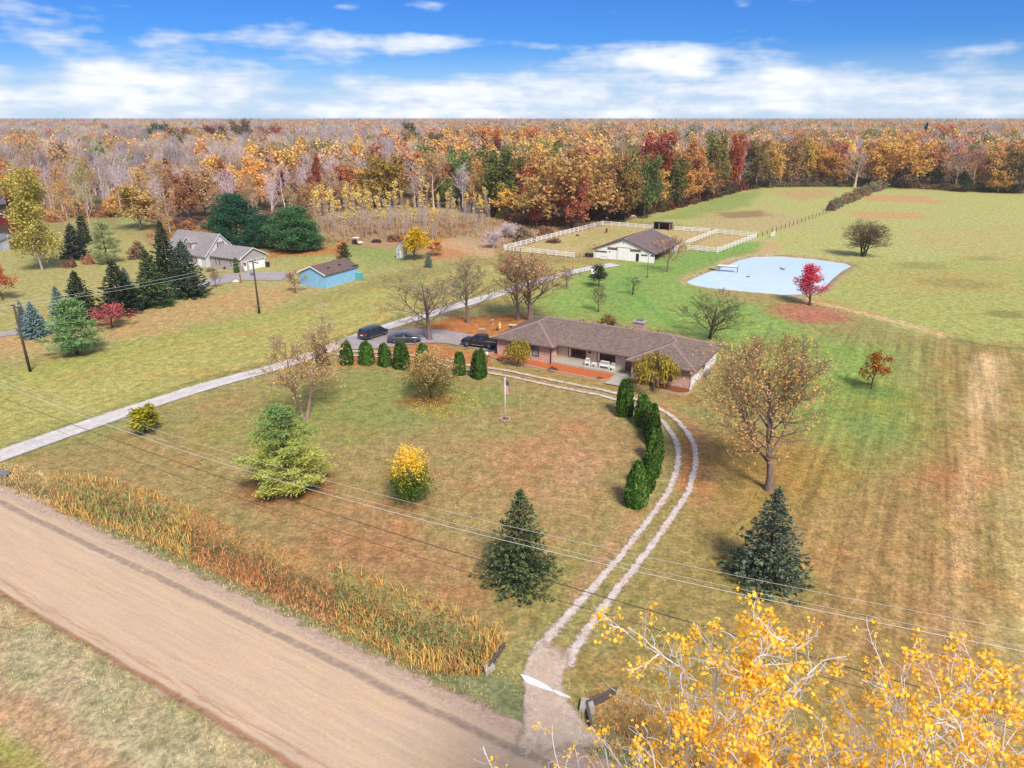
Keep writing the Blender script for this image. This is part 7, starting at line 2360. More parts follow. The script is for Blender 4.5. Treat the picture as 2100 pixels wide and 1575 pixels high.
pu = vehicle('pickup_truck', 'black crew-cab pickup parked at the left end of the house', 'truck', (-4.65, 101.4), math.radians(158), BLACKP,
             [(-2.9, 0.6, 1.08, 0.92), (-2.85, 0.5, 1.16, 0.98), (-0.95, 0.42, 1.16, 1.0), (-0.9, 0.42, 1.16, 1.0), (1.0, 0.42, 1.16, 1.0), (1.5, 0.42, 1.18, 1.0), (2.6, 0.46, 1.12, 0.98), (2.85, 0.5, 1.02, 0.92), (2.92, 0.6, 0.85, 0.82)],
             [(-0.98, 1.1, 1.25, 0.93, 0.88), (-0.85, 1.1, 1.84, 0.93, 0.76), (-0.3, 1.1, 1.92, 0.93, 0.75), (0.6, 1.1, 1.9, 0.93, 0.75), (1.45, 1.1, 1.2, 0.92, 0.86)],
             [(-1.75, -0.9), (-1.75, 0.9), (1.9, -0.9), (1.9, 0.9)], 0.41,
             [(1.15, 0.3, 0.24, 0.66, 1.2, 1.76, 0.935, 0.79), (0.2, -0.78, -0.74, 0.14, 1.2, 1.76, 0.935, 0.79)],
             two(-2.86, 0.86, 0.95, 0.12, 0.2, 0.36, TAIL, 'tail_light') + two(2.84, 0.72, 0.94, 0.14, 0.3, 0.2, HEADL, 'headlight') + [(-2.95, 0, 0.58, 0.14, 1.9, 0.18, CHROME, 'rear_bumper'), (2.9, 0, 0.6, 0.14, 1.9, 0.18, CHROME, 'front_bumper')]
             + two(0.1, 1.03, 0.46, 2.1, 0.12, 0.06, CHROME, 'running_board') + two(-1.9, 0.95, 1.185, 1.9, 0.09, 0.05, CHROME, 'bed_rail') + [(-1.9, 0, 1.172, 1.75, 1.66, 0.02, DARK, 'bed_floor')] + two(1.1, 1.08, 1.24, 0.14, 0.2, 0.2, BLACKP, 'mirror')
             + two(0.55, 1.01, 1.04, 0.18, 0.03, 0.04, CHROME, 'door_handle') + two(-0.35, 1.01, 1.04, 0.18, 0.03, 0.04, CHROME, 'door_handle'),
             [(1.42, 1.22, 0.66, 1.87, 0.84, 0.68, 'windscreen'), (-0.965, 1.27, -0.87, 1.8, 0.82, 0.68, 'rear_window')])
# trailer behind the young oak and a cart at the tall grass
x, y = at(1228, 570)
tr_ = thing('utility_trailer', 'white-covered trailer half hidden behind the dark olive tree', 'trailer', (x, y, 0.02), math.radians(-20))
MB().box(-1.6, 1.6, -0.95, 0.95, 0.5, 0.95).build('bed', plain('trailer_dark', C(70, 64, 60), 0.7), tr_)
MB().prism([(-0.95, 0.952), (0.95, 0.952), (0.8, 1.5), (0.4, 1.75), (-0.4, 1.75), (-0.8, 1.5)], 0, 'x', -1.55, 0.4).build('cover', WHITE, tr_)
MB().tube([(1.6, 0, 0.55), (3.0, 0, 0.5)], 0.05, 6).build('tongue', METAL, tr_)
for s_ in (-1.08, 1.08):
    wheel(tr_, -0.3, s_, 0.34)
x, y = at(731, 501)
ct = thing('utility_cart', 'small dark cart with white roof at the edge of the tall grass', 'cart', (x, y, 0.0), math.radians(-30))
MB().box(-1.1, 1.1, -0.6, 0.6, 0.35, 0.75).box(-0.9, -0.2, -0.55, 0.55, 0.752, 1.2).build('body', plain('cart_body', C(74, 54, 60), 0.6), ct)
MB().box(0.9, 1.7, -0.6, 0.6, 0.4, 0.85).build('load_bed', WHITE, ct)
MB().box(-0.9, 0.8, -0.65, 0.65, 1.75, 1.83).build('roof', WHITE, ct)
for xx in (-0.85, 0.75):
    for yy in (-0.58, 0.58):
        MB().box(xx - 0.03, xx + 0.03, yy - 0.03, yy + 0.03, 0.752, 1.75).build('post', METAL, ct)
for xx in (-0.75, 1.1):
    for yy in (-0.62, 0.62):
        wheel(ct, xx, yy, 0.26, 0.2)


# ------------------------------------------------------------------ fences
def copy_part(me_, name, parent, loc, rz=0.0, sc=(1, 1, 1), ry=0.0):
    o = bpy.data.objects.new(name, me_)
    COL.objects.link(o)
    o.parent = parent
    o.location = loc
    o.rotation_euler = (0, ry, rz)
    o.scale = sc
    return o


VINYL = plain('white_vinyl', C(250, 248, 246, 0.74), 0.45, var=0.04)
post_me = MB().box(-0.075, 0.075, -0.075, 0.075, 0, 1.42).add([(-0.09, -0.09, 1.42), (0.09, -0.09, 1.42), (0.09, 0.09, 1.42), (-0.09, 0.09, 1.42), (0, 0, 1.52)], [(0, 1, 4), (1, 2, 4), (2, 3, 4), (3, 0, 4), (3, 2, 1, 0)]).mesh('post')
post_me.materials.append(VINYL)
rail_me = MB().box(0, 1, -0.03, 0.03, -0.085, 0.085).mesh('rail')
rail_me.materials.append(VINYL)


def rail_fence(label, a_, c_, sp_=2.6, heights=(0.38, 0.82, 1.24)):
    a_, c_ = at(*a_), at(*c_)
    L = float(np.linalg.norm(c_ - a_))
    n = max(1, round(L / sp_))
    ang = math.atan2(*(c_ - a_)[::-1])
    r = thing('rail_fence', label, 'fence', (a_[0], a_[1], -0.02), ang)
    rn_ = random.Random(int(L * 10))
    for i in range(n + 1):
        copy_part(post_me, 'post', r, (L * i / n, 0, rn_.uniform(-0.03, 0.03)), rn_.uniform(-0.04, 0.04))
    for i in range(n):
        for h_ in heights:
            copy_part(rail_me, 'rail', r, (L * i / n + 0.076, 0, h_ + rn_.uniform(-0.015, 0.015)), 0, ((L / n - 0.152), 1, 1))


rail_fence('white rail fence running up the left side of the big paddock', (1034, 513), (1235, 462))
rail_fence('white rail fence along the front of the big paddock, left of the barn', (1036, 514), (1178, 529))
rail_fence('white rail fence along the back of big paddock, left of red shelter', (1237, 462), (1337, 470))
rail_fence('white rail fence along the back of big paddock, right of red shelter', (1384, 473), (1455, 477))
rail_fence('white rail fence between the big and the small paddock', (1468, 479), (1407, 503))
rail_fence('white rail fence along the back of the small paddock', (1470, 479), (1550, 487))
rail_fence('white rail fence along the right side of the small paddock', (1551, 488), (1472, 519))
rail_fence('white rail fence along the front of the small paddock by the barn', (1470, 519), (1410, 513))
rail_fence('short white gate panel at the corner of the pasture wire fence', (1581, 487), (1588, 484), 1.6)
wp_me = MB().tube([(0, 0, 0), (0, 0, 1.45)], [0.09, 0.08], 6).mesh('post')
wp_me.materials.append(WOOD_DK)


def wire_fence(name, label, a_, c_, sp_, mat_w, heights, pm):
    a_, c_ = at(*a_), at(*c_)
    L = float(np.linalg.norm(c_ - a_))
    n = max(1, round(L / sp_))
    r = thing(name, label, 'fence', (a_[0], a_[1], -0.03), math.atan2(*(c_ - a_)[::-1]))
    rn_ = random.Random(4)
    for i in range(n + 1):
        copy_part(pm, 'post', r, (L * i / n, 0, 0), 0, (1, 1, rn_.uniform(0.9, 1.05)), rn_.uniform(-0.06, 0.06))
    for h_ in heights:
        MB().tube([(0, 0.09, h_), (L, 0.09, h_)], 0.012, 4).build('wire', mat_w, r)


wire_fence('wire_fence', 'dark post-and-wire fence along the pasture beyond the small paddock', (1553, 488), (1700, 436), 4.0, METAL, (0.5, 0.9, 1.25), wp_me)
pm2 = MB().box(-0.04, 0.04, -0.04, 0.04, 0, 1.3).mesh('post')
pm2.materials.append(plain('rusty_pipe', C(140, 96, 78), 0.7, 0.3))
wire_fence('pipe_fence', 'rusty pipe fence between white fence and barn corner', (1180, 529), (1214, 529), 1.0, MATS['rusty_pipe'], (0.4, 0.85, 1.25), pm2)

# ------------------------------------------------------------------ poles and wires
INS = plain('insulator', C(186, 184, 180), 0.3)


def utility_pole(base, h, ang, label, transformer=False, arm=True, lean=(0, 0)):
    r = thing('utility_pole', label, 'pole', (base[0], base[1], gz(*base) - 0.05), ang)
    r.rotation_euler = (lean[0], lean[1], ang)
    MB().tube([(0, 0, 0), (0, 0, h * 0.5), (0, 0, h)], [0.19, 0.16, 0.12], 10).build('pole', WOOD_PL, r, True)
    if arm:
        ca_2 = MB().box(-1.25, 1.25, -0.2, -0.1, h - 0.42, h - 0.28).build('crossarm', WOOD_PL, r)
        for xx in (-1.15, -0.45, 0.45, 1.15):
            MB().lathe([(0.03, 0), (0.06, 0.05), (0.035, 0.09), (0.06, 0.14), (0.02, 0.2)], 8, (xx, -0.15, h - 0.28)).build('insulator', INS, ca_2)
        MB().tube([(-0.8, -0.13, h - 0.4), (0, -0.13, h - 1.1)], 0.02, 4).tube([(0.8, -0.13, h - 0.4), (0, -0.13, h - 1.1)], 0.02, 4).build('brace', METAL, r)
    if transformer:
        t_ = MB().lathe([(0.05, 0), (0.26, 0.03), (0.26, 0.85), (0.2, 0.92), (0.04, 0.95)], 14, (0, 0.46, h - 2.5)).build('transformer', plain('transformer_paint', C(150, 170, 190), 0.5), r, True)
        MB().lathe([(0.05, 0), (0.07, 0.06), (0.04, 0.2)], 8, (0.1, 0.42, h - 1.55)).build('bushing', INS, t_)
        MB().box(-0.16, 0.16, 0.17, 0.3, 1.0, 1.6).build('meter_box', METAL, r)
    return r


PA, PB = at(62, 762), at(532, 643)
HP = 9.35
lineang = math.atan2(PB[1] - PA[1], PB[0] - PA[0]) + math.pi / 2
utility_pole(PA, HP, lineang, 'brown wooden utility pole at the left edge, nearest the drive', False)
utility_pole(PB, HP, lineang, 'brown wooden utility pole with transformer before the neighbour\'s garage', True)
POLE_R = GX * 22 + GY * 29.0
POLE_L = GX * -118 + GY * 29.0
utility_pole((POLE_R.x, POLE_R.y), 15.4, G_ANG + math.pi / 2, 'tall utility pole carrying roadside wires, right of the golden poplars')
utility_pole((POLE_L.x, POLE_L.y), 15.4, G_ANG + math.pi / 2, 'tall utility pole carrying roadside wires, left beyond the ditch')
WIRE_W = plain('bare_aluminium_wire', C(240, 236, 232, 0.7), 0.5, 0.2)
WIRE_D = plain('dark_cable', C(60, 58, 62), 0.6)


def cable(label, a_, c_, sag, rad, mat, n=40, group=None):
    a_, c_ = Vector(a_), Vector(c_)
    pts = [a_.lerp(c_, i / n) - Vector((0, 0, sag * 4 * (i / n) * (1 - i / n))) for i in range(n + 1)]
    o = MB().tube(pts, rad, 5).build('power_wire', mat, None, True)
    tag(o, label, 'wire', group)


def roadside(label, ztop, zlow, rad, mat, off=0.0):
    a_ = GX * 22 + GY * (29.0 + off)
    c_ = GX * -118 + GY * (29.0 + off)
    cable(label, (a_.x, a_.y, ztop), (c_.x, c_.y, ztop), ztop - zlow, rad, mat, 60)


roadside('topmost thin white wire of the roadside line', 16.0, 9.85, 0.008, WIRE_W, 0.15)
roadside('thick white wire of the roadside line, below the thin one', 15.35, 9.0, 0.014, WIRE_W, -0.1)
roadside('second white wire running close beside the thick one', 15.25, 9.1, 0.007, WIRE_W, 0.25)
roadside('bundled dark grey cable of the roadside line', 11.1, 7.75, 0.02, WIRE_D)
roadside('lowest black cable of the roadside line', 10.6, 6.45, 0.014, WIRE_D, 0.05)
ax_ = Vector((math.cos(lineang), math.sin(lineang), 0))
for s_, lb in ((-1.1, 'left wire between the two wooden poles'), (1.1, 'right wire between the two wooden poles')):
    cable(lb, (PA[0] + ax_.x * s_, PA[1] + ax_.y * s_, HP - 0.05), (PB[0] + ax_.x * s_, PB[1] + ax_.y * s_, HP - 0.05), 0.55, 0.016, WIRE_W)
dirp = (np.array(PA) - np.array(PB)) / np.linalg.norm(np.array(PA) - np.array(PB))
PC = np.array(PA) + dirp * 34
for s_, lb in ((-1.1, 'left wire leaving the left wooden pole toward the road'), (1.1, 'right wire leaving the left wooden pole toward the road')):
    cable(lb, (PA[0] + ax_.x * s_, PA[1] + ax_.y * s_, HP - 0.05), (PC[0] + ax_.x * s_, PC[1] + ax_.y * s_, HP + 0.6), 0.4, 0.016, WIRE_W)
xg, yg = to_world(nb, -1.0, 0.0).xy
cable('service wire from the transformer pole to the garage', (PB[0], PB[1], HP - 1.2), (xg, yg, 3.0), 0.5, 0.012, WIRE_D)
# light pole by the barn, post lamp, flags
x, y = at(1327, 569)
lp = thing('light_pole', 'thin dark pole with white lamp head before the barn', 'pole', (x, y, 0))
MB().tube([(0, 0, 0), (0, 0, 5.0)], [0.06, 0.04], 8).build('pole', WOOD_DK, lp)
MB().tube([(0, 0, 4.9), (0.1, -0.3, 5.05), (0.15, -0.6, 5.0)], 0.03, 6).build('arm', METAL, lp)
MB().lathe([(0.05, 0.1), (0.14, 0.02), (0.16, -0.08), (0.12, -0.2)], 10, (0.15, -0.62, 5.0)).build('lamp', WHITE, lp)
MB().box(-0.2, 0.2, -0.2, 0.2, 0, 0.2).build('base', WOOD_DK, lp)
x, y = at(999, 744)
ml = thing('yard_lamp', 'short dark lamp post with pale lantern beside last arborvitae of the left row', 'lamp post', (x, y, 0))
MB().tube([(0, 0, 0), (0, 0, 1.15)], 0.07, 8).build('post', WOOD_DK, ml)
MB().lathe([(0.08, 0), (0.17, 0.06), (0.2, 0.32), (0.22, 0.34), (0.05, 0.46)], 8, (0, 0, 1.15)).build('lantern', WHITE, ml)

m, N = new_mat('flag_cloth')
uvf = N.n('ShaderNodeUVMap', uv_map='cloth').outputs[0]
fu, fv, _ = N.sep(uvf)
st_ = N.math('GREATER_THAN', N.math('FRACT', N.math('ADD', N.math('MULTIPLY', fu, 4.0), N.math('MULTIPLY', fv, 2.2))), 0.5)
cf = N.mix(st_, C(236, 226, 228, 0.75), C(190, 60, 74, 0.75))
blue = N.math('MULTIPLY', N.math('GREATER_THAN', fv, 0.62), N.math('LESS_THAN', N.math('ADD', fu, N.math('MULTIPLY', N.math('SUBTRACT', fv, 0.62), 1.0)), 0.9))
stv = N.n('ShaderNodeTexVoronoi')
N.link(uvf, stv.inputs['Vector'])
stv.inputs['Scale'].default_value = 16.0
canton = N.mix(N.math('LESS_THAN', stv.outputs['Distance'], 0.22), C(66, 82, 112, 0.75), C(220, 222, 228, 0.75))
cf = N.mix(blue, cf, canton)
out(N, principled(N, cf, 0.85, 0, 0.2))
FLAG_M = m


def flag_mesh(w_, h_, seed):
    nu, nv = 14, 22
    v_, uv_ = [], []
    for j in range(nv + 1):
        t = j / nv
        for i in range(nu + 1):
            s_ = i / nu
            x_ = 0.05 + s_ * w_ * (0.75 + 0.25 * math.sin(t * 2.2 + seed))
            y_ = 0.10 * math.sin(s_ * 9 + seed + t * 2.0) * (0.4 + 0.6 * s_)
            z_ = h_ * t - 0.28 * s_ * h_ * (0.8 - 0.3 * t)
            v_.append((x_, y_, z_))
            uv_.append((s_, t))
    f_ = [(j * (nu + 1) + i, j * (nu + 1) + i + 1, (j + 1) * (nu + 1) + i + 1, (j + 1) * (nu + 1) + i) for j in range(nv) for i in range(nu)]
    me_ = mesh_np('flag', np.array(v_), [np.array(f_)], True)
    ul = me_.uv_layers.new(name='cloth')
    ul.data.foreach_set('uv', np.array(uv_)[np.array(f_).ravel()].astype(np.float32).ravel())
    me_.materials.append(FLAG_M)
    return me_


x, y = at(1036, 861)
fp = thing('flagpole', 'white flagpole with limp American flag in a round stone ring', 'flagpole', (x, y, 0))
MB().tube([(0, 0, 0), (0, 0, 5.15)], [0.05, 0.035], 10).build('pole', WHITE, fp, True)
MB().lathe([(0.01, 0), (0.07, 0.05), (0.07, 0.1), (0.01, 0.15)], 10, (0, 0, 5.15)).build('finial', METAL, fp, True)
link_obj('flag', flag_mesh(0.42, 1.55, 0.4), fp).location = (0, 0, 3.3)
fp.children[-1].rotation_euler = (0, 0, math.radians(-100))
pr = thing('stone_ring', 'round pinkish stone planter ring at the foot of the flagpole', 'planter', (x, y, 0))
blk = MB().prism([(0.42, 0.0), (0.62, 0.0), (0.62, 0.2), (0.42, 0.2)], 0, 'y', -0.13, 0.13).mesh('stone')
blk.materials.append(CLAY)
for i in range(12):
    copy_part(blk, 'stone', pr, (0, 0, 0), i * 2 * math.pi / 12)
MB().lathe([(0.02, 0.1), (0.415, 0.1), (0.415, 0.0)], 18).build('soil', MULCH_B, pr)
x, y = to_world(nb, 1.2, -0.6).xy
fp2 = thing('garden_flagpole', 'short white pole with a small flag at the garage corner', 'flagpole', (x, y, 0))
MB().tube([(0, 0, 0), (0, 0, 3.6)], [0.04, 0.03], 8).build('pole', WHITE, fp2, True)
link_obj('flag', flag_mesh(0.5, 1.3, 1.4), fp2).location = (0, 0, 1.9)
# decoys by neighbour's drive
x, y = at(484, 578)
bo_ = thing('boulder', 'pale boulder at the edge of the neighbour\'s drive', 'rock', (x, y, 0))
bm = bmesh.new()
bmesh.ops.create_icosphere(bm, subdivisions=3, radius=1)
for v_ in bm.verts:
    k_ = 1 + 0.18 * math.sin(v_.co.x * 5 + 1) * math.cos(v_.co.y * 4) + 0.1 * math.sin(v_.co.z * 7)
    v_.co = Vector((v_.co.x * 0.75 * k_, v_.co.y * 0.5 * k_, max(-0.12, v_.co.z * 0.42 * k_)))
me = bpy.data.meshes.new('rock')
bm.to_mesh(me)
bm.free()
link_obj('rock', me, bo_, plain('pale_rock', C(226, 216, 204, 0.65), 0.9, var=0.2))
x, y = at(494, 579)
sc_ = thing('garden_post', 'rusty brown garden post ornament beside the pale boulder', 'ornament', (x, y, 0))
MB().lathe([(0.35, 0), (0.3, 0.2), (0.16, 0.5), (0.14, 1.2), (0.2, 1.3), (0.08, 1.5)], 10).build('body', plain('rust_iron', C(170, 110, 80), 0.8), sc_, True)
MB().lathe([(0.05, 0), (0.13, 0.1), (0.12, 0.25), (0.03, 0.32)], 10, (0, 0, 1.5)).build('top', TRIM_D, sc_, True)
# lawn ornaments behind the parking
x, y = at(1010, 664)
ur = thing('garden_urn', 'small pale urn on the orange leaf litter', 'urn', (x, y, 0))
MB().lathe([(0.22, 0), (0.22, 0.08), (0.1, 0.15), (0.1, 0.4), (0.3, 0.6), (0.28, 0.75), (0.2, 0.78)], 14).build('body', CLAY, ur, True)
x, y = at(1025, 673)
stt = thing('garden_statue', 'cream garden statue on the orange leaf litter', 'statue', (x, y, 0))
MB().lathe([(0.2, 0), (0.2, 0.12), (0.14, 0.14), (0.12, 0.4), (0.17, 0.62), (0.12, 0.74), (0.05, 0.8), (0.1, 0.9), (0.09, 1.0), (0.02, 1.06)], 14).build('figure', plain('cream_stone', C(246, 224, 160, 0.7), 0.8), stt, True)
MB().tube([(0.1, 0, 0.68), (0.24, 0.02, 0.55), (0.2, -0.08, 0.42)], [0.05, 0.045, 0.03], 8).build('arm', MATS['cream_stone'], stt, True)
MB().tube([(-0.1, 0, 0.68), (-0.24, -0.02, 0.58), (-0.12, -0.12, 0.5)], [0.05, 0.045, 0.03], 8).build('arm', MATS['cream_stone'], stt, True)
x, y = at(1020, 678)
pt = thing('clay_pot', 'small terracotta pot beside the cream statue', 'pot', (x, y, 0))
MB().lathe([(0.14, 0), (0.2, 0.35), (0.24, 0.36), (0.24, 0.44), (0.18, 0.45)], 14).build('body', plain('terracotta', C(176, 96, 52), 0.85), pt, True)
x, y = at(1052, 672)
gb = thing('garden_bench', 'pale backless stone bench behind the house\'s left roof edge', 'bench', (x, y, 0), math.radians(-8))
MB().box(-0.65, 0.65, -0.2, 0.2, 0.42, 0.52).build('seat', plain('pale_stone', C(240, 222, 190, 0.7), 0.85), gb)
for xx in (-0.4, 0.4):
    MB().box(xx - 0.09, xx + 0.09, -0.15, 0.15, 0, 0.42).build('leg', TRIM_D, gb)
x, y = at(988, 675)
sb_ = thing('stone_slab', 'flat pale slab lying in the orange leaves behind pickup', 'slab', (x, y, 0.0), math.radians(20))
MB().prism([(-0.6, -0.25), (0.5, -0.3), (0.65, 0.2), (-0.5, 0.3)], 0, 'z', 0.02, 0.12).build('slab', CONC, sb_)

# ------------------------------------------------------------------ pond dock and water birds
a_, c_ = at(1473, 543.5, 0.9), at(1514, 546.5, 0.9)
dl_ = float(np.linalg.norm(c_ - a_))
dk = thing('pond_dock', 'white raised dock reaching into the pond', 'dock', (a_[0], a_[1], 0), math.atan2(*(c_ - a_)[::-1]))
nbd = 16
bd_me = MB().box(0, dl_ / nbd - 0.02, -0.75, 0.75, 0.84, 0.9).mesh('plank')
bd_me.materials.append(VINYL)
for i in range(nbd):
    copy_part(bd_me, 'plank', dk, (i * dl_ / nbd, 0, 0))
for yy in (-0.6, 0.6):
    MB().box(0, dl_, yy - 0.05, yy + 0.05, 0.66, 0.838).build('beam', METAL, dk)
    for xx in (0.3, dl_ - 0.1):
        MB().tube([(xx, yy * 1.12, -1.6), (xx, yy * 1.12, 1.05 if xx > 1 else 0.8)], 0.06, 8).build('leg', METAL, dk)
MB().add([(-1.6, -0.6, 0.32), (-0.01, -0.6, 0.86), (-0.01, 0.6, 0.86), (-1.6, 0.6, 0.32), (-1.6, -0.6, 0.26), (-0.01, -0.6, 0.8), (-0.01, 0.6, 0.8), (-1.6, 0.6, 0.26)], [(0, 1, 2, 3), (7, 6, 5, 4), (0, 4, 5, 1), (1, 5, 6, 2), (2, 6, 7, 3), (3, 7, 4, 0)]).build('ramp', CONC, dk)
BIRD = plain('dark_plumage', (0.025, 0.025, 0.03), 0.8)
for px, py, rz_, lb in ((1534, 568, 0.3, 'dark water bird on the pond nearest the dock'), (1602, 551, 2.6, 'left dark water bird of the pair in mid pond'), (1606, 553, -0.4, 'right dark water bird of the pair in mid pond')):
    x, y = at(px, py, -0.45)
    g_ = thing('water_bird', lb, 'bird', (x, y, -0.46), rz_)
    bd = loft([[(xx, math.cos(q) * r_, 0.08 + zc + math.sin(q) * r_ * 0.75) for q in [k * math.pi / 5 for k in range(10)]] for xx, r_, zc in ((-0.42, 0.02, 0.12), (-0.3, 0.1, 0.06), (0, 0.17, 0.0), (0.22, 0.13, 0.02), (0.34, 0.05, 0.06))])
    bd.tube([(0.26, 0, 0.12), (0.38, 0, 0.3), (0.36, 0, 0.45), (0.46, 0, 0.48)], [0.06, 0.045, 0.045, 0.03], 8)
    bd.build('body', BIRD, g_, True)
    MB().add([(-0.3, 0.15, 0.18), (0.15, 0.16, 0.16), (0.0, 0.19, 0.06), (-0.45, 0.06, 0.22)], [(0, 1, 2, 3)]).build('wing', BIRD, g_)


# ------------------------------------------------------------------ horses
def horse(name, label, loc, rz, coat, mane):
    """grazing horse, facing local +x"""
    r = thing(name, label, 'horse', loc, rz)
    V_ = [(-0.55, 0, 1.12), (-0.2, 0, 1.06), (0.2, 0, 1.05), (0.52, 0, 1.12), (0.82, 0, 1.02), (1.08, 0, 0.72), (1.22, 0, 0.46), (1.3, 0, 0.34), (1.42, 0, 0.12)]
    R_ = [(0.27, 0.27), (0.30, 0.33), (0.29, 0.31), (0.25, 0.29), (0.16, 0.2), (0.12, 0.15), (0.11, 0.13), (0.10, 0.12), (0.06, 0.065)]
    E_ = [(i, i + 1) for i in range(8)]
    for s_ in (-1, 1):
        o = len(V_)
        V_ += [(0.55, s_ * 0.15, 0.84), (0.57, s_ * 0.16, 0.5), (0.55, s_ * 0.16, 0.14), (0.6, s_ * 0.16, 0.03)]
        R_ += [(0.12, 0.13), (0.065, 0.065), (0.045, 0.045), (0.06, 0.05)]
        E_ += [(3, o), (o, o + 1), (o + 1, o + 2), (o + 2, o + 3)]
        o = len(V_)
        dx_ = 0.06 * s_
        V_ += [(-0.58 + dx_, s_ * 0.16, 0.86), (-0.50 + dx_, s_ * 0.17, 0.66), (-0.68 + dx_, s_ * 0.17, 0.44), (-0.63 + dx_, s_ * 0.17, 0.14), (-0.58 + dx_, s_ * 0.17, 0.03)]
        R_ += [(0.17, 0.17), (0.11, 0.1), (0.06, 0.06), (0.045, 0.045), (0.06, 0.05)]
        E_ += [(0, o), (o, o + 1), (o + 1, o + 2), (o + 2, o + 3), (o + 3, o + 4)]
        o = len(V_)
        V_ += [(1.17, s_ * 0.07, 0.62), (1.12, s_ * 0.09, 0.74)]
        R_ += [(0.04, 0.03), (0.015, 0.015)]
        E_ += [(6, o), (o, o + 1)]
    me_ = bpy.data.meshes.new('body')
    me_.from_pydata(V_, E_, [])
    o = link_obj('body', me_, r, coat)
    md = o.modifiers.new('skin', 'SKIN')
    for i, sv in enumerate(me_.skin_vertices[0].data):
        sv.radius = R_[i]
        sv.use_root = i == 0
    md = o.modifiers.new('sub', 'SUBSURF')
    md.levels = md.render_levels = 2
    MB().tube([(-0.8, 0, 1.1), (-0.92, 0, 0.98), (-0.95, 0, 0.6), (-0.93, 0, 0.3)], [0.05, 0.07, 0.08, 0.03], 8).build('tail', mane, r, True)
    MB().add([(0.55, -0.02, 1.36), (0.85, -0.02, 1.2), (1.1, -0.02, 0.88), (1.16, -0.02, 0.7), (1.02, 0.09, 0.8), (0.8, 0.13, 1.0), (0.6, 0.14, 1.18)], [(0, 1, 5, 6), (1, 2, 4, 5), (2, 3, 4)]).build('mane', mane, r)
    return r


x, y = at(1299, 449)
horse('horse', 'cream horse grazing below the woods behind the paddock', (x, y, 0), math.radians(196), plain('cream_coat', C(226, 192, 152, 0.7), 0.8), plain('pale_mane', C(236, 216, 190, 0.7), 0.8))
x, y = at(1244, 477)
horse('horse', 'brown horse seen from behind grazing inside the paddock', (x, y, 0), math.radians(78), plain('bay_coat', C(122, 68, 38, 0.6), 0.8), plain('dark_mane', C(52, 34, 26, 0.6), 0.8))

# ------------------------------------------------------------------ culverts
CORR = plain('corrugated_steel', C(120, 108, 104), 0.6, 0.3, var=0.3)


def head_wall(label, a_, c_, h_, th=0.12):
    a_, c_ = at(*a_, 0.05), at(*c_, 0.05)
    L = float(np.linalg.norm(c_ - a_))
    r = thing('culvert_wall', label, 'retaining wall', (a_[0], a_[1], 0), math.atan2(*(c_ - a_)[::-1]))
    n = max(3, int(L / 0.45))
    bd_ = MB().box(0.01, L / n - 0.01, -th / 2, th / 2, -h_, 0.28).mesh('plank')
    bd_.materials.append(CORR)
    for i in range(n):
        copy_part(bd_, 'plank', r, (i * L / n, 0, random.Random(i).uniform(-0.05, 0.04)))
    MB().box(-0.03, L + 0.03, -th / 2 - 0.03, th / 2 + 0.03, 0.285, 0.33).build('cap', CORR, r)


head_wall('dark plank wall at the right side of the drive entrance, by the ditch', (1203, 1446), (1264, 1417), 1.0)
head_wall('short wing wall at the right ditch mouth toward the road', (1203, 1448), (1212, 1490), 0.9)
head_wall('plank wall at the left side of the drive entrance, by the reeds', (1002, 1372), (1035, 1326), 1.0)
x, y = at(1203, 1450)
ap = thing('concrete_apron', 'pale concrete corner slab beside the right culvert wall', 'slab', (x, y, 0), math.radians(-20))
MB().prism([(-0.3, -0.5), (0.5, -0.1), (0.2, 0.45), (-0.4, 0.3)], 0, 'z', -0.6, 0.3).build('slab', CONC, ap)
x, y = at(1003, 1372)
ap = thing('concrete_apron', 'pale concrete corner slab beside the reeds at left culvert wall', 'slab', (x, y, 0), math.radians(30))
MB().prism([(-0.45, -0.4), (0.3, -0.25), (0.35, 0.3), (-0.3, 0.2)], 0, 'z', -0.6, 0.26).build('slab', CONC, ap)
x, y = at(34, 968)
cu = thing('culvert_pipe', 'half-buried corrugated pipe under the gravel drive at left', 'pipe', (x - 1.3, y + 0.5, -0.72), math.radians(-25))
pr_ = []
for i in range(40):
    t = i / 39
    pr_.append(((-3.5 + 4.0 * t, 0, 0), 0.52 + 0.02 * math.sin(t * 120)))
MB().tube([p for p, _ in pr_], [r_ for _, r_ in pr_], 18, False).build('pipe', METAL, cu, True)
MB().tube([(-0.3, 0, 0), (0.44, 0, 0)], 0.47, 18, True).build('bore', DARK, cu, True)

# ------------------------------------------------------------------ reeds, tall grass, fallen leaves, stones
def colour_stuff(name, V_, F_, cols, per, label, cat, trans=0.3):
    me_ = mesh_np(name, V_, [F_])
    ca_3 = me_.color_attributes.new('tint', 'FLOAT_COLOR', 'POINT')
    cc_ = np.repeat(np.concatenate([cols, np.ones((len(cols), 1))], 1), per, 0)
    ca_3.data.foreach_set('color', cc_.astype(np.float32).ravel())
    if 'stuff_tint' not in MATS:
        m_, N_ = new_mat('stuff_tint')
        a2 = N_.n('ShaderNodeAttribute', attribute_name='tint').outputs['Color']
        d2_ = N_.n('ShaderNodeBsdfDiffuse')
        N_.link(a2, d2_.inputs[0])
        t2_ = N_.n('ShaderNodeBsdfTranslucent')
        N_.link(a2, t2_.inputs[0])
        mx2 = N_.n('ShaderNodeMixShader')
        mx2.inputs[0].default_value = trans
        N_.link(d2_.outputs[0], mx2.inputs[1])
        N_.link(t2_.outputs[0], mx2.inputs[2])
        out(N_, mx2.outputs[0])
        MATS['stuff_tint'] = m_
    o = link_obj(name, me_, None, MATS['stuff_tint'])
    tag(o, label, cat, kind='stuff')
    return o


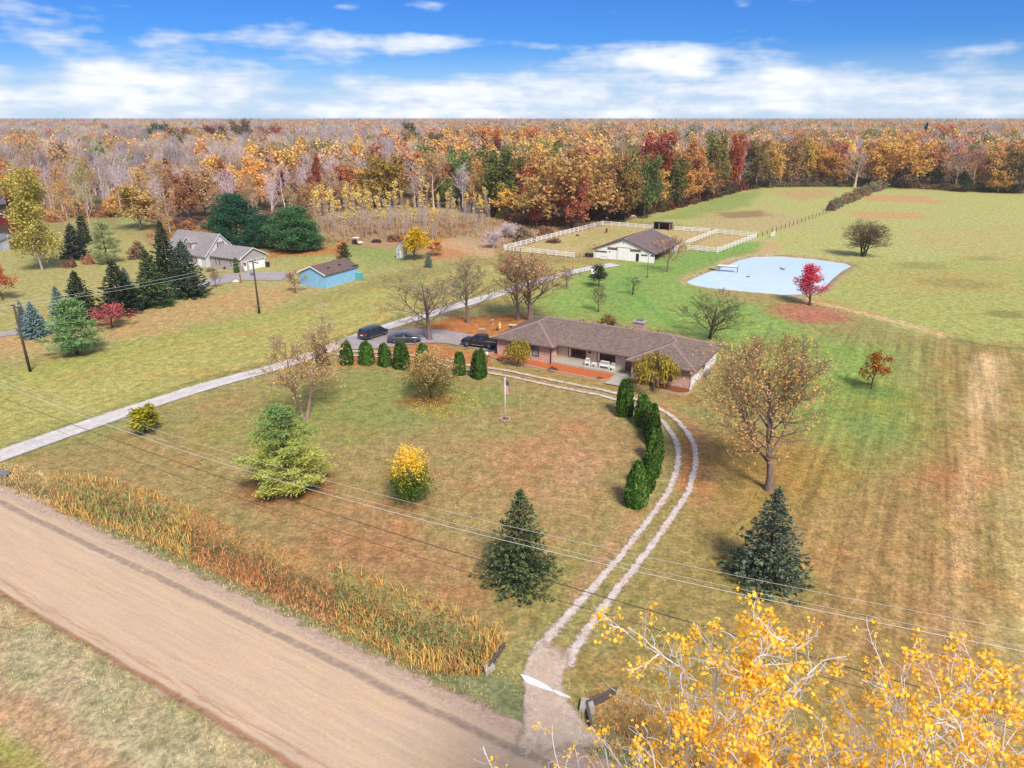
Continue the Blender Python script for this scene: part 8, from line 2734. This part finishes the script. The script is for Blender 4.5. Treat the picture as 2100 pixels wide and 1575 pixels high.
def blades(P3, H_, W_, rng, lean=0.35):
    """bent grass blades, two faces each; P3 (n,3) feet"""
    n = len(P3)
    a = rng.uniform(0, 6.283, n)
    d = np.stack([np.cos(a), np.sin(a), np.zeros(n)], 1)
    s = np.stack([-np.sin(a), np.cos(a), np.zeros(n)], 1)
    ln = (lean * rng.uniform(0.1, 1.2, n) * H_)[:, None]
    up = np.zeros((n, 3))
    up[:, 2] = 1
    m1 = P3 + up * (H_ * 0.6)[:, None] + d * ln * 0.35
    t1 = P3 + up * (H_ * rng.uniform(0.86, 1.0, n))[:, None] + d * ln
    w = (W_ * rng.uniform(0.7, 1.3, n))[:, None]
    V_ = np.stack([P3 - s * w / 2, P3 + s * w / 2, m1 + s * w * 0.42, m1 - s * w * 0.42, t1 + s * w * 0.1, t1 - s * w * 0.1], 1).reshape(-1, 3)
    i = np.arange(n)[:, None] * 6
    F_ = np.concatenate([i + np.array([[0, 1, 2, 3]]), i + np.array([[3, 2, 4, 5]])])
    return V_, F_


def gz_many(Q):
    return np.array([gz(a, b_) for a, b_ in Q])


def sample_poly(poly, n, rng, margin=0.0):
    poly = np.asarray(poly)
    lo, hi = poly.min(0), poly.max(0)
    o = []
    tot = 0
    while tot < n:
        q = rng.uniform(lo, hi, (n * 3, 2))
        q = q[poly_dist(q, poly) > margin]
        o.append(q)
        tot += len(q)
    return np.concatenate(o)[:n]


rg = np.random.default_rng(77)
# ditch reeds: clumps, tall gold at the rims, green in the middle, rusty low growth in between
Q = np.concatenate([sample_poly(DITCH_L, 16000, rg, -0.3), sample_poly(DITCH_L, 5000, rg, -1.3), sample_poly(DITCH_R, 3500, rg, -0.3)])
ok = Q[:, 1] < 66
Q = Q[ok]
sQ = Q @ gxy
dQ = np.maximum(poly_dist(Q, DITCH_L), poly_dist(Q, DITCH_R))
nz = vnoise(Q, 2.6, 2)
nz2 = vnoise(Q + 50, 5.0, 2)
# photograph columns along the ditch
pxq = 1050 + FOC * Q[:, 0] / (Q[:, 1] * CP + CAM_H * SP)
tall = np.interp(pxq, [0, 90, 130, 360, 410, 640, 740, 1030, 1190, 1300], [0.1, 0.15, 0.9, 1.0, 0.35, 0.3, 0.95, 1.0, 0.3, 0.3])
gold = C(226, 182, 98, 1.0)
green = C(146, 154, 96, 1.0)
rust = C(200, 132, 88, 1.0)
tan = C(214, 184, 134, 1.0)
brown = C(176, 138, 96, 1.0)
pick_ = rg.random(len(Q)) * 0.55 + (nz - 0.2) * 0.75
cols = np.zeros((len(Q), 3))
tallq = tall > 0.6
cols[:] = np.array(rust)
cols[pick_ > 0.45] = np.array(brown)
cols[pick_ > 0.62] = np.array(C(212, 160, 104, 1.0))
cols[(~tallq) & (pxq < 100)] = np.array(tan)
cols[tallq] = np.array(green)
gq = tallq & ((pick_ > 0.68) | ((dQ < 0.4) & (rg.random(len(Q)) < 0.5)))
cols[gq] = np.array(gold)
cols[tallq & (rg.random(len(Q)) < 0.28)] = np.array(brown)
cols[tallq & (rg.random(len(Q)) < 0.15)] = np.array(rust)
cols *= rg.uniform(0.75, 1.25, len(Q))[:, None]
Hq = np.where(tallq, 0.44 + 0.36 * gq, 0.26) * rg.uniform(0.35, 1.2, len(Q)) * (0.45 + 1.1 * nz2)
keep = np.ones(len(Q), bool)
Q, cols, Hq = Q[keep], cols[keep], Hq[keep]
fade = np.clip(1 + np.maximum(poly_dist(Q, DITCH_L), poly_dist(Q, DITCH_R)) / 1.3, 0.15, 1)
Hq = Hq * fade
P3 = np.concatenate([Q, gz_many(Q)[:, None]], 1)
v_, f_ = blades(P3, Hq, np.where(cols[:, 1] > cols[:, 0], 0.085, 0.05), rg, np.where(Hq < 0.4, 1.6, 0.9))
colour_stuff('ditch_reeds', v_, f_, cols, 6, 'gold, green and rust reeds filling the roadside ditch', 'reeds')
# short rough grass along the road edges, ditch rims and drive edges
s_ = rg.uniform(-75, 12, 9000)
d_ = np.where(rg.random(9000) < 0.5, D_FAR + np.abs(rg.normal(0.3, 0.6, 9000)), D_NEAR - np.abs(rg.normal(0.3, 1.3, 9000)))
Q = s_[:, None] * gxy + d_[:, None] * np.array([GY.x, GY.y])
pe = np.hypot(*(Q - at(1130, 1450)).T)
Q = Q[pe > 3.4]
P3 = np.concatenate([Q, gz_many(Q)[:, None]], 1)
cols = np.where((rg.random(len(Q)) < 0.5)[:, None], np.array(C(180, 172, 126, 1.05)), np.array(C(204, 176, 136, 1.1))) * rg.uniform(0.75, 1.25, len(Q))[:, None]
v_, f_ = blades(P3, rg.uniform(0.05, 0.2, len(Q)), np.full(len(Q), 0.05), rg, 0.9)
colour_stuff('verge_grass', v_, f_, cols, 6, 'short rough grass along both edges of the dirt road', 'grass')
# tall tan grass round the poplar stand
Q = np.concatenate([sample_poly(poly_px((640, 500), (640, 452), (900, 440), (1010, 448), (1120, 470), (1036, 508), (960, 486), (840, 494), (720, 498)), 9000, rg), sample_poly(poly_px((300, 505), (300, 470), (470, 468), (470, 505)), 2500, rg)])
P3 = np.concatenate([Q, np.zeros((len(Q), 1))], 1)
nz = vnoise(Q, 9, 2)
cols = np.where((nz > 0.52)[:, None], np.array(C(206, 170, 126, 0.75)), np.array(C(186, 130, 90, 0.75))) * rg.uniform(0.75, 1.2, len(Q))[:, None]
v_, f_ = blades(P3, rg.uniform(0.35, 1.05, len(Q)), np.full(len(Q), 0.14), rg, 0.4)
colour_stuff('tall_grass', v_, f_, cols, 6, 'tall tan and russet grass around the young poplars', 'grass')


# fallen leaves
def litter(n, fn, cset, size):
    Q_ = fn(n)
    cc_ = np.array(cset)[rg.integers(0, len(cset), len(Q_))] * rg.uniform(0.8, 1.2, len(Q_))[:, None]
    return Q_, cc_, np.full(len(Q_), size)


def disc(px, py, r0, r1, sx=1.0, skew=(0, 0)):
    c_ = at(px, py)

    def fn(n):
        a = rg.uniform(0, 6.283, n)
        r_ = np.sqrt(rg.uniform(r0 ** 2, r1 ** 2, n))
        return np.stack([c_[0] + np.cos(a) * r_ * sx + skew[0], c_[1] + np.sin(a) * r_ + skew[1]], 1)
    return fn


YL, RDL, GL_, WHL = [C(250, 214, 96, 0.85), C(244, 198, 70, 0.85)], [C(206, 74, 80, 0.8), C(220, 112, 104, 0.8)], [C(232, 176, 76, 0.8), C(206, 150, 80, 0.8)], [C(236, 222, 186, 0.85), C(240, 226, 160, 0.85), C(226, 190, 120, 0.8)]
ORL = [C(214, 122, 62, 0.8), C(226, 142, 84, 0.8), C(190, 104, 58, 0.8)]
sets = [litter(620, disc(895, 822, 0.6, 4.3, 1.0, (1.2, -1.0)), YL, 0.13), litter(160, disc(630, 840, 0.5, 7), YL, 0.11), litter(1500, disc(1655, 643, 0, 7.0, 1.2), RDL, 0.17), litter(700, disc(1577, 960, 0.5, 9), GL_, 0.12),
        litter(900, lambda n: sample_poly(poly_px((60, 990), (640, 900), (1250, 1050), (1050, 1320), (600, 1130)), n, rg), WHL, 0.085),
        litter(900, lambda n: sample_poly(poly_px((1300, 1250), (1480, 1010), (2040, 900), (2150, 1560), (1300, 1410)), n, rg), WHL, 0.085),
        litter(500, lambda n: sample_poly(poly_px((1990, 900), (2010, 900), (1960, 1500), (1900, 1500)), n, rg), WHL, 0.10),
        litter(1400, lambda n: sample_poly(poly_px((860, 672), (930, 652), (1075, 648), (1120, 655), (1040, 690), (900, 684)), n, rg), ORL, 0.16),
        litter(1100, lambda n: sample_poly(poly_px((690, 752), (700, 732), (870, 706), (1015, 722), (1010, 752), (800, 745)), n, rg), ORL, 0.15),
        litter(700, lambda n: sample_poly(poly_px((1360, 860), (1420, 880), (1455, 960), (1430, 1010), (1400, 1000), (1415, 940)), n, rg), ORL, 0.11),
        litter(260, lambda n: sample_poly(poly_px((1030, 1360), (1230, 1420), (1260, 1530), (1010, 1400)), n, rg), WHL, 0.07),
        litter(400, lambda n: sample_poly(poly_px((0, 1260), (0, 1575), (480, 1575)), n, rg), WHL, 0.07)]
Q = np.concatenate([q[0] for q in sets])
cols = np.concatenate([q[1] for q in sets])
sz = np.concatenate([q[2] for q in sets]) * rg.uniform(0.7, 1.3, len(Q))
P3 = np.concatenate([Q, gz_many(Q)[:, None] + 0.035], 1)
nn = nrm(rg.normal(0, 0.35, (len(Q), 3)) + np.array([0, 0, 1]))
a = nrm(np.cross(nn, rg.normal(0, 1, (len(Q), 3))))
b_ = np.cross(nn, a)
s = sz[:, None]
v_ = np.stack([P3 + a * s * 0.5, P3 + b_ * s * 0.38, P3 - a * s * 0.5, P3 - b_ * s * 0.38], 1).reshape(-1, 3)
colour_stuff('fallen_leaves', v_, np.arange(4 * len(Q)).reshape(-1, 4), cols, 4, 'fallen leaves scattered over the lawns', 'leaves')
# pale stones on the near verge
Q = sample_poly(poly_px((110, 1330), (170, 1345), (260, 1450), (290, 1520), (240, 1500), (150, 1410)), 70, rg)
vv, ff, cc2 = [], [], []
for i, q in enumerate(Q):
    r_ = rg.uniform(0.02, 0.07)
    pts = nrm(rg.normal(0, 1, (8, 3))) * r_ * np.array([1.2, 1, 0.6])
    hull = bmesh.new()
    for p in pts:
        hull.verts.new(p)
    bmesh.ops.convex_hull(hull, input=hull.verts)
    hull.verts.ensure_lookup_table()
    hull.verts.index_update()
    bmesh.ops.triangulate(hull, faces=hull.faces)
    base_i = sum(len(v) for v in vv)
    z0_ = gz(*q) + r_ * 0.2
    vv.append(np.array([v.co for v in hull.verts]) + np.array([q[0], q[1], z0_]))
    ff.append(np.array([[v.index for v in f.verts] for f in hull.faces]) + base_i)
    hull.free()
me = mesh_np('verge_stones', np.concatenate(vv), [np.concatenate(ff)])
tag(link_obj('verge_stones', me, None, plain('white_limestone', C(236, 226, 216, 0.7), 0.9, var=0.15)), 'pale stones spilled on the near verge of the road', 'stones', kind='stuff')

# ------------------------------------------------------------------ hazy air
hz = MB().box(-7500, 7500, -400, 7600, -3.0, 33.5).build('haze', None)
m, N = new_mat('hazy_air')
pv = N.n('ShaderNodeVolumePrincipled')
pv.inputs['Color'].default_value = (0.76, 0.85, 0.98, 1)
pv.inputs['Density'].default_value = 0.00011
pv.inputs['Anisotropy'].default_value = 0.2
o_ = N.n('ShaderNodeOutputMaterial')
N.link(pv.outputs[0], o_.inputs['Volume'])
hz.data.materials.clear()
hz.data.materials.append(m)
tag(hz, 'thin haze over the whole valley', 'haze', kind='stuff')
